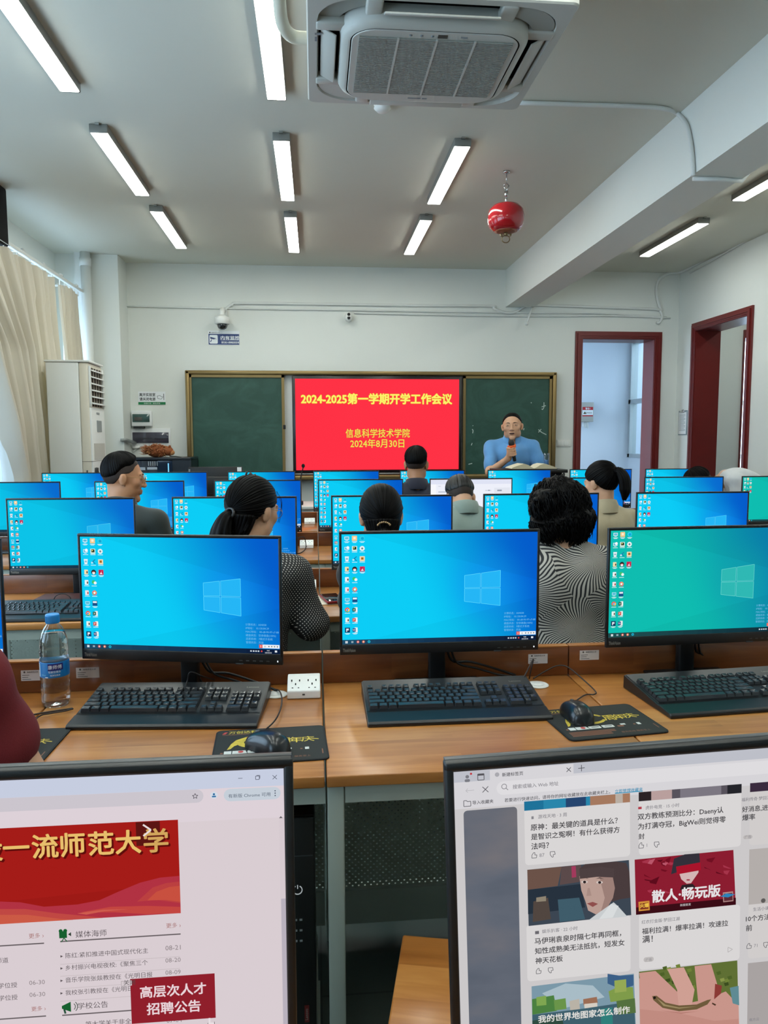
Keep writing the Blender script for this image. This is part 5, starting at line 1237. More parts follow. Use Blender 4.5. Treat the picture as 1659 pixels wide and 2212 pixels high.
# ------------------------------------------------------------------ the two nearest monitors and their web pages
YN = .545; ZN = .7505
def near_map(cx, roll, zx0, zy0, k):
    """measured point of the photo -> (u, w) on that monitor's screen"""
    piv = Vector((cx, YN, ZN + ZB + MH / 2)); inv = Matrix.Translation(piv) @ RY(-roll) @ Matrix.Translation(-piv)
    def f(zx, zy):
        p = inv @ at(zx0 + zx * k, zy0 + zy * k, Y=YN - .001); return (p.x - cx + SW / 2, p.z - (ZN + ZB + .029))
    return f
CXL, CXR, ROLLR = -.0195 - MW / 2, .102 + MW / 2, -1.9
def page_left(parent):
    s = Screen(SW, SH); Z = near_map(CXL, 0, 0, 1620, .39783); Q = near_map(CXL, 0, 0, 1820, .28933)
    P = lambda pts, hx, l, m=Z: s.P([m(*p) for p in pts][::-1], hx, l)
    def rect(m, x0, y0, x1, y1, hx, l, r=0):      # rectangle along the screen's own axes
        a, b = m(x0, y1), m(x1, y0); s.R(min(a[0], b[0]), a[1], b[0], b[1], hx, l, r)
    g1 = '#d9cdd2'
    s.R(0, 0, SW, SH, g1, 0)
    yt = Z(1540, 192)[1]; s.R(0, yt, SW, SH, '#c6cde0', 1)
    yb = Z(1520, 283)[1]; s.R(0, yb - .012, SW, yt, '#ddd1d8', 1)
    ucx, ucy = Z(1105, 248); s.R(-.0 + .05, ucy - .0052, ucx, ucy + .0052, '#cbc5cd', 2, .0051)
    for zx in (1305,):
        a, b = Z(zx, 153); s.L([(a - .00162, b), (a + .00162, b)], .00036, '#4c5060', 2)
    a, b = Z(1398, 150); s.L([(a - .00135, b - .00135), (a + .00135, b - .00135), (a + .00135, b + .00135), (a - .00135, b + .00135), (a - .00135, b - .00135)], .00040, '#4c5060', 2).L([(a - .00068, b + .00180), (a + .00180, b + .00180), (a + .00180, b - .00068)], .00036, '#4c5060', 2)
    a, b = Z(1492, 147); s.L([(a - .00162, b - .00162), (a + .00162, b + .00162)], .00040, '#4c5060', 2).L([(a - .00162, b + .00162), (a + .00162, b - .00162)], .00040, '#4c5060', 3)
    a, b = Z(1060, 250); st = [(a + (.00216 if k % 2 == 0 else .00094) * math.sin(k * math.pi / 5), b + (.00216 if k % 2 == 0 else .00094) * math.cos(k * math.pi / 5)) for k in range(11)]; s.L(st, .00040, '#4b4650', 3)
    a, b = Z(1162, 245); s.D(a, b, .00279, '#d3dbe6', 2).D(a, b + .00081, .00085, '#2d6da0', 3).R(a - .00153, b - .00153, a + .00153, b - .00036, '#2d6da0', 3, .00045)
    a, b = Z(1215, 240); c, d = Z(1524, 232); s.R(a, d - .00483, c, d + .00483, '#c5ced8', 2, .00479)
    e, f = Z(1240, 251); h = Z(1468, 240)[0]; s.X('有新版 Chrome 可用', e, d - .0019, (h - e) / 9.2, '#4a5668', 3, width=h - e)
    for k in (-1, 0, 1): s.D(Z(1494, 231)[0], d + .00189 * k, .00049, '#3f4858', 3)
    # banner
    bx, by1 = Z(970, 378); _, by0 = Z(978, 885); bx = (bx + Z(978, 885)[0]) / 2
    s.R(0, by0, bx, by1, '#9d1a16', 1)
    s.P([(0, by1 - .05), (bx * .5, by1 - .062), (bx, by1 - .05), (bx, by1), (0, by1)], '#a41c18', 2)
    em = Z(620, 520)[0] - Z(475, 520)[0]; base = (Z(250, 592)[1] + Z(845, 548)[1]) / 2 + em * .1
    for ch, zx in (('设', -60), ('一', 88), ('流', 245), ('师', 396), ('范', 550), ('大', 697), ('学', 848)):
        u = Z(zx, 500)[0]
        s.X(ch, u + .0012, base - .0014, em * 1.02, '#5d0d0b', 3, align='c', stamp=.03); s.X(ch, u, base, em * 1.02, '#e8be6c' if ch != '学' else '#d2a55c', 5, align='c', stamp=.022)
    a, b = Z(742, 520); c, d = Z(868, 385); s.R(a, b, c, d, '#5b1613', 4)
    a, b = Z(805, 432); w_ = .00352; s.L([(a - w_, b + w_ * 1.25), (a + w_ * .6, b), (a - w_, b - w_ * 1.25)], .00132, '#e9dede', 7)
    def clipc(pts): return [(min(max(x, 0), bx), min(max(y, by0), by1)) for x, y in pts]
    for pts, hx, l in (([(-300, 845), (0, 822), (110, 826), (240, 850), (420, 838), (540, 815), (640, 770), (760, 720), (870, 692), (985, 682), (985, 960), (-300, 1000)], '#b13242', 2),
                       ([(-300, 880), (0, 862), (140, 862), (300, 884), (470, 900), (560, 915), (-300, 1000)], '#c04843', 3),
                       ([(-300, 915), (0, 893), (150, 893), (330, 915), (400, 930), (-300, 1000)], '#cb5a45', 4),
                       ([(985, 712), (900, 722), (830, 745), (745, 822), (850, 812), (985, 830)], '#bb4040', 3),
                       ([(985, 735), (920, 742), (850, 768), (800, 815), (900, 812), (985, 822)], '#c8503f', 4),
                       ([(985, 850), (800, 845), (600, 850), (440, 880), (620, 880), (800, 890), (985, 900)], '#c34640', 3),
                       ([(420, 885), (560, 865), (700, 862), (560, 875), (470, 892)], '#ce5c4e', 4)):
        s.P(clipc([Z(*p) for p in pts])[::-1], hx, l)
    # columns below (positions from the closer view)
    dk, lk, rd = '#5c5458', '#8d8386', '#a46a66'
    def txt(t, x0, y0, x1, hx, hgt, **k):
        a, b = Q(x0, y0); c = Q(x1, y0)[0]; g = text_geo(t); s.X(t, a, b, (c - a) / (g[3] - g[2]), hx, 2, width=c - a, **k)
    hz = Q(1500, 200)[1] - Q(1500, 245)[1]          # height of a small line
    txt('更多 ›', 1242, 635, 1350, rd, hz * .86); txt('更多 ›', 217, 712, 328, rd, hz * .86); txt('更多 ›', 236, 1256, 343, rd, hz * .86)
    for x0, y0, x1, y1 in ((450, 742, 1349, 677), (-200, 785, 330, 748), (465, 1285, 1349, 1228), (-200, 1330, 345, 1295)):
        a, b = Q(x0, y0), Q(x1, y1); ym = (a[1] + b[1]) / 2; s.L([(max(a[0], 0), ym), (b[0], ym)], .0010, '#655d60', 2)
    txt('媒体海师', 566, 706, 798, dk, hz * 1.22); txt('学校公告', 582, 1240, 808, dk, hz * 1.22)
    for t, y, d_, y2 in (('陈红:紧扣推进中国式现代化主', 860, '08-21', 804), ('乡村振兴电视夜校:《聚焦三个', 950, '08-20', 895), ('音乐学院张燚教授在《光明日报', 1042, '08-09', 986), ('我校张引教授在《光明日报', 1136, None, 0)):
        x1 = {860: 1108, 950: 1106, 1042: 1140, 1136: 1040}[y]
        txt(t, 490, y, x1, dk, hz * .98)
        a, b = Q(462, y - 12); s.P([(a - .00099, b - .00099), (a + .00099, b), (a - .00099, b + .00099)], dk, 2)
        if d_: txt(d_, 1236, y2, 1350, lk, hz * .84)
        c = Q(450, y + 30); d2 = Q(1345, y + 30); s.L([(c[0], c[1] - .002), (d2[0], c[1] - .002)], .0004, '#c3b8bb', 1)
    for t, x1, y in (('师道', 64, 892), ('学位授', 130, 1076), ('学位授', 133, 1168)): a, b = Q(x1, y); s.X(t, a, b, hz * .98, dk, 2, align='r')
    txt('06-30', 220, 1062, 337, lk, hz * .84); txt('06-30', 222, 1152, 340, lk, hz * .84); txt('07-04', 1245, 1345, 1360, lk, hz * .84)
    txt('第大学关于非全日制研', 640, 1372, 1130, dk, hz * .98)
    # green camera and loudspeaker marks
    a, b = Q(478, 685); s.R(a - .00341, b - .00275, a + .00220, b + .00275, '#17602f', 3).D(a - .00220, b + .00302, .00143, '#17602f', 3).D(a + .00110, b + .00302, .00143, '#17602f', 3).P([(a + .00302, b), (a + .00523, b - .00165), (a + .00523, b + .00165)], '#2a3b30', 3).L([(a, b - .00275), (a - .00220, b - .00578)], .00066, '#26603a', 3).L([(a, b - .00275), (a + .00220, b - .00578)], .00066, '#26603a', 3)
    a, b = Q(508, 1225); s.P([(a - .00440, b - .00110), (a + .00220, b - .00413), (a + .00220, b + .00413), (a - .00440, b + .00110)], '#17602f', 3).L([(a - .00275, b - .00165), (a - .00193, b - .00523)], .00143, '#27503a', 3)
    for r_ in (.00330, .00495): s.L([(a + .00220 + r_ * math.cos(t), b + r_ * math.sin(t)) for t in np.linspace(-.8, .8, 7)], .00055, '#3a4a40', 3)
    # recruiting banner, little close box, scroll bar, pointer
    a, b = Q(985, 1350); c, d = Q(1604, 970); c = (c + Q(1610, 1300)[0]) / 2; s.R(a, (b + Q(1608, 1305)[1]) / 2, c, (d + Q(980, 1018)[1]) / 2, '#8f1f2b', 4)
    for t, x0, x1, y in (('高层次人才', 1050, 1540, 1150), ('招聘公告', 1100, 1500, 1275)):
        a, b = Q(x0, y); c = Q(x1, y)[0]; s.X(t, a, b, (c - a) / len(t) * 1.03, '#e9d3d8', 6, width=c - a, stamp=.022)
    a, b = Q(905, 1070); c, d = Q(985, 1025); s.R(a, b, c, d, '#b9aeb1', 4).R(a + .0005, b + .0005, c - .0005, d - .0005, '#d5cace', 5); s.X('关闭', a + .002, b + .0012, .0046, '#4b4548', 6)
    u0 = Z(1521, 700)[0]; s.R(u0, 0, SW, yb - .012, '#d6cad0', 2); s.R(u0 + .0005, 0, SW, Z(1530, 806)[1], '#b9b1bd', 3)
    a, b = Z(1525, 364); s.P([(a - .00135, b - .00068), (a + .00135, b - .00068), (a, b + .00090)], '#5b555b', 3)
    a, b = Q(1575, 1340); s.R(a - .00220, b - .00495, a + .00275, b, '#e8dfe2', 4, .00110).R(a - .00165, b - .00055, a - .00028, b + .00385, '#e8dfe2', 4).L([(a - .00220, b), (a - .00220, b - .00330), (a + .00275, b - .00330), (a + .00275, b + .00055)], .00039, '#4b4548', 5)
    return s.done(parent, 'screen')
def cloud_picture(name, c0, c1, c2, scale):
    m = bpy.data.materials.new(name); m.use_nodes = True; nt = m.node_tree; nt.nodes.clear(); L = nt.links.new
    tc = node(nt, 'ShaderNodeTexCoord'); mp = node(nt, 'ShaderNodeMapping'); mp.inputs['Scale'].default_value = scale; L(tc.outputs['Object'], mp.inputs[0])
    nz = node(nt, 'ShaderNodeTexNoise', i_Scale=1.0, i_Detail=4.0); L(mp.outputs[0], nz.inputs['Vector'])
    ra = node(nt, 'ShaderNodeValToRGB'); e = ra.color_ramp.elements; e[0].position = .3; e[0].color = lin(c0); e[1].position = .75; e[1].color = lin(c2); k = e.new(.52); k.color = lin(c1)
    em = node(nt, 'ShaderNodeEmission'); o = node(nt, 'ShaderNodeOutputMaterial'); L(nz.outputs['Fac'], ra.inputs[0]); L(ra.outputs[0], em.inputs[0]); L(em.outputs[0], o.inputs[0]); m.cycles.emission_sampling = 'NONE'; return m
def page_right(parent):
    s = Screen(SW, SH); Z = near_map(CXR, ROLLR, 960, 1580, .42134); V = near_map(CXR, ROLLR, 1000, 1640, .24111); T3 = near_map(CXR, ROLLR, 1560, 1640, .25853)
    W_ = SW
    def band(m, x0, y0, x1, y1, hx, l, r=0): a, b = m(x0, y1), m(x1, y0); s.R(a[0], a[1], b[0], b[1], hx, l, r)
    def poly(pts, hx, l, m=Z): s.P([m(*p) for p in pts][::-1], hx, l)
    def tx(t, m, x0, y0, x1, hx, hgt, l=4, **k): a, b = m(x0, y0); c = m(x1, y0)[0]; g = text_geo(t); s.X(t, a, b, (c - a) / (g[3] - g[2]), hx, l, width=c - a, **k)
    z1 = V(0, 205)[1]; z2 = V(0, 445)[1]
    s.R(0, 0, W_, SH, '#cbc8c9', 0).R(0, z1, W_, SH, '#bdbfc8', 1).R(0, z2, W_, z1, '#d6d4d8', 1)
    a = V(242, 190)[0]; b = V(990, 120)[0]; s.R(a, z1, b, SH - .003, '#d6d4d8', 2, .003).R(a, z1, b, z1 + .008, '#d6d4d8', 2)
    ink, gr = '#55545a', '#86848a'
    a, b = V(38, 165); s.D(a, b + .00083, .00143, '#7a7b82', 3).R(a - .00209, b - .00341, a + .00209, b - .00110, '#7a7b82', 3, .00099).D(a + .00302, b + .00302, .00088, '#c0303a', 3)
    a, b = V(160, 157); s.L([(a - .00248, b - .00248), (a + .00248, b - .00248), (a + .00248, b + .00248), (a - .00248, b + .00248), (a - .00248, b - .00248)], .00055, ink, 3).R(a - .00248, b + .00110, a + .00248, b + .00248, ink, 3)
    hz = .005
    tx('新建标签页', V, 350, 152, 538, ink, hz, stamp=.012); s.D(*V(305, 136), .0018, '#a9a8ae', 3)
    for m, x, y in ((V, 946, 91), (V, 200, 268)):
        a, b = m(x, y); q = .00176 if y < 200 else .00231; s.L([(a - q, b - q), (a + q, b + q)], .00055, ink, 4).L([(a - q, b + q), (a + q, b - q)], .00055, ink, 5)
    a, b = V(1060, 77); s.L([(a - .00264, b), (a + .00264, b)], .00055, ink, 4).L([(a, b - .00264), (a, b + .00264)], .00055, ink, 5)
    a, b = V(62, 278); s.L([(a + .00330, b), (a - .00330, b), (a - .00165, b + .00165)], .00044, '#b7b5ba', 3).L([(a - .00330, b), (a - .00165, b - .00165)], .00044, '#b7b5ba', 3)
    a, b = V(300, 262); s.R(a, b - .0055, W_ - .012, b + .0055, '#dedcdf', 2, .0054)
    a, b = V(368, 248); s.L([(a + .00198 * math.cos(t), b + .00055 + .00198 * math.sin(t)) for t in np.linspace(0, 6.28, 13)], .00055, gr, 4).L([(a + .00143, b - .00088), (a + .00308, b - .00253)], .00055, gr, 4)
    tx('搜索或输入 Web 地址', V, 445, 262, 855, gr, hz * 1.12, stamp=.008)
    a, b = V(38, 395); s.L([(a - .00275, b - .00220), (a + .00275, b - .00220), (a + .00275, b + .00165), (a, b + .00165), (a - .00055, b + .00248), (a - .00275, b + .00248), (a - .00275, b - .00220)], .00049, ink, 4)
    tx('导入收藏夹', V, 85, 402, 272, ink, hz * .98, stamp=.012); tx('若要进行快速访问，请将你的网址收藏放在此收藏夹栏上。', V, 372, 380, 1318, ink, hz * .94, stamp=.01); tx('立即管理收藏夹', V, 1360, 300, 1608, '#2d8fb4', hz * .98, stamp=.012)
    a, b = V(1360, 304); c = V(1608, 290)[0]; s.L([(a, b), (c, b)], .0007, '#2d8fb4', 3)
    # left picture column
    a0 = V(4, 460); a1 = V(484, 425); s.R(a0[0], 0, a1[0], (a0[1] + a1[1]) / 2, cloud_picture('grey_cloud_picture', '#4b5360', '#616773', '#7c7678', (7, 1, 16)), 2, .003)
    # cards
    cw = Z(952, 500)[0] - Z(412, 520)[0]; x1 = V(548, 440)[0]; gap = Z(970, 655)[0] - Z(957, 660)[0]; xs = [x1, x1 + cw + .0072, x1 + 2 * (cw + .0072)]
    row0 = V(548, 460)[1]; y_a = Z(430, 685)[1]; y_b0 = Z(422, 706)[1]; y_b1 = Z(430, 996)[1]; y_c = Z(440, 1280)[1]; y_d0 = Z(444, 1302)[1]
    for i in range(3):
        cl = '#d9d6d6' if i < 2 else '#d0cccb'
        s.R(xs[i], y_a, xs[i] + cw, row0 + .002, cl, 2, .003); s.R(xs[i], y_c, xs[i] + cw, y_b1 + .001, cl, 2, .003)
    def ico_up(u, w, up=1):
        s.L([(u - .00198, w - .00187 * up), (u - .00198, w + .00055 * up), (u - .00055, w + .00264 * up), (u + .00044, w + .00264 * up), (u + .00044, w + .00055 * up), (u + .00209, w + .00055 * up), (u + .00165, w - .00187 * up), (u - .00198, w - .00187 * up)], .00044, ink, 4)
    st = row0 + .0075
    # first row picture strips
    s.R(xs[0], row0, xs[0] + cw, st, '#2a86ab', 3).R(xs[0], row0, xs[0] + cw * .18, st, '#1f7299', 4).R(xs[0] + cw * .39, row0, xs[0] + cw * .58, st, '#27456e', 4).R(xs[0] + cw * .62, row0, xs[0] + cw, st, '#a5795f', 4).R(xs[0] + cw * .86, row0, xs[0] + cw * .93, st, '#b9aea3', 5)
    s.R(xs[1], row0, xs[1] + cw, st, '#57525b', 3).R(xs[1], row0, xs[1] + cw * .12, st, '#2a2326', 4).R(xs[1] + cw * .12, row0, xs[1] + cw * .32, st, '#b99f9d', 4).R(xs[1] + cw * .4, row0, xs[1] + cw * .8, st, '#7c7781', 4).R(xs[1] + cw * .86, row0, xs[1] + cw, st, '#24242a', 4)
    s.R(xs[2], row0, W_, st, '#3a2b3e', 3).R(xs[2] + cw * .3, row0, xs[2] + cw * .7, st, '#8a3f86', 4)
    tx('游戏天地 · 3 周', V, 672, 528, 928, gr, hz * .92, stamp=.008); s.R(*V(612, 535), *V(632, 508), gr, 4)
    for t, x0, y, xe in (('原神：最关键的道具是什么？', 606, 634, 1385), ('是智识之冤啊！有什么获得方', 610, 718, 1402), ('法吗？', 612, 804, 770)): tx(t, V, x0, y, xe, '#3f3d41', .0158, stamp=.014)
    ico_up(*V(638, 862)); s.X('87', *V(684, 874), hz * .85, gr, 4); ico_up(*V(802, 845), -1)
    u = lambda x, y: Z(x, y)
    s.R(*Z(992, 398), *Z(1010, 384), '#b13c4a', 4); tx('虎扑电竞 · 15 小时', Z, 1030, 398, 1203, gr, hz * .92, stamp=.008)
    for t, x0, y, xe in (('双方教练预测比分：Daeny认', 990, 450, 1428), ('为打满夺冠，BigWei则觉得零', 992, 500, 1440), ('封', 994, 550, 1024)): tx(t, Z, x0, y, xe, '#3f3d41', .0158, stamp=.014)
    ico_up(*Z(1008, 585)); s.X('1', *Z(1036, 590), hz * .8, gr, 4); ico_up(*Z(1087, 576), -1)
    tx('福利传奇·梦回江', T3, 160, 350, 400, gr, hz * .92, stamp=.008); tx('好消息,进服', T3, 164, 438, 430, '#3f3d41', .0158, stamp=.014); tx('爆率', T3, 166, 508, 272, '#3f3d41', .0158, stamp=.014)
    a, b = T3(172, 668); c, d = T3(252, 628); s.R(a, b, c, d, '#bcb8b7', 3, .002); tx('广告', T3, 185, 660, 240, gr, hz * .85, 4)
    # second row: portrait picture
    L0 = 3
    poly([(424, 708), (945, 658), (957, 940), (431, 996)], '#3c4652', L0)
    for pts, hx in (([(424, 708), (600, 692), (580, 790), (426, 810)], '#6b5248'), ([(426, 810), (700, 780), (720, 900), (428, 935)], '#27323e'), ([(600, 692), (700, 682), (690, 770), (590, 785)], '#5b4a4a'), ([(455, 870), (530, 850), (545, 960), (452, 975)], '#514640'), ([(580, 860), (690, 850), (720, 960), (590, 975)], '#3f5c6a'), ([(650, 690), (672, 688), (675, 745), (652, 748)], '#a23a5c'), ([(470, 850), (520, 842), (520, 868), (470, 872)], '#8d8372')): poly(pts, hx, L0 + 1)
    ell_ = lambda cx, cy, rx, ry, n=20: [(cx + rx * math.cos(2 * math.pi * k / n), cy + ry * math.sin(2 * math.pi * k / n)) for k in range(n)]
    poly([(690, 702), (720, 678), (800, 671), (880, 665), (930, 672), (947, 720), (952, 850), (900, 858), (860, 870), (700, 800)], '#493c3d', L0 + 2)
    poly([(690, 740), (720, 728), (860, 738), (872, 800), (862, 850), (830, 905), (775, 935), (735, 915), (722, 870), (700, 812)], '#b99c92', L0 + 3); poly([(790, 735), (860, 738), (872, 800), (862, 850), (830, 905), (800, 920), (820, 850)], '#9c7f77', L0 + 4)
    poly([(690, 702), (800, 690), (868, 700), (866, 745), (780, 742), (692, 752)], '#4d4041', L0 + 5); poly([(775, 935), (865, 872), (890, 895), (935, 945), (735, 965)], '#c9cdcf', L0 + 5); poly([(850, 880), (890, 890), (860, 950), (790, 958)], '#d9dcdd', L0 + 6)
    for cx, cy in ((716, 768), (793, 770)): poly(ell_(cx, cy, 17, 7), '#d3c5be', L0 + 5); poly(ell_(cx, cy, 8, 7), '#2d2426', L0 + 6); poly([(cx - 22, cy - 18), (cx, cy - 26), (cx + 24, cy - 16), (cx, cy - 21)], '#4a3a38', L0 + 6)
    poly([(732, 800), (742, 798), (752, 838), (726, 840)], '#a98c83', L0 + 5); poly([(728, 878), (758, 870), (785, 880), (758, 896)], '#8e4e4c', L0 + 5)
    tx('娱乐扒客 · 22 小时', Z, 500, 1032, 682, gr, hz * .92, stamp=.008); s.R(*Z(464, 1038), *Z(484, 1020), '#6a686d', 4)
    for t, x0, y, xe in (('马伊琍袁泉时隔七年再同框，', 462, 1088, 905), ('知性成熟美无法抵抗，短发女', 464, 1138, 922), ('神天花板', 466, 1188, 606)): tx(t, Z, x0, y, xe, '#3f3d41', .0158, stamp=.014)
    ico_up(*Z(482, 1228)); ico_up(*Z(544, 1220), -1)
    # second row: red cloth picture with a blindfolded face
    poly([(974, 656), (1480, 606), (1492, 886), (981, 938)], '#8b1d30', L0)
    rn = random.Random(4)
    for k in range(26):
        x, y = rn.uniform(985, 1430), rn.uniform(650, 830); a = rn.uniform(-.5, .5); l_ = rn.uniform(25, 60); w2 = rn.uniform(8, 22)
        y -= (x - 980) * .09; y = max(y, 668 - (x - 980) * .09)
        poly([(x, y), (x + l_ * math.cos(a), y + l_ * math.sin(a)), (x + l_ * .6, y + w2), (x + 3, y + w2 * .6)], rn.choice(['#a5344a', '#b9566a', '#701022', '#5d0c1c', '#c27a88']), L0 + 1)
    poly([(982, 900), (1492, 850), (1492, 886), (981, 938)], '#3a0d16', L0 + 2)
    poly([(1175, 650), (1230, 628), (1305, 622), (1310, 690), (1285, 700), (1190, 720), (1160, 730)], '#33303a', L0 + 2); poly([(1190, 690), (1300, 680), (1300, 720), (1262, 775), (1240, 778), (1212, 755)], '#d3b4b4', L0 + 3); poly([(1185, 690), (1310, 668), (1312, 708), (1190, 730)], '#a8142b', L0 + 4); poly(ell_(1247, 758, 10, 4), '#a33a4c', L0 + 4); poly([(1215, 785), (1270, 778), (1290, 800), (1205, 810)], '#2b2026', L0 + 3)
    tx('散人·畅玩版', Z, 1062, 868, 1410, '#e4e0e2', .0235, L0 + 6, stamp=.03); tx('新服首发', Z, 1205, 892, 1260, '#d8cfd2', .0062, L0 + 6)
    poly([(992, 870), (1048, 864), (1050, 912), (994, 918)], '#d08f3a', L0 + 5); poly([(1000, 878), (1042, 873), (1043, 905), (1001, 909)], '#7c3424', L0 + 6); tx('火爆', Z, 1000, 898, 1044, '#f2c34a', .0092, L0 + 7, stamp=.03)
    poly([(1424, 822), (1476, 816), (1478, 866), (1426, 872)], '#b08a86', L0 + 5); poly([(1428, 828), (1472, 823), (1474, 861), (1430, 866)], '#5c2a34', L0 + 6); poly([(1410, 842), (1440, 826), (1486, 830), (1450, 846)], '#2d83b8', L0 + 7)
    tx('红衣打金版·梦回江湖', Z, 1010, 984, 1204, gr, hz * .92, stamp=.008)
    for t, x0, y, xe in (('福利拉满！爆率拉满！攻速拉', 1012, 1036, 1452), ('满！', 1014, 1080, 1066)): tx(t, Z, x0, y, xe, '#3f3d41', .0158, stamp=.014)
    a, b = Z(1020, 1182); c, d = Z(1072, 1152); s.R(a, b, c, d, '#bcb8b7', 3, .002); tx('广告', Z, 1030, 1176, 1062, gr, hz * .85)
    a, b = Z(1462, 1116); s.L([(a - .00165, b - .00220), (a + .00220, b), (a - .00165, b + .00220), (a - .00165, b - .00220)], .00039, '#a7a3a3', 4)
    # third column
    a, b = T3(150, 1200); s.R(xs[2], y_b1 + .0, W_, y_b0, '#b3adaa', 3); s.D(*T3(340, 1178), .002, '#5d5a58', 4)
    tx('生活小课堂', T3, 255, 1265, 420, gr, hz * .92, stamp=.008); tx('10个方法教', T3, 195, 1352, 450, '#3f3d41', .0158, stamp=.014); tx('前', T3, 196, 1430, 246, '#3f3d41', .0158, stamp=.014); ico_up(*T3(222, 1560)); s.X('71', *T3(262, 1568), hz * .8, gr, 4); ico_up(*T3(362, 1545), -1)
    s.R(xs[2], 0, W_, y_d0, '#a8a2a1', 3); tx('南方云', T3, 222, 2185, 305, gr, hz * .92, 5, stamp=.008)
    # third row: blocky landscape, and a hand with a small fish
    low = lambda pts: [(x, max(y, .001)) for x, y in pts]
    def lp2(pts, hx, l): s.P(low([Z(*p) for p in pts])[::-1], hx, l)
    lp2([(446, 1305), (970, 1240), (985, 1640), (452, 1640)], '#7b98a8', L0)
    for pts, hx in (([(500, 1340), (620, 1290), (760, 1300), (820, 1360), (600, 1420)], '#a8bcc6'), ([(840, 1330), (905, 1300), (965, 1310), (970, 1370), (850, 1385)], '#7f9b4a'), ([(835, 1240), (900, 1250), (968, 1245), (968, 1300), (905, 1320), (835, 1290)], '#3c5f86'), ([(870, 1275), (930, 1268), (932, 1330), (872, 1338)], '#95a955'),
                    ([(448, 1370), (560, 1350), (575, 1430), (450, 1450)], '#4c8040'), ([(470, 1360), (520, 1352), (522, 1400), (472, 1405)], '#7fa651'), ([(560, 1375), (620, 1365), (625, 1420), (565, 1428)], '#6a944a'), ([(640, 1380), (690, 1368), (695, 1440), (645, 1445)], '#b9b2a6'), ([(710, 1370), (780, 1358), (785, 1390), (712, 1402)], '#9b6d55'), ([(715, 1395), (782, 1388), (784, 1420), (718, 1425)], '#d5cdc2'),
                    ([(450, 1450), (700, 1420), (970, 1380), (985, 1640), (452, 1640)], '#3f5f6c'), ([(450, 1480), (600, 1455), (640, 1640), (452, 1640)], '#2f4a3f'), ([(880, 1380), (975, 1365), (980, 1440), (890, 1450)], '#54703f'), ([(800, 1420), (860, 1412), (865, 1640), (805, 1640)], '#2f7f7a')): lp2(pts, hx, L0 + 1)
    tx('我的世界地图家怎么制作', Z, 480, 1488, 948, '#e3e1dc', .0165, L0 + 4, stamp=.022)
    lp2([(996, 1230), (1500, 1172), (1510, 1640), (1004, 1640)], '#5f6f34', L0)
    for k in range(30):
        x, y = rn.uniform(1100, 1480), rn.uniform(1195, 1330); lp2([(x, y), (x + 22, y - 6), (x + 26, y + 10), (x + 6, y + 16)], rn.choice(['#4d6128', '#6f8138', '#87944a', '#3c4d20']), L0 + 1)
    sk, sk2 = '#c8958a', '#b27a70'
    lp2([(996, 1262), (1060, 1290), (1100, 1380), (1200, 1400), (1340, 1370), (1440, 1330), (1506, 1400), (1512, 1640), (1004, 1640)], sk, L0 + 2)
    lp2([(996, 1235), (1080, 1225), (1190, 1330), (1230, 1400), (1120, 1430), (1010, 1330)], sk, L0 + 2); lp2([(1140, 1215), (1225, 1206), (1280, 1320), (1262, 1420), (1200, 1410), (1190, 1320)], '#cf9f93', L0 + 3); lp2([(1280, 1200), (1365, 1190), (1395, 1290), (1385, 1380), (1300, 1400), (1290, 1300)], sk, L0 + 3); lp2([(1385, 1290), (1420, 1300), (1415, 1340), (1380, 1370)], '#8a3a35', L0 + 3)
    lp2([(1000, 1420), (1200, 1440), (1380, 1480), (1505, 1470), (1512, 1640), (1004, 1640)], '#c08b80', L0 + 3); lp2([(1460, 1310), (1505, 1300), (1508, 1400), (1475, 1390)], '#5f8a93', L0 + 4)
    fish = [(1062, 1352), (1085, 1350), (1130, 1385), (1200, 1400), (1290, 1395), (1345, 1372), (1365, 1368), (1345, 1395), (1290, 1420), (1200, 1430), (1115, 1412), (1068, 1372)]
    lp2(fish, '#6e5a3c', L0 + 5); lp2([(1085, 1362), (1130, 1395), (1200, 1410), (1290, 1404), (1200, 1416), (1120, 1402)], '#9c8a62', L0 + 6); s.D(*Z(1074, 1360), .0012, '#1c1713', L0 + 6)
    lp2([(1100, 1425), (1210, 1442), (1300, 1430), (1210, 1436)], sk2, L0 + 5); lp2([(1370, 1385), (1390, 1395), (1385, 1402), (1368, 1392)], '#4a3628', L0 + 5)
    return s.done(parent, 'screen')
for cx, roll, pg, lab in ((CXL, 0, page_left, 'nearest monitor at the lower left showing a web page with a red banner'), (CXR, ROLLR, page_right, 'nearest monitor at the lower right showing a news page with picture cards')):
    o = make_monitor(None, roll, pg); o.location = (cx, YN, ZN); tag(o, lab, group='the two monitors nearest the camera')
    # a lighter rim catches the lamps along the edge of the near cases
    MB().box(-MW / 2 + .001, MW / 2 - .001, .0035, .010, MH - .0012, MH + .0004, bev=.0006).build('rear_rim', M_rim, o).matrix_local = Matrix.Translation((0, 0, ZB + MH / 2)) @ RY(roll) @ Matrix.Translation((0, 0, -MH / 2))
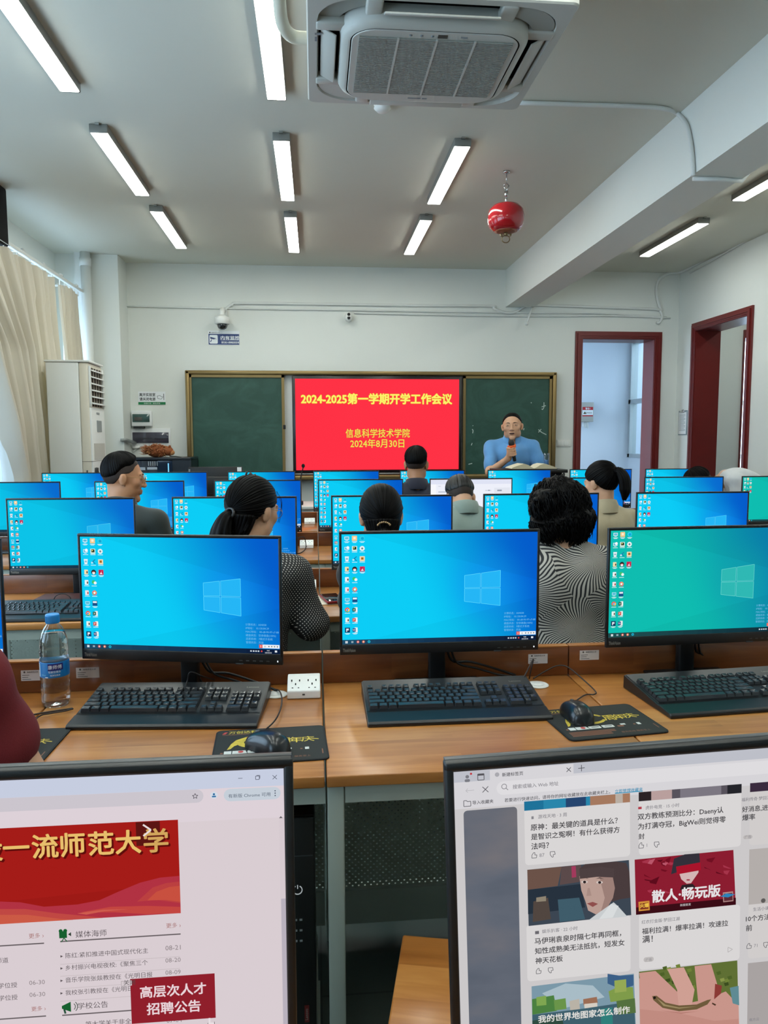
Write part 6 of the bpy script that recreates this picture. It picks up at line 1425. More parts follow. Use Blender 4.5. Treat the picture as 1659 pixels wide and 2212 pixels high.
# ------------------------------------------------------------------ people: smooth continuous bodies from blended limbs
def axis_lines(lo, hi, step, fine=()):
    out = [lo]; 
    while out[-1] < hi:
        s = step
        for a, b, f in fine:
            if a <= out[-1] < b: s = min(s, f)
        out.append(out[-1] + s)
    return np.array(out, np.float32)
class Blend:
    """field of blended ellipsoids and tapered limbs; surf() returns its skin"""
    def __init__(s): s.ops = []
    def e(s, c, r, M=None, k=.03): s.ops.append(('e', np.array(c, float), np.array(r, float), None if M is None else np.array(M.to_3x3()), k)); return s
    def c(s, a, b, ra, rb, k=.03): s.ops.append(('c', np.array(a, float), np.array(b, float), (ra, rb), k)); return s
    def chain(s, pts, rs, k=.006):
        for i in range(len(pts) - 1): s.c(pts[i], pts[i + 1], rs[i], rs[i + 1], k)
        return s
    def bounds(s):
        lo = np.full(3, 9.); hi = -lo
        for o in s.ops:
            if o[0] == 'e': m = max(o[2]); lo = np.minimum(lo, o[1] - m); hi = np.maximum(hi, o[1] + m)
            else:
                m = max(o[3])
                for q in (o[1], o[2]): lo = np.minimum(lo, q - m); hi = np.maximum(hi, q + m)
        return lo - .03, hi + .03
    def surf(s, step=.009, fine=((), (), ()), inflate=0.0, cuts=(), disp=None):
        lo, hi = s.bounds(); lo -= inflate; hi += inflate
        X = [axis_lines(lo[i], hi[i], step, fine[i]) for i in range(3)]
        F = np.full([len(x) for x in X], .2, np.float32)
        for o in s.ops:
            k = o[-1]
            if o[0] == 'e': m = max(o[2]) + k + .035 + inflate; a, b = o[1] - m, o[1] + m
            else: m = max(o[3]) + k + .035 + inflate; a, b = np.minimum(o[1], o[2]) - m, np.maximum(o[1], o[2]) + m
            sl = [slice(np.searchsorted(X[i], a[i]), np.searchsorted(X[i], b[i])) for i in range(3)]
            x, y, z = np.meshgrid(X[0][sl[0]], X[1][sl[1]], X[2][sl[2]], indexing='ij', sparse=True)
            if o[0] == 'e':
                px, py, pz = x - o[1][0], y - o[1][1], z - o[1][2]
                if o[3] is not None:
                    Mi = o[3].T; px, py, pz = [Mi[i, 0] * px + Mi[i, 1] * py + Mi[i, 2] * pz for i in range(3)]
                r = o[2]; q = (px / r[0]) ** 2 + (py / r[1]) ** 2 + (pz / r[2]) ** 2; k0 = np.sqrt(q)
                k1 = np.sqrt((px / r[0] ** 2) ** 2 + (py / r[1] ** 2) ** 2 + (pz / r[2] ** 2) ** 2) + 1e-9
                d = k0 * (k0 - 1) / k1
            else:
                ab = o[2] - o[1]; L2 = max(float(ab @ ab), 1e-9)
                t = ((x - o[1][0]) * ab[0] + (y - o[1][1]) * ab[1] + (z - o[1][2]) * ab[2]) / L2; t = np.clip(t, 0, 1)
                d = np.sqrt((x - o[1][0] - t * ab[0]) ** 2 + (y - o[1][1] - t * ab[1]) ** 2 + (z - o[1][2] - t * ab[2]) ** 2) - (o[3][0] + (o[3][1] - o[3][0]) * t)
            g = F[sl[0], sl[1], sl[2]]; h = np.clip(.5 + .5 * (d - g) / k, 0, 1)
            F[sl[0], sl[1], sl[2]] = (d * (1 - h) + g * h - k * h * (1 - h)).astype(np.float32)
        x, y, z = np.meshgrid(*X, indexing='ij', sparse=True)
        F -= inflate
        if disp is not None: F = F + disp(x, y, z).astype(np.float32)
        for cf in cuts: F = np.maximum(F, cf(x, y, z)).astype(np.float32)
        return nets(F, X)
def nets(F, X):
    F[0] = F[-1] = .1; F[:, 0] = F[:, -1] = .1; F[:, :, 0] = F[:, :, -1] = .1
    ins = F < 0; n = [a - 1 for a in F.shape]
    cnt = sum(ins[i:i + n[0], j:j + n[1], k:k + n[2]].astype(np.int8) for i in (0, 1) for j in (0, 1) for k in (0, 1))
    idx = np.argwhere((cnt > 0) & (cnt < 8)); ids = -np.ones(n, np.int64); ids[tuple(idx.T)] = np.arange(len(idx))
    P = np.zeros((len(idx), 3)); C = np.zeros(len(idx)); I, J, K = idx.T
    for ax in range(3):
        for u in (0, 1):
            for v in (0, 1):
                o0 = [0, 0, 0]; ot = [a for a in range(3) if a != ax]; o0[ot[0]] = u; o0[ot[1]] = v; o1 = list(o0); o1[ax] = 1
                a = F[I + o0[0], J + o0[1], K + o0[2]]; b = F[I + o1[0], J + o1[1], K + o1[2]]; m = (a < 0) != (b < 0)
                t = np.where(m, a / np.where(a == b, 1, a - b), 0)
                base = [X[q][idx[:, q] + o0[q]] for q in range(3)]; end = X[ax][idx[:, ax] + 1]
                base[ax] = base[ax] + t * (end - base[ax])
                for q in range(3): P[:, q] += np.where(m, base[q], 0)
                C += m
    P /= np.maximum(C, 1)[:, None]
    fs = []
    for ax in range(3):
        sl0 = [slice(1, -1)] * 3; sl1 = [slice(1, -1)] * 3; sl0[ax] = slice(0, -1); sl1[ax] = slice(1, None)
        A = ins[tuple(sl0)]; B = ins[tuple(sl1)]; e = np.argwhere(A != B); 
        if not len(e): continue
        flip = A[tuple(e.T)]; g = e.copy()
        for q in range(3):
            if q != ax: g[:, q] += 1
        o1, o2 = [q for q in range(3) if q != ax]
        def cell(d1, d2): h = g.copy(); h[:, o1] -= d1; h[:, o2] -= d2; return ids[tuple(h.T)]
        q = np.stack([cell(1, 1), cell(0, 1), cell(0, 0), cell(1, 0)], 1)
        if ax == 1: flip = ~flip
        q[~flip] = q[~flip][:, ::-1]
        fs.append(q[(q >= 0).all(1)])
    return P, np.concatenate(fs)
def skin_mesh(name, PF, mat, parent, smooth=2):
    P, Fq = PF
    for _ in range(smooth):        # light Laplacian relaxation
        S = np.zeros_like(P); c = np.zeros(len(P))
        for a in range(4):
            i, j = Fq[:, a], Fq[:, (a + 1) % 4]; np.add.at(S, i, P[j]); np.add.at(c, i, 1); np.add.at(S, j, P[i]); np.add.at(c, j, 1)
        P = P * .45 + (S / np.maximum(c, 1)[:, None]) * .55
    me = bpy.data.meshes.new(name); me.from_pydata(P.tolist(), [], Fq.tolist()); me.materials.append(mat)
    me.polygons.foreach_set('use_smooth', [True] * len(me.polygons)); me.update()
    o = bpy.data.objects.new(name, me); COL.objects.link(o); o.parent = parent; return o
def folds(seed, amp=.004, f=16, n=7, dirs=None):
    rn = np.random.RandomState(seed); K = rn.normal(size=(n, 3)) * f; K[:, 2] *= 1.3; ph = rn.uniform(0, 6.28, n)
    def g(x, y, z): return amp / math.sqrt(n) * sum(np.sin(K[i, 0] * x + K[i, 1] * y + K[i, 2] * z + ph[i] + 1.2 * np.sin(9 * z + ph[i])) for i in range(n))
    return g
M_skin = PM('warm_skin', '#c99a7a', .5, var=.04, vscale=20); M_skin2 = PM('tan_skin', '#b5825f', .5, var=.04, vscale=20)
for m in (M_skin, M_skin2): m.node_tree.nodes['Principled BSDF'].inputs['Subsurface Weight'].default_value = .12; m.node_tree.nodes['Principled BSDF'].inputs['Subsurface Radius'].default_value = (.01, .004, .002)
M_hair = PM('black_hair', '#040303', .5, spec=.1); M_fade = PM('cropped_side_hair', '#2a1d16', .7, var=.3, vscale=400); M_hair2 = PM('greying_hair', '#1b1a19', .42, spec=.45, var=.5, vscale=90); M_trs = PM('dark_trousers', '#1d2026', .75); M_shoe = PM('black_shoes', '#0d0d0e', .4)
M_lip = PM('lip_skin', '#8d4f45', .45); M_eyew = PM('eye_white', '#d9d2cb', .3); M_iris = PM('dark_iris', '#17100c', .15); M_mouth = PM('open_mouth', '#3a1412', .6)
def hand(B, w, d, up, side, curl=.35, spread=1.0, k=.007):
    """palm, four fingers and a thumb from wrist w along d; up = back of the hand; side = +1 when the thumb is on the left of d"""
    w, d, up = Vector(w), Vector(d).normalized(), Vector(up).normalized(); lat = up.cross(d).normalized() * side
    Mx = Matrix((lat, d, up)).transposed()
    B.e(w + d * .052, (.040, .052, .0145), Mx, .012)
    for i, (off, l) in enumerate(((.029, .072), (.010, .080), (-.010, .074), (-.028, .058))):
        p = w + d * .092 + lat * off; pts = [w + d * .06 + lat * off * .8, p]; dd = (d + lat * off * 2.2 * spread).normalized(); a = 0
        for seg in (.46, .31, .23):
            a += curl * (.7 if seg > .4 else 1); v = dd * math.cos(a) - up * math.sin(a); pts.append(pts[-1] + v * l * seg)
        B.chain([tuple(q) for q in pts], [.0095, .0092, .0085, .0078, .0068], k)
    t0 = w + d * .028 + lat * .03; t1 = t0 + (d * .6 + lat * .75 - up * .15).normalized() * .036; t2 = t1 + (d * .9 + lat * .35 - up * .2).normalized() * .032; t3 = t2 + (d * .97 + lat * .1 - up * .2).normalized() * .026
    B.chain([tuple(q) for q in (t0, t1, t2, t3)], [.014, .0115, .010, .0085], k)
HW = [1.0]                                  # breadth of the head being built
def head_ops(B, H, s=1.0, female=False, jaw=1.0):
    R3 = H.to_3x3()
    def E(c, r, k=.012, rot=None): c = (c[0] * HW[0], c[1], c[2]); r = (r[0] * HW[0], r[1], r[2]); B.e(H @ Vector([q * s for q in c]), [q * s for q in r], (R3 @ rot.to_3x3()) if rot else R3, k)
    E((0, -.012, .032), (.074, .096, .088), .02); E((0, .034, -.028), (.060 * jaw, .060, .080), .03)
    for x in (-1, 1):
        E((x * .044 * jaw, .012, -.066), (.022, .034, .030), .03); E((x * .042, .062, -.014), (.022, .020, .020), .02)
        E((x * .078, -.006, -.004), (.0085, .019, .031), .006, RZ(x * -22) @ RX(-8)); E((x * .083, -.014, .006), (.006, .011, .020), .005, RZ(x * -30)); E((x * .074, .002, -.024), (.007, .009, .012), .006)
        E((x * .031, .083, .012), (.017, .009, .0085), .008); E((x * .0125, .103, -.028), (.009, .010, .008), .006)
    E((0, .076, -.100), (.022, .020, .019), .025); E((0, .082, .030), (.048, .014, .011), .018)
    B.c(H @ Vector((0, .092 * s, .016 * s)), H @ Vector((0, .110 * s, -.024 * s)), .0075 * s, .0115 * s, .012)
    E((0, .093, -.054), (.023, .010, .0065), .008); E((0, .092, -.067), (.020, .010, .0075), .008)
def face_parts(root, H, s=1.0, brow=M_hair, mouth_open=False, squint=.5):
    H = H @ Matrix.Diagonal((HW[0], 1, 1, 1))
    m = MB(); 
    for x in (-1, 1): m.ell((x * .031 * s, .0885 * s, .012 * s), (.0125 * s, .006 * s, .0052 * s * squint), n=14)
    m.build('eyes', M_eyew, root).matrix_local = H
    m = MB()
    for x in (-1, 1): m.ell((x * .031 * s, .0925 * s, .0118 * s), (.0055 * s, .0035 * s, .0048 * s * squint), n=12)
    m.build('irises', M_iris, root).matrix_local = H
    m = MB()
    for x in (-1, 1): m.tube([(x * q * s, yy * s, zz * s) for q, yy, zz in ((.013, .0955, .030), (.026, .0945, .0345), (.040, .0865, .0335), (.050, .075, .028))], [.0028 * s, .0034 * s, .003 * s, .0014 * s], n=6)
    m.build('eyebrows', brow, root).matrix_local = H
    m = MB()
    if mouth_open: m.ell((0, .0985 * s, -.0605 * s), (.021 * s, .0065 * s, .0075 * s), n=16)
    else: m.tube([(x * s, (.1005 - abs(x) * .25) * s, (-.0600 - abs(x) * .05) * s) for x in np.linspace(-.021, .021, 9)], .0016 * s, n=5)
    m.build('mouth', M_mouth if mouth_open else M_lip, root).matrix_local = H
HL_MAN = [(-.12, -.066), (-.085, -.066), (-.045, -.044), (-.02, -.006), (.0, .012), (.022, .018), (.04, .034), (.05, .056), (.075, .078), (.1, .086)]
HL_TIED = [(-.12, -.072), (-.085, -.072), (-.045, -.052), (-.022, -.018), (.0, .006), (.025, .008), (.045, .024), (.062, .05), (.085, .07), (.1, .078)]
def hair_shell(root, H, s, line, thick, pole, mat, ridge=.0022, rf=26, seed=1, top=0, nA=220, nB=56, name='hair', fade=1.0, soft=.022):
    """hair as a shell over the skull whose grooves run towards pole (crown or tie)"""
    rn = np.random.RandomState(seed); c = np.array((0, -.012, .032)); r = np.array((.0755 * HW[0], .0975, .0895))
    pole = np.array(pole, float); pole /= np.linalg.norm(pole); u = np.cross(pole, (1., 0, .2)); u /= np.linalg.norm(u); v = np.cross(pole, u)
    ph = rn.uniform(0, 6.28, 10); fr = rn.randint(rf // 2, rf * 3, 10); P = []
    ly, lz = [q[0] for q in line], [q[1] for q in line]
    for i in range(nB):
        th = 3.0 * (i + .02) / (nB - 1) * 1.02; row = []
        for j in range(nA):
            a = 2 * math.pi * j / nA; d = pole * math.cos(th) + (u * math.cos(a) + v * math.sin(a)) * math.sin(th)
            R0 = 1 / np.sqrt(((d / r) ** 2).sum()); p = c + d * R0
            f = p[2] - np.interp(p[1], ly, lz); w = min(1, max(0, f / soft + .12)); w = w * w * (3 - 2 * w)
            rg = sum(math.sin(fr[q] * a + ph[q] + .5 * math.sin(3 * th + ph[q])) for q in range(10)) / 3.2
            t = (thick * (fade + (1 - fade) * min(1, max(0, (p[2] + .03) / .08))) + top * max(0, p[2] - .05) / .07) * w - .030 * (1 - w) + ridge * rg * min(1, th * 2.2) * w * (1 if fade == 1 else min(1, max(.25, (p[2] + .02) / .06)))
            row.append(tuple((c + d * (R0 + t)) * s))
        P.append(row)
    m = MB().grid(P, closed=True); o = m.build(name, mat, root); o.matrix_local = H; return o
def strands(root, H, s, curves, mat, name='loose_strands', r=.0006):
    m = MB()
    for c in curves: m.tube(smooth_path([tuple(q * s for q in p) for p in c], 4), r, n=4)
    o = m.build(name, mat, root); o.matrix_local = H; return o
def tail(root, H, s, pts, rad, mat, seed=2, flat=.75, n=40, name='ponytail'):
    rn = random.Random(seed); C = smooth_path(pts, 8); k = len(C); ph = [rn.uniform(0, 6.28) for _ in range(6)]; P = []
    for i, p in enumerate(C):
        f = i / (k - 1); R0 = float(np.interp(f, np.linspace(0, 1, len(rad)), rad)); t = (C[min(i + 1, k - 1)] - C[max(i - 1, 0)]).normalized(); u = t.cross(Vector((0, 1, .1))).normalized(); w = t.cross(u)
        row = []
        for j in range(n):
            a = 2 * math.pi * j / n; q = R0 * (1 + .07 * math.sin(9 * a + ph[0] + 2 * f) + .06 * math.sin(17 * a + ph[1]) + .04 * math.sin(23 * a + ph[2] - 3 * f))
            row.append(tuple((p + u * math.cos(a) * q + w * math.sin(a) * q * flat) * s))
        P.append(row)
    o = MB().grid(P, closed=True).build(name, mat, root); o.matrix_local = H; return o
def glasses(root, H, s, mat):
    m = MB()
    for x in (-1, 1):
        m.tube([((x * .033 + .024 * math.cos(t)) * s, (.108 - .18 * (abs(x * .033 + .024 * math.cos(t)) - .02) ** 1) * s, (.006 + .019 * math.sin(t)) * s) for t in np.linspace(0, 2 * math.pi, 22)[:-1]], .0011 * s, n=5, closed=True)
        m.tube([(x * .057 * s, .100 * s, .012 * s), (x * .077 * s, .075 * s, .014 * s), (x * .083 * s, -.002 * s, .014 * s), (x * .082 * s, -.022 * s, -.004 * s)], .0010 * s, n=5)
    m.tube([(-.009 * s, .110 * s, .009 * s), (0, .113 * s, .012 * s), (.009 * s, .110 * s, .009 * s)], .0010 * s, n=5)
    o = m.build('eyeglasses', mat, root); o.matrix_local = H
    L = MB()
    for x in (-1, 1): L.flat([((x * .033 + .023 * math.cos(t)) * s, (.006 + .018 * math.sin(t)) * s) for t in np.linspace(0, 2 * math.pi, 18)[:-1]], 0, 0, T(0, .107 * s, 0) @ FACE)
    L.build('lenses', M_glass, o)
def person(label, loc, rz, shirt, hair, s=1.0, lean=6, hyaw=0, hpitch=8, hroll=0, sw=.19, girth=1.0, arms=None, sleeve=.62, standing=False, skin=M_skin, female=False, fold=.004, fseed=1, jaw=1.0, neck_up=.155, hfine=.0045, fine=((), (), ()), collar=None, full_face=False, mouth_open=False, step=.0085, shirt_step=.0085, trs=M_trs, hand_fn=None, hs=1.0, hem=.53, fold_f=16, brow=M_hair, headfwd=.02, hw=1.0):
    HW[0] = hw
    root = thing('person', label, 'person', loc, rz)
    zp = .55 * s if not standing else .92 * s
    base = .50 * s if not standing else .90 * s                        # pelvis height
    dz = base - .50 * s
    LM = T(0, 0, base + .04) @ RX(-lean) @ T(0, 0, -base - .04)         # forward lean of the trunk
    def U(x, y, z): return tuple(LM @ Vector((x * s, y * s, z * s + dz)))
    sh = [U(x * sw, -.005, .982) for x in (-1, 1)]; nb = Vector(U(0, -.015, 1.045)); hb = Vector(U(0, headfwd, 1.045 + neck_up))
    H = Matrix.Translation(hb) @ RZ(hyaw) @ RX(-hpitch - lean * .25) @ RY(hroll)
    if arms is None:
        arms = []
        for x in (-1, 1): arms.append((U(x * (sw + .055), .03, .76), (x * .19 * s, .33 * s, .795), (x * -.25, 1, -.08)))
    def torso(B, sh_r=.052):
        g = girth
        B.e(U(0, .0, .56), (.165 * s * g, .125 * s * g, .12 * s), None, .06); B.e(U(0, .005, .70), (.145 * s * g, .105 * s * g, .14 * s), LM, .07); B.e(U(0, .0, .88), (.160 * s * g, .108 * s * g, .145 * s), LM, .07)
        B.c(U(-sw * .72, -.012, .972), U(sw * .72, -.012, .972), sh_r * s, sh_r * s, .05)
        for x in (-1, 1):
            B.c(U(x * .035, -.022, 1.048), U(x * sw * .92, -.010, .990), .036 * s, .036 * s, .04); B.e(U(x * .075, -.05, .90), (.07 * s, .06 * s, .11 * s), LM, .05)
            if female: B.e(U(x * .072, .085, .86), (.06 * s, .055 * s, .06 * s), LM, .04)
    def arm(B, i, f, r0=.050, r1=.040, r2=.028, d=0):
        a, (el, wr, hd) = Vector(sh[i]), arms[i]; el, wr = Vector(el), Vector(wr); LA, LB = (el - a).length, (wr - el).length; L = f * (LA + LB)
        if L <= LA: q = L / LA; B.c(a, a.lerp(el, q), (r0 + d) * s, (r0 + (r1 - r0) * q + d * 1.25) * s, .03)
        else:
            q = (L - LA) / LB; B.c(a, el, (r0 + d) * s, (r1 + d) * s, .03); B.c(el, el.lerp(wr, q), (r1 + d) * s, (r1 + (r2 - r1) * q + d * 1.2) * s, .025)
    B = Blend(); torso(B, .046)
    B.c(tuple(nb - Vector((0, 0, .03))), tuple(H @ Vector((0, -.022, -.055))), .056 * s * (.88 if female else 1), .052 * s * (.86 if female else 1), .03)
    head_ops(B, H, s * hs, female, jaw)
    for i in (0, 1):
        arm(B, i, 1.0, .046, .039, .027)
        if hand_fn and hand_fn.get(i): hand_fn[i](B)
        else: hand(B, arms[i][1], arms[i][2], (0, -.05, 1), -1 if i == 0 else 1)
    if not standing:
        for x in (-1, 1): B.c((x * .09 * s, .03, base + .02), (x * .115 * s, .40 * s, .49 * s), .085 * s, .062 * s, .05); B.c((x * .115 * s, .40 * s, .49 * s), (x * .12 * s, .38 * s, .08), .058 * s, .038 * s, .04)
    else:
        for x in (-1, 1): B.c((x * .085 * s, 0, base), (x * .095 * s, .01, .48 * s), .085 * s, .06 * s, .05); B.c((x * .095 * s, .01, .48 * s), (x * .10 * s, -.01, .08), .056 * s, .038 * s, .04)
    hz = (hb.z - .17 * s, hb.z + .16 * s, hfine); hx = (hb.x - .13, hb.x + .13, hfine + .001); hy = (hb.y - .15, hb.y + .16, hfine + .001)
    skin_mesh('body', B.surf(step, (list(fine[0]) + [hx], list(fine[1]) + [hy], list(fine[2]) + [hz])), skin, root, 1)
    # shirt: trunk and sleeves a little outside the body
    S = Blend(); torso(S, .050)
    for i in (0, 1): arm(S, i, sleeve, .046, .041, .032, .008)
    S.surf_ = None
    hm = base + (hem - .50) * s
    skin_mesh('shirt', S.surf(shirt_step, fine, .008, [lambda x, y, z: hm - z + 0 * x + 0 * y, lambda x, y, z: .058 * s - np.sqrt((x - nb.x) ** 2 + (y - nb.y - .014) ** 2) - np.maximum(0, (nb.z + .012 - z)) * 5] + ([lambda x, y, z: np.where(y > nb.y + .03, .42 * (z - (nb.z - .085)) - np.abs(x - nb.x), -1)] if collar else []), folds(fseed, fold, fold_f)), shirt, root, 2)
    # trousers and shoes
    Tt = Blend(); Tt.e((0, 0, base + .04), (.172 * s * girth, .135 * s * girth, .12 * s), None, .05)
    for x in (-1, 1):
        if standing: Tt.c((x * .085 * s, 0, base), (x * .095 * s, .01, .48 * s), .09 * s, .068 * s, .04).c((x * .095 * s, .01, .48 * s), (x * .10 * s, -.01, .09), .066 * s, .055 * s, .03)
        else: Tt.c((x * .09 * s, .03, base + .02), (x * .115 * s, .40 * s, .49 * s), .092 * s, .07 * s, .04).c((x * .115 * s, .40 * s, .49 * s), (x * .12 * s, .38 * s, .10), .066 * s, .052 * s, .03)
    skin_mesh('trousers', Tt.surf(.016, inflate=.004), trs, root, 2)
    fy = -.01 if standing else .38 * s
    for x in (-1, 1):
        Q = Blend(); Q.e((x * .115 * s, fy + .06, .04), (.045, .125, .038), None, .02).c((x * .115 * s, fy, .05), (x * .115 * s, fy, .09), .042, .04, .02)
        skin_mesh('shoe', Q.surf(.012, cuts=[lambda a, b, c: .003 - c + 0 * a + 0 * b]), M_shoe, root, 1)
    if collar:
        cm, spread = collar; m = MB(); rows = []
        CN = Matrix.Translation(nb + Vector((0, .012, .0))) @ RX(-lean * .8 - 10)
        for r_, z, dz2 in ((.060, .040, 0), (.064, .050, 0), (.074, .046, 0), (.094, -.012, -.02), (.091, -.016, -.02)):
            row = []
            for j in range(33):
                a = R(-90 - 158 + 316 * j / 32); fr_ = max(0, math.sin(a)) ** 2; row.append(tuple(CN @ Vector((r_ * s * math.cos(a) * 1.02, r_ * s * math.sin(a) * .95, (z + dz2 * (1 + 1.6 * fr_) - .030 * fr_) * s))))
            rows.append(row)
        o = m.grid(rows).build('collar', cm, root); mo = o.modifiers.new('thick', 'SOLIDIFY'); mo.thickness = .0025
    face_parts(root, H, s * hs, brow, mouth_open)
    hair(root, H, s * hs); return root, H, sh
# --- hair styles
def short_hair(thick=.010, top=.012, line=HL_MAN, mat=M_hair, seed=3, ridge=.003, rf=34, pole=(0, -.35, .95), soft=.075, lift=.012):
    def f(root, H, s):
        hair_shell(root, H, s, [(a, b + lift) for a, b in line], thick, pole, mat, ridge, rf, seed, top, fade=.12, soft=soft)
        if lift: hair_shell(root, H, s, line, .0012, pole, M_fade, .0003, rf, seed, name='faded_sides', soft=.02)
    return f
def tied_hair(pole, tailpts, rad, seed, extras=None, mat=M_hair, ridge=.0016):
    def f(root, H, s):
        hair_shell(root, H, s, HL_TIED, .011, pole, mat, ridge, 40, seed, .004, 300, 60)
        P = []
        low = pole[2] < 0
        rq = random.Random(seed + 1); ph = [rq.uniform(0, 6) for _ in range(4)]
        for i in range(12):
            f_ = i / 11; z = -.015 - .085 * f_; hw_ = 80 - 38 * f_ ** 1.5; row = []
            for j in range(61):
                a = R(270 - hw_ + 2 * hw_ * j / 60); q = .0655 - .004 * f_ + .0012 * math.sin(j * 1.7 + ph[0] + 2 * f_) + .001 * math.sin(j * 2.9 + ph[1]) - .016 * (abs(j - 30) / 30) ** 6
                row.append(((q + .006 * (1 - f_)) * math.cos(a) * s, (-.030 + q * math.sin(a) - .012 * (1 - f_)) * s, z * s))
            P.append(row)
        if low: o = MB().grid(P).build('nape_hair', mat, root); o.matrix_local = H; mo = o.modifiers.new('thick', 'SOLIDIFY'); mo.thickness = .012
        if tailpts: tail(root, H, s, tailpts, rad, mat, seed)
        if extras: extras(root, H, s)
    return f
def curly_hair(root, H, s):
    rn = random.Random(9); B = Blend()
    for c, r in (((0, -.018, .036), (.094, .108, .094)), ((-.050, -.040, -.015), (.066, .075, .088)), ((.050, -.040, -.015), (.066, .075, .088)), ((0, -.062, -.02), (.075, .06, .10)), ((-.062, -.03, -.055), (.050, .060, .055)), ((.062, -.03, -.055), (.050, .060, .055)), ((.0, .03, .075), (.065, .06, .045))): B.e(c, r, None, .03)
    dp = folds(4, .009, 40, 9); dp2 = folds(8, .005, 85, 9)
    P, Fq = B.surf(.0055, cuts=[lambda x, y, z: .075 - np.sqrt((x / .95) ** 2 + (y - .115) ** 2 + ((z + .045) / 1.5) ** 2)], disp=lambda x, y, z: dp(x, y, z) + dp2(x, y, z))
    P = P * s; o = skin_mesh('hair', (P, Fq), M_hair, root, 0); o.matrix_local = H
    m = MB(); pts = P[::max(1, len(P) // 2600)] / s; crown = Vector((.01, -.01, .12))
    for p in pts:
        if p[1] > .055 and p[2] < .05: continue
        p = Vector(p); n = Vector((p.x, p.y + .03, p.z * .8)).normalized(); q = [p - n * .008]
        dwn = (p - crown); dwn = dwn - n * n.dot(dwn); dwn = (dwn.normalized() if dwn.length > .02 else Vector((rn.uniform(-1, 1), rn.uniform(-1, 1), 0))) + Vector((0, 0, -.35)); dwn.normalize(); side = n.cross(dwn)
        l = rn.uniform(.04, .085); ph = rn.uniform(0, 6); fl = (.016 if p.z < -.05 else .003) * rn.uniform(.3, 1.2)
        for k in range(1, 6): q.append(p + n * (.003 + .004 * math.sin(k * 1.2 + ph)) + dwn * l * k / 5 + side * .007 * math.sin(k * .9 + ph) + n * fl * (k / 5) ** 2 - n * max(0, l * k / 5) ** 2 * 3.2)
        m.tube([tuple(v * s) for v in smooth_path(q, 3)], [.0023 * s * (1 - .8 * abs(2 * i / 15 - .8)) + .0004 for i in range(16)], n=5)
    o = m.build('curls', M_hair, root); o.matrix_local = H
# --- cloth of the shirts
def cloth(name, hx, rough=.85, bump=.15, bscale=260, var=.05, sheen=.2): return PM(name, hx, rough, bump=bump, bscale=bscale, var=var, vscale=14, sheen=sheen)
def math_chain(nt):
    L = nt.links.new
    def M2(op, a, b=None, c=None):
        n = node(nt, 'ShaderNodeMath', operation=op)
        for i, q in enumerate((a, b, c)):
            if q is None: continue
            if isinstance(q, (int, float)): n.inputs[i].default_value = q
            else: L(q, n.inputs[i])
        return n.outputs[0]
    return M2
def mat_dots():
    m, nt, b = newmat('black_cloth_white_dots'); L = nt.links.new; M2 = math_chain(nt); b.inputs['Roughness'].default_value = .7
    tc = node(nt, 'ShaderNodeTexCoord'); nz = node(nt, 'ShaderNodeTexNoise', i_Scale=9.0); L(tc.outputs['Object'], nz.inputs['Vector'])
    mx = node(nt, 'ShaderNodeVectorMath', operation='MULTIPLY_ADD'); mx.inputs[1].default_value = (.012, .012, .012); L(nz.outputs['Color'], mx.inputs[0]); L(tc.outputs['Object'], mx.inputs[2])
    sp = node(nt, 'ShaderNodeSeparateXYZ'); L(mx.outputs[0], sp.inputs[0])
    xx = M2('ADD', sp.outputs['X'], M2('MULTIPLY', sp.outputs['Y'], 1.0)); zz = M2('ADD', sp.outputs['Z'], M2('MULTIPLY', sp.outputs['Y'], .12)); ds = []
    for off in (0, .5):
        q = [M2('SUBTRACT', M2('FRACT', M2('MULTIPLY_ADD', v, 1 / .0145, 100 + off)), .5) for v in (xx, zz)]; ds.append(M2('ADD', M2('MULTIPLY', q[0], q[0]), M2('MULTIPLY', q[1], q[1])))
    h = M2('LESS_THAN', M2('MINIMUM', *ds), .135 ** 2)
    c = node(nt, 'ShaderNodeMix', data_type='RGBA'); c.inputs[6].default_value = lin('#0c0b0c'); c.inputs[7].default_value = lin('#c9c4bb'); L(h, c.inputs[0]); L(c.outputs[2], b.inputs['Base Color']); return m
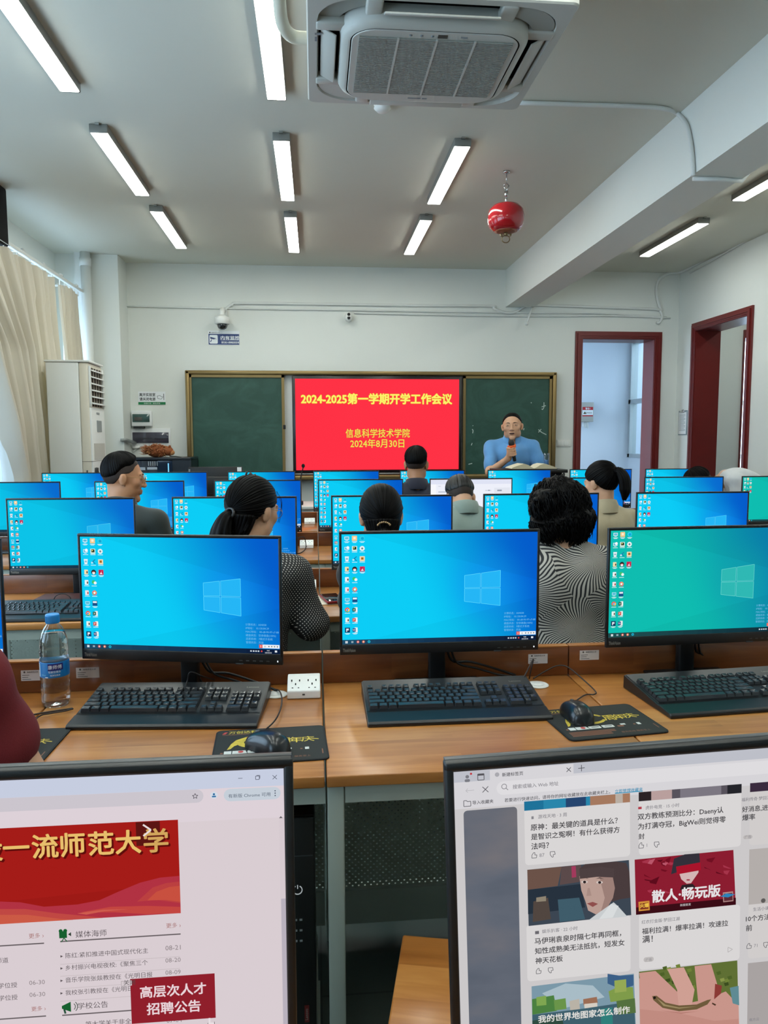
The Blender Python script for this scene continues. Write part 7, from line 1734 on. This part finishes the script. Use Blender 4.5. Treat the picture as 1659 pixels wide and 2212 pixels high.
def mat_shell_stripes():
    m, nt, b = newmat('black_white_shell_stripe_cloth'); L = nt.links.new; M2 = math_chain(nt); b.inputs['Roughness'].default_value = .75
    tc = node(nt, 'ShaderNodeTexCoord'); nz = node(nt, 'ShaderNodeTexNoise', i_Scale=7.0, i_Detail=1.0); L(tc.outputs['Object'], nz.inputs['Vector'])
    mx = node(nt, 'ShaderNodeVectorMath', operation='MULTIPLY_ADD'); mx.inputs[1].default_value = (.075, .075, .075); L(nz.outputs['Color'], mx.inputs[0]); L(tc.outputs['Object'], mx.inputs[2])
    sp = node(nt, 'ShaderNodeSeparateXYZ'); L(mx.outputs[0], sp.inputs[0]); best = None; ang = None
    for cx, cz, N, tw in ((.115, 1.035, 62, 6), (.065, .775, 68, -7), (-.14, .93, 58, 5), (.24, .86, 56, 5), (-.12, .66, 62, -5)):
        dx = M2('SUBTRACT', sp.outputs['X'], cx); dz = M2('MULTIPLY', M2('SUBTRACT', sp.outputs['Z'], cz), 1.25); r2 = M2('ADD', M2('MULTIPLY', dx, dx), M2('MULTIPLY', dz, dz)); r = M2('SQRT', r2)
        a = M2('ADD', M2('MULTIPLY', M2('ARCTAN2', dz, dx), N), M2('MULTIPLY', M2('SINE', M2('MULTIPLY', r, 16.0)), tw))
        if best is None: best, ang = r, a
        else:
            lt = M2('LESS_THAN', r, best); k = node(nt, 'ShaderNodeMix', data_type='FLOAT'); L(lt, k.inputs[0]); L(ang, k.inputs[2]); L(a, k.inputs[3]); ang = k.outputs[0]; best = M2('MINIMUM', r, best)
    st = M2('SINE', ang); mr = node(nt, 'ShaderNodeMapRange'); mr.inputs[1].default_value = -.45; mr.inputs[2].default_value = .15; L(st, mr.inputs[0])
    c = node(nt, 'ShaderNodeMix', data_type='RGBA'); c.inputs[6].default_value = lin('#14161c'); c.inputs[7].default_value = lin('#b4afa6'); L(mr.outputs[0], c.inputs[0]); L(c.outputs[2], b.inputs['Base Color']); return m
M_dots = mat_dots(); M_shell = mat_shell_stripes()
M_polo = cloth('light_blue_polo_cloth', '#5b93c9'); M_dgreen = cloth('dark_green_polo_cloth', '#1e2724'); M_navys = cloth('navy_cloth', '#171a2c'); M_gg = cloth('grey_green_shirt_cloth', '#7f8f87'); M_beige = cloth('beige_linen', '#b3a587', bump=.3, bscale=180); M_dred = cloth('dark_red_jersey', '#64060f', sheen=0); M_whites = cloth('white_shirt_cloth', '#c3c5c6'); M_blacks = cloth('black_top_cloth', '#131316')
M_gold_f = PM('thin_gold_frame', '#a88a5c', .3, metal=.9); M_black_f = PM('black_frame', '#111111', .35)

# 1 man in the dark green polo, fourth row, seen from behind, face turned to the right
p = at(250, 1040, Y=4.02)
r, H, _ = person('man in a dark green polo shirt and glasses, face turned to the right', (p.x, 4.02, 0), -14, M_dgreen, short_hair(.009, .012, seed=5, ridge=.0018), s=1.035, lean=5, hyaw=-58, hpitch=6, sw=.20, girth=1.05, collar=(M_dgreen, 1), skin=M_skin2)
glasses(r, H, 1.035, M_gold_f)
# 2 woman with low ponytail and dotted blouse
def clip2(root, H, s):
    m = MB()
    for k in range(5): m.tube([(-.035 + .012 * k, -.02, .128), (-.03 + .012 * k, -.02 + .01 * (k % 2), .146 - .003 * k)], .004, n=6)
    m.box(-.045, .02, -.03, -.012, .120, .132, bev=.004); o = m.build('hair_claw', M_black, root); o.matrix_local = H
    m = MB().tube([(.022 * math.cos(t), -.116 + .006 * math.sin(t), -.018 + .020 * math.sin(t)) for t in np.linspace(0, 6.28, 18)[:-1]], .006, n=6, closed=True); o = m.build('hair_tie', M_black, root); o.matrix_local = H
    strands(root, H, s, [[(.04, .078, .085), (.055, .092, .055), (.060, .092, .01), (.058, .088, -.03)], [(.045, .072, .086), (.062, .086, .05), (.066, .084, .0)], [(.03, .085, .088), (.045, .10, .06), (.052, .10, .02)], [(.05, .066, .08), (.066, .078, .045), (.071, .074, .01), (.07, .068, -.03)]], M_hair, 'fringe_strands', .0007)
p = at(528, 1100, Y=2.66)
r, H, _ = person('woman with a low ponytail and glasses in a black blouse with white dots', (p.x + .0, 2.66, 0), -12, M_dots, tied_hair((0, -.95, -.33), [(0, -.105, -.018), (-.004, -.128, -.035), (-.012, -.135, -.085), (-.02, -.125, -.15), (-.022, -.12, -.20)], [.018, .028, .042, .050, .040], 12, clip2), s=.985, lean=7, hyaw=-28, hpitch=8, sw=.165, girth=.96, female=True, sleeve=.86, fold=.006, fseed=4, arms=[((x * .225, .06, .765), (x * .06, .27, .785), (x * -.8, .6, -.08)) for x in (-1, 1)])
glasses(r, H, .985, M_gold_f)
# 3 woman whose hair is tied with a beaded clip, straight from behind
def clip3(root, H, s):
    m = MB()
    for k in range(9): a = R(200 + 140 * k / 8); m.ell((.024 * math.cos(a), -.122, -.046 - .016 * math.sin(a)), .0045, n=8)
    o = m.build('beaded_clip', PM('pearl_gold_beads', '#9c7f5c', .25, metal=.5), root); o.matrix_local = H
p = at(826, 1100, Y=2.76)
person('woman seen from behind, black hair tied with a beaded clip', (p.x, 2.74, 0), 0, M_blacks, tied_hair((0, -.93, -.45), [(0, -.108, -.06), (0, -.13, -.08), (0, -.135, -.13), (0, -.12, -.20)], [.018, .030, .036, .026], 21, clip3, ridge=.0012), s=.955, lean=6, hyaw=0, hpitch=10, sw=.118, female=True, girth=.86, arms=[((x * .105, .19, .80), (x * .07, .40, .79), (x * -.2, 1, -.08)) for x in (-1, 1)])
# 4 man in navy, back row
p = at(900, 1005, Y=5.5)
person('man in a navy shirt seated in front of the red slide, seen from behind', (p.x, 5.48, 0), -4, M_navys, short_hair(.009, .009, mat=M_hair, seed=8, ridge=.0022), s=1.05, lean=4, hyaw=-12, hpitch=5, sw=.205, girth=1.08, skin=M_skin2, collar=(M_navys, 1))
# 5 bowed man in grey green shirt
p = at(1001, 1060, Y=4.15)
person('man in a grey green shirt bowing his head before the white page', (p.x + .02, 4.05, 0), 2, M_gg, short_hair(.010, .013, mat=M_hair2, seed=14, ridge=.003), s=1.0, lean=15, hyaw=4, hpitch=44, sw=.20, girth=1.08, collar=(M_gg, 1), headfwd=.085, neck_up=.095)
# 6 curly haired woman in the striped blouse
p = at(1226, 1090, Y=2.68)
person('woman with short curly black hair in a black and white shell striped blouse', (p.x, 2.68, 0), 3, M_shell, curly_hair, s=.985, lean=7, hyaw=0, hpitch=10, sw=.178, girth=1.1, female=True, sleeve=.55, fold=.003, fseed=6, neck_up=.15)
# 7 woman with high ponytail in beige
def tie7(root, H, s):
    m = MB().tube([(.020 * math.cos(t), -.105, .048 + .020 * math.sin(t)) for t in np.linspace(0, 6.28, 18)[:-1]], .0075, n=6, closed=True); o = m.build('brown_hair_tie', PM('caramel_hair_tie', '#a0643a', .7), root); o.matrix_local = H
p = at(1312, 1035, Y=4.15)
person('woman with a high ponytail and caramel hair tie in a beige blouse', (p.x, 4.12, 0), 8, M_beige, tied_hair((0, -.92, .40), [(0, -.098, .045), (.004, -.135, .045), (.008, -.155, -.0), (.008, -.15, -.07), (.004, -.135, -.125)], [.016, .028, .036, .036, .012], 31, tie7), s=.99, lean=6, hyaw=22, hpitch=12, sw=.165, female=True, girth=.95, sleeve=.8, fold=.006, fold_f=22, fseed=9, collar=(M_beige, 1))
# 8 man bent forward behind the right monitors, white shirt
p = at(1522, 1040, Y=5.55)
person('bowed dark haired person in white behind the monitors at the right', (p.x + .56, 5.33, 0), 68, M_whites, short_hair(.012, .012, seed=17), s=1.0, lean=66, hyaw=0, hpitch=38, sw=.20, girth=1.08, standing=True, headfwd=.12, neck_up=.13, arms=[((-.24, .36, .93), (-.20, .56, .80), (.2, 1, -.2)), ((.24, .36, .93), (.20, .56, .80), (-.2, 1, -.2))])
# 9 person in dark red at the lower left, only the arm in view
p = at(-94, 1456, Y=1.33); q = at(72, 1716, Y=1.36); bx_ = p.x - .19
person('person in a dark red shirt whose arm enters at the lower left', (bx_, 1.32, 0), 0, M_dred, short_hair(seed=19), s=1.03, lean=3, hyaw=15, hpitch=18, sw=.195, girth=1.1, fold=.007, fold_f=26, fseed=12, sleeve=.25,
       arms=[((-.26, .04, .82), (-.17, .27, .80), (.25, 1, -.1)), ((q.x - bx_, .04, q.z), (.13, .10, .60), (-.3, 1, -.25))])
# 10 the speaker
xs_, ys_ = 1.872, 6.95
RS = 166
Wm = Matrix.Translation((xs_, ys_, 0)) @ RZ(RS); Wi = Wm.inverted()
def loc_(px, py, Y): return Wi @ at(px, py, Y=Y)       # he faces the camera: his own axes are turned round
mt, mbm = loc_(1103.5, 951, 6.60), loc_(1112, 996, 6.64); ax = (mt - mbm).normalized()
gr_ = mbm.lerp(mt, .50)
el_, wr_ = loc_(1058, 1020, 6.78), loc_(1098, 990, 6.66)
e1 = Vector((0, 1, 0)); e1 = (e1 - ax * e1.dot(ax)).normalized(); e2 = ax.cross(e1)      # e1: towards the camera
if e2.x < 0: e2 = -e2                                                                    # e2: towards his right, the left of the picture
def grip(B):
    def ring_(deg, rad, h): return gr_ + (e1 * math.cos(R(deg)) + e2 * math.sin(R(deg))) * rad + ax * h
    B.e(ring_(95, .036, -.006), (.018, .040, .046), Matrix((e2, e1, ax)).transposed(), .012); B.c(wr_, ring_(95, .036, -.03), .026, .026, .02)
    for i, (h, l) in enumerate(((.034, 1.0), (.013, 1.06), (-.009, 1.0), (-.030, .86))):
        B.chain([tuple(ring_(d, r_, h - .004 * (d < 20))) for d, r_ in ((88, .046), (48, .040), (8, .032), (-40 * l, .027), (-80 * l, .0255))], [.0105, .0112, .0102, .0092, .0080], .004)
    B.chain([tuple(ring_(d, r_, h)) for d, r_, h in ((120, .036, .0), (160, .034, .026), (205, .029, .044), (238, .027, .056))], [.014, .0125, .0108, .0092], .005)
hx_ = gr_.x
sh_l = (Vector((-.245, .02, 1.09)))
r, H, _ = person('man in a light blue polo speaking into a microphone before the board', (xs_, ys_, 0), RS, M_polo, short_hair(.0028, .002, seed=23, ridge=.0006, line=[(-.12, -.05), (-.085, -.05), (-.045, -.03), (-.02, .008), (.0, .024), (.022, .03), (.04, .05), (.055, .074), (.075, .094), (.1, .11)], soft=.02, lift=0), s=1.0, lean=1, hyaw=-4, hpitch=0, hroll=3, sw=.205, girth=1.12, standing=True, skin=M_skin, arms=[((-.275, .06, 1.13), (-.17, .26, 1.13), (.5, .8, -.1)), (tuple(el_), tuple(wr_), (0, 1, 0))], sleeve=.44, collar=(M_polo, 1), mouth_open=True,
                 hand_fn={1: grip}, step=.0062, hfine=.0042, fine=((), (), ((0, .9, .014),)), jaw=1.0, hs=1.06, hw=1.10, neck_up=.124, fold=.0045, hem=.60)
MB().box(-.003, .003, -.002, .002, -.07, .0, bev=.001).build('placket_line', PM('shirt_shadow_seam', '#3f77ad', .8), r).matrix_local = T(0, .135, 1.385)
# microphone held in his hand: a thing of its own
M_or = PM('orange_silicone_ring', '#e8622a', .5)
a, b = Wm @ mbm, Wm @ mt; d = (b - a).normalized(); L_ = (b - a).length
r = thing('microphone', 'black handheld microphone with an orange ring held by the speaker', 'microphone', tuple(a)); QM = d.to_track_quat('Z', 'Y').to_matrix().to_4x4()
o = MB().lathe([(0, 0), (.014, 0), (.0165, .01), (.0185, L_ * .62), (.021, L_ * .70), (0, L_ * .70)], 24).build('handle', M_black, r); o.matrix_local = QM
o = MB().lathe([(0, L_ * .69), (.021, L_ * .70), (.027, L_ * .80), (.027, L_ * .90), (.020, L_ * .99), (0, L_ * 1.01)], 24).build('grille_head', PM('dark_mesh_grille', '#0d0c0c', .6, bump=.5, bscale=500), r); o.matrix_local = QM
pts = []
for k in range(40): t = 2 * math.pi * k / 40; q = .036 + .006 * math.cos(5 * t); pts.append((q * math.cos(t), q * math.sin(t)))
o = MB().prism(pts, L_ * .66, L_ * .78, 'z').build('anti_roll_ring', M_or, r); mo = o.modifiers.new('soft', 'BEVEL'); mo.width = .006; mo.segments = 3; o.matrix_local = QM
# lectern, open book, glass
bl, brt = at(1094, 1012, Y=6.50), at(1190, 1009, Y=6.50)
r = thing('lectern', 'black lectern in front of the speaker with an open book', 'lectern', ((bl.x + brt.x) / 2, 6.52, 0))
zt = min(bl.z, brt.z) - .005
MB().box(-.30, .30, -.20, .24, zt - .03, zt, bev=.005).build('top', M_black, r); MB().box(-.26, .26, -.16, .20, .06, zt - .03).build('body_panel', M_rack, r); MB().box(-.30, .30, -.2, .24, 0, .06, bev=.005).build('base', M_black, r)
r = thing('book', 'thick open book with cream pages lying on the lectern', 'book', ((bl.x + brt.x) / 2, 6.44, zt + .001)); hw = (brt.x - bl.x) / 2
MB().box(-hw - .004, hw + .004, -.115, .115, 0, .006, bev=.002).build('cover', M_black, r)
rows = []
for y in (-.11, .11):
    rows.append([(-hw + 2 * hw * k / 40, y, .006 + .045 * (1 - abs(abs(k - 20) / 20 - .45) / .6) ** .8 * (0.25 + .75 * min(1, abs(k - 20) / 5)) * (1 if abs(k - 20) < 20 else .4)) for k in range(41)])
m = MB().grid(rows)
for i, y in ((0, -.11), (1, .11)): m.add([(x, y, z) for x, _, z in rows[i]] + [(hw, y, .006), (-hw, y, .006)], [tuple(range(43))], 1)
M_pg = PM('cream_pages', '#d8d0b6', .7)
m.build('pages', [M_pg, PM('page_edges', '#c9bf9f', .8, var=.1, vscale=200)], r)
a = at(1180, 1003, Y=6.72); b = at(1180, 980, Y=6.72)
r = thing('drinking_glass', 'clear drinking glass with bluish liner beside the open book', 'glass', (a.x, 6.72, zt))
gw = .026; gh = b.z - zt + .004
MB().lathe([(0, .0), (gw, 0), (gw, gh), (gw - .003, gh), (gw - .003, .008), (0, .008)], 28).build('tumbler', mat_thin('clear_glass', (.88, .94, 1, 1)), r)
MB().lathe([(0, .009), (gw - .005, .009), (gw - .005, gh * .55), (0, gh * .55)], 24).build('drink', PM('pale_blue_drink', '#6f9cc9', .2), r)
for (x, y, rz_, who) in ((-1.03, 4.02, -14, 'the man in dark green'), (-.25, 2.66, -12, 'the woman in the dotted blouse'), (.247, 2.74, 0, 'the woman with the beaded clip'), (.75, 5.48, -4, 'the man in navy'), (.85, 4.05, 2, 'the man in grey green'), (.92, 2.68, 3, 'the curly haired woman'), (1.68, 4.12, 8, 'the woman in beige'), (bx_, 1.32, 0, 'the person in dark red')):
    stool_for(x, y - .02, rz_, who)
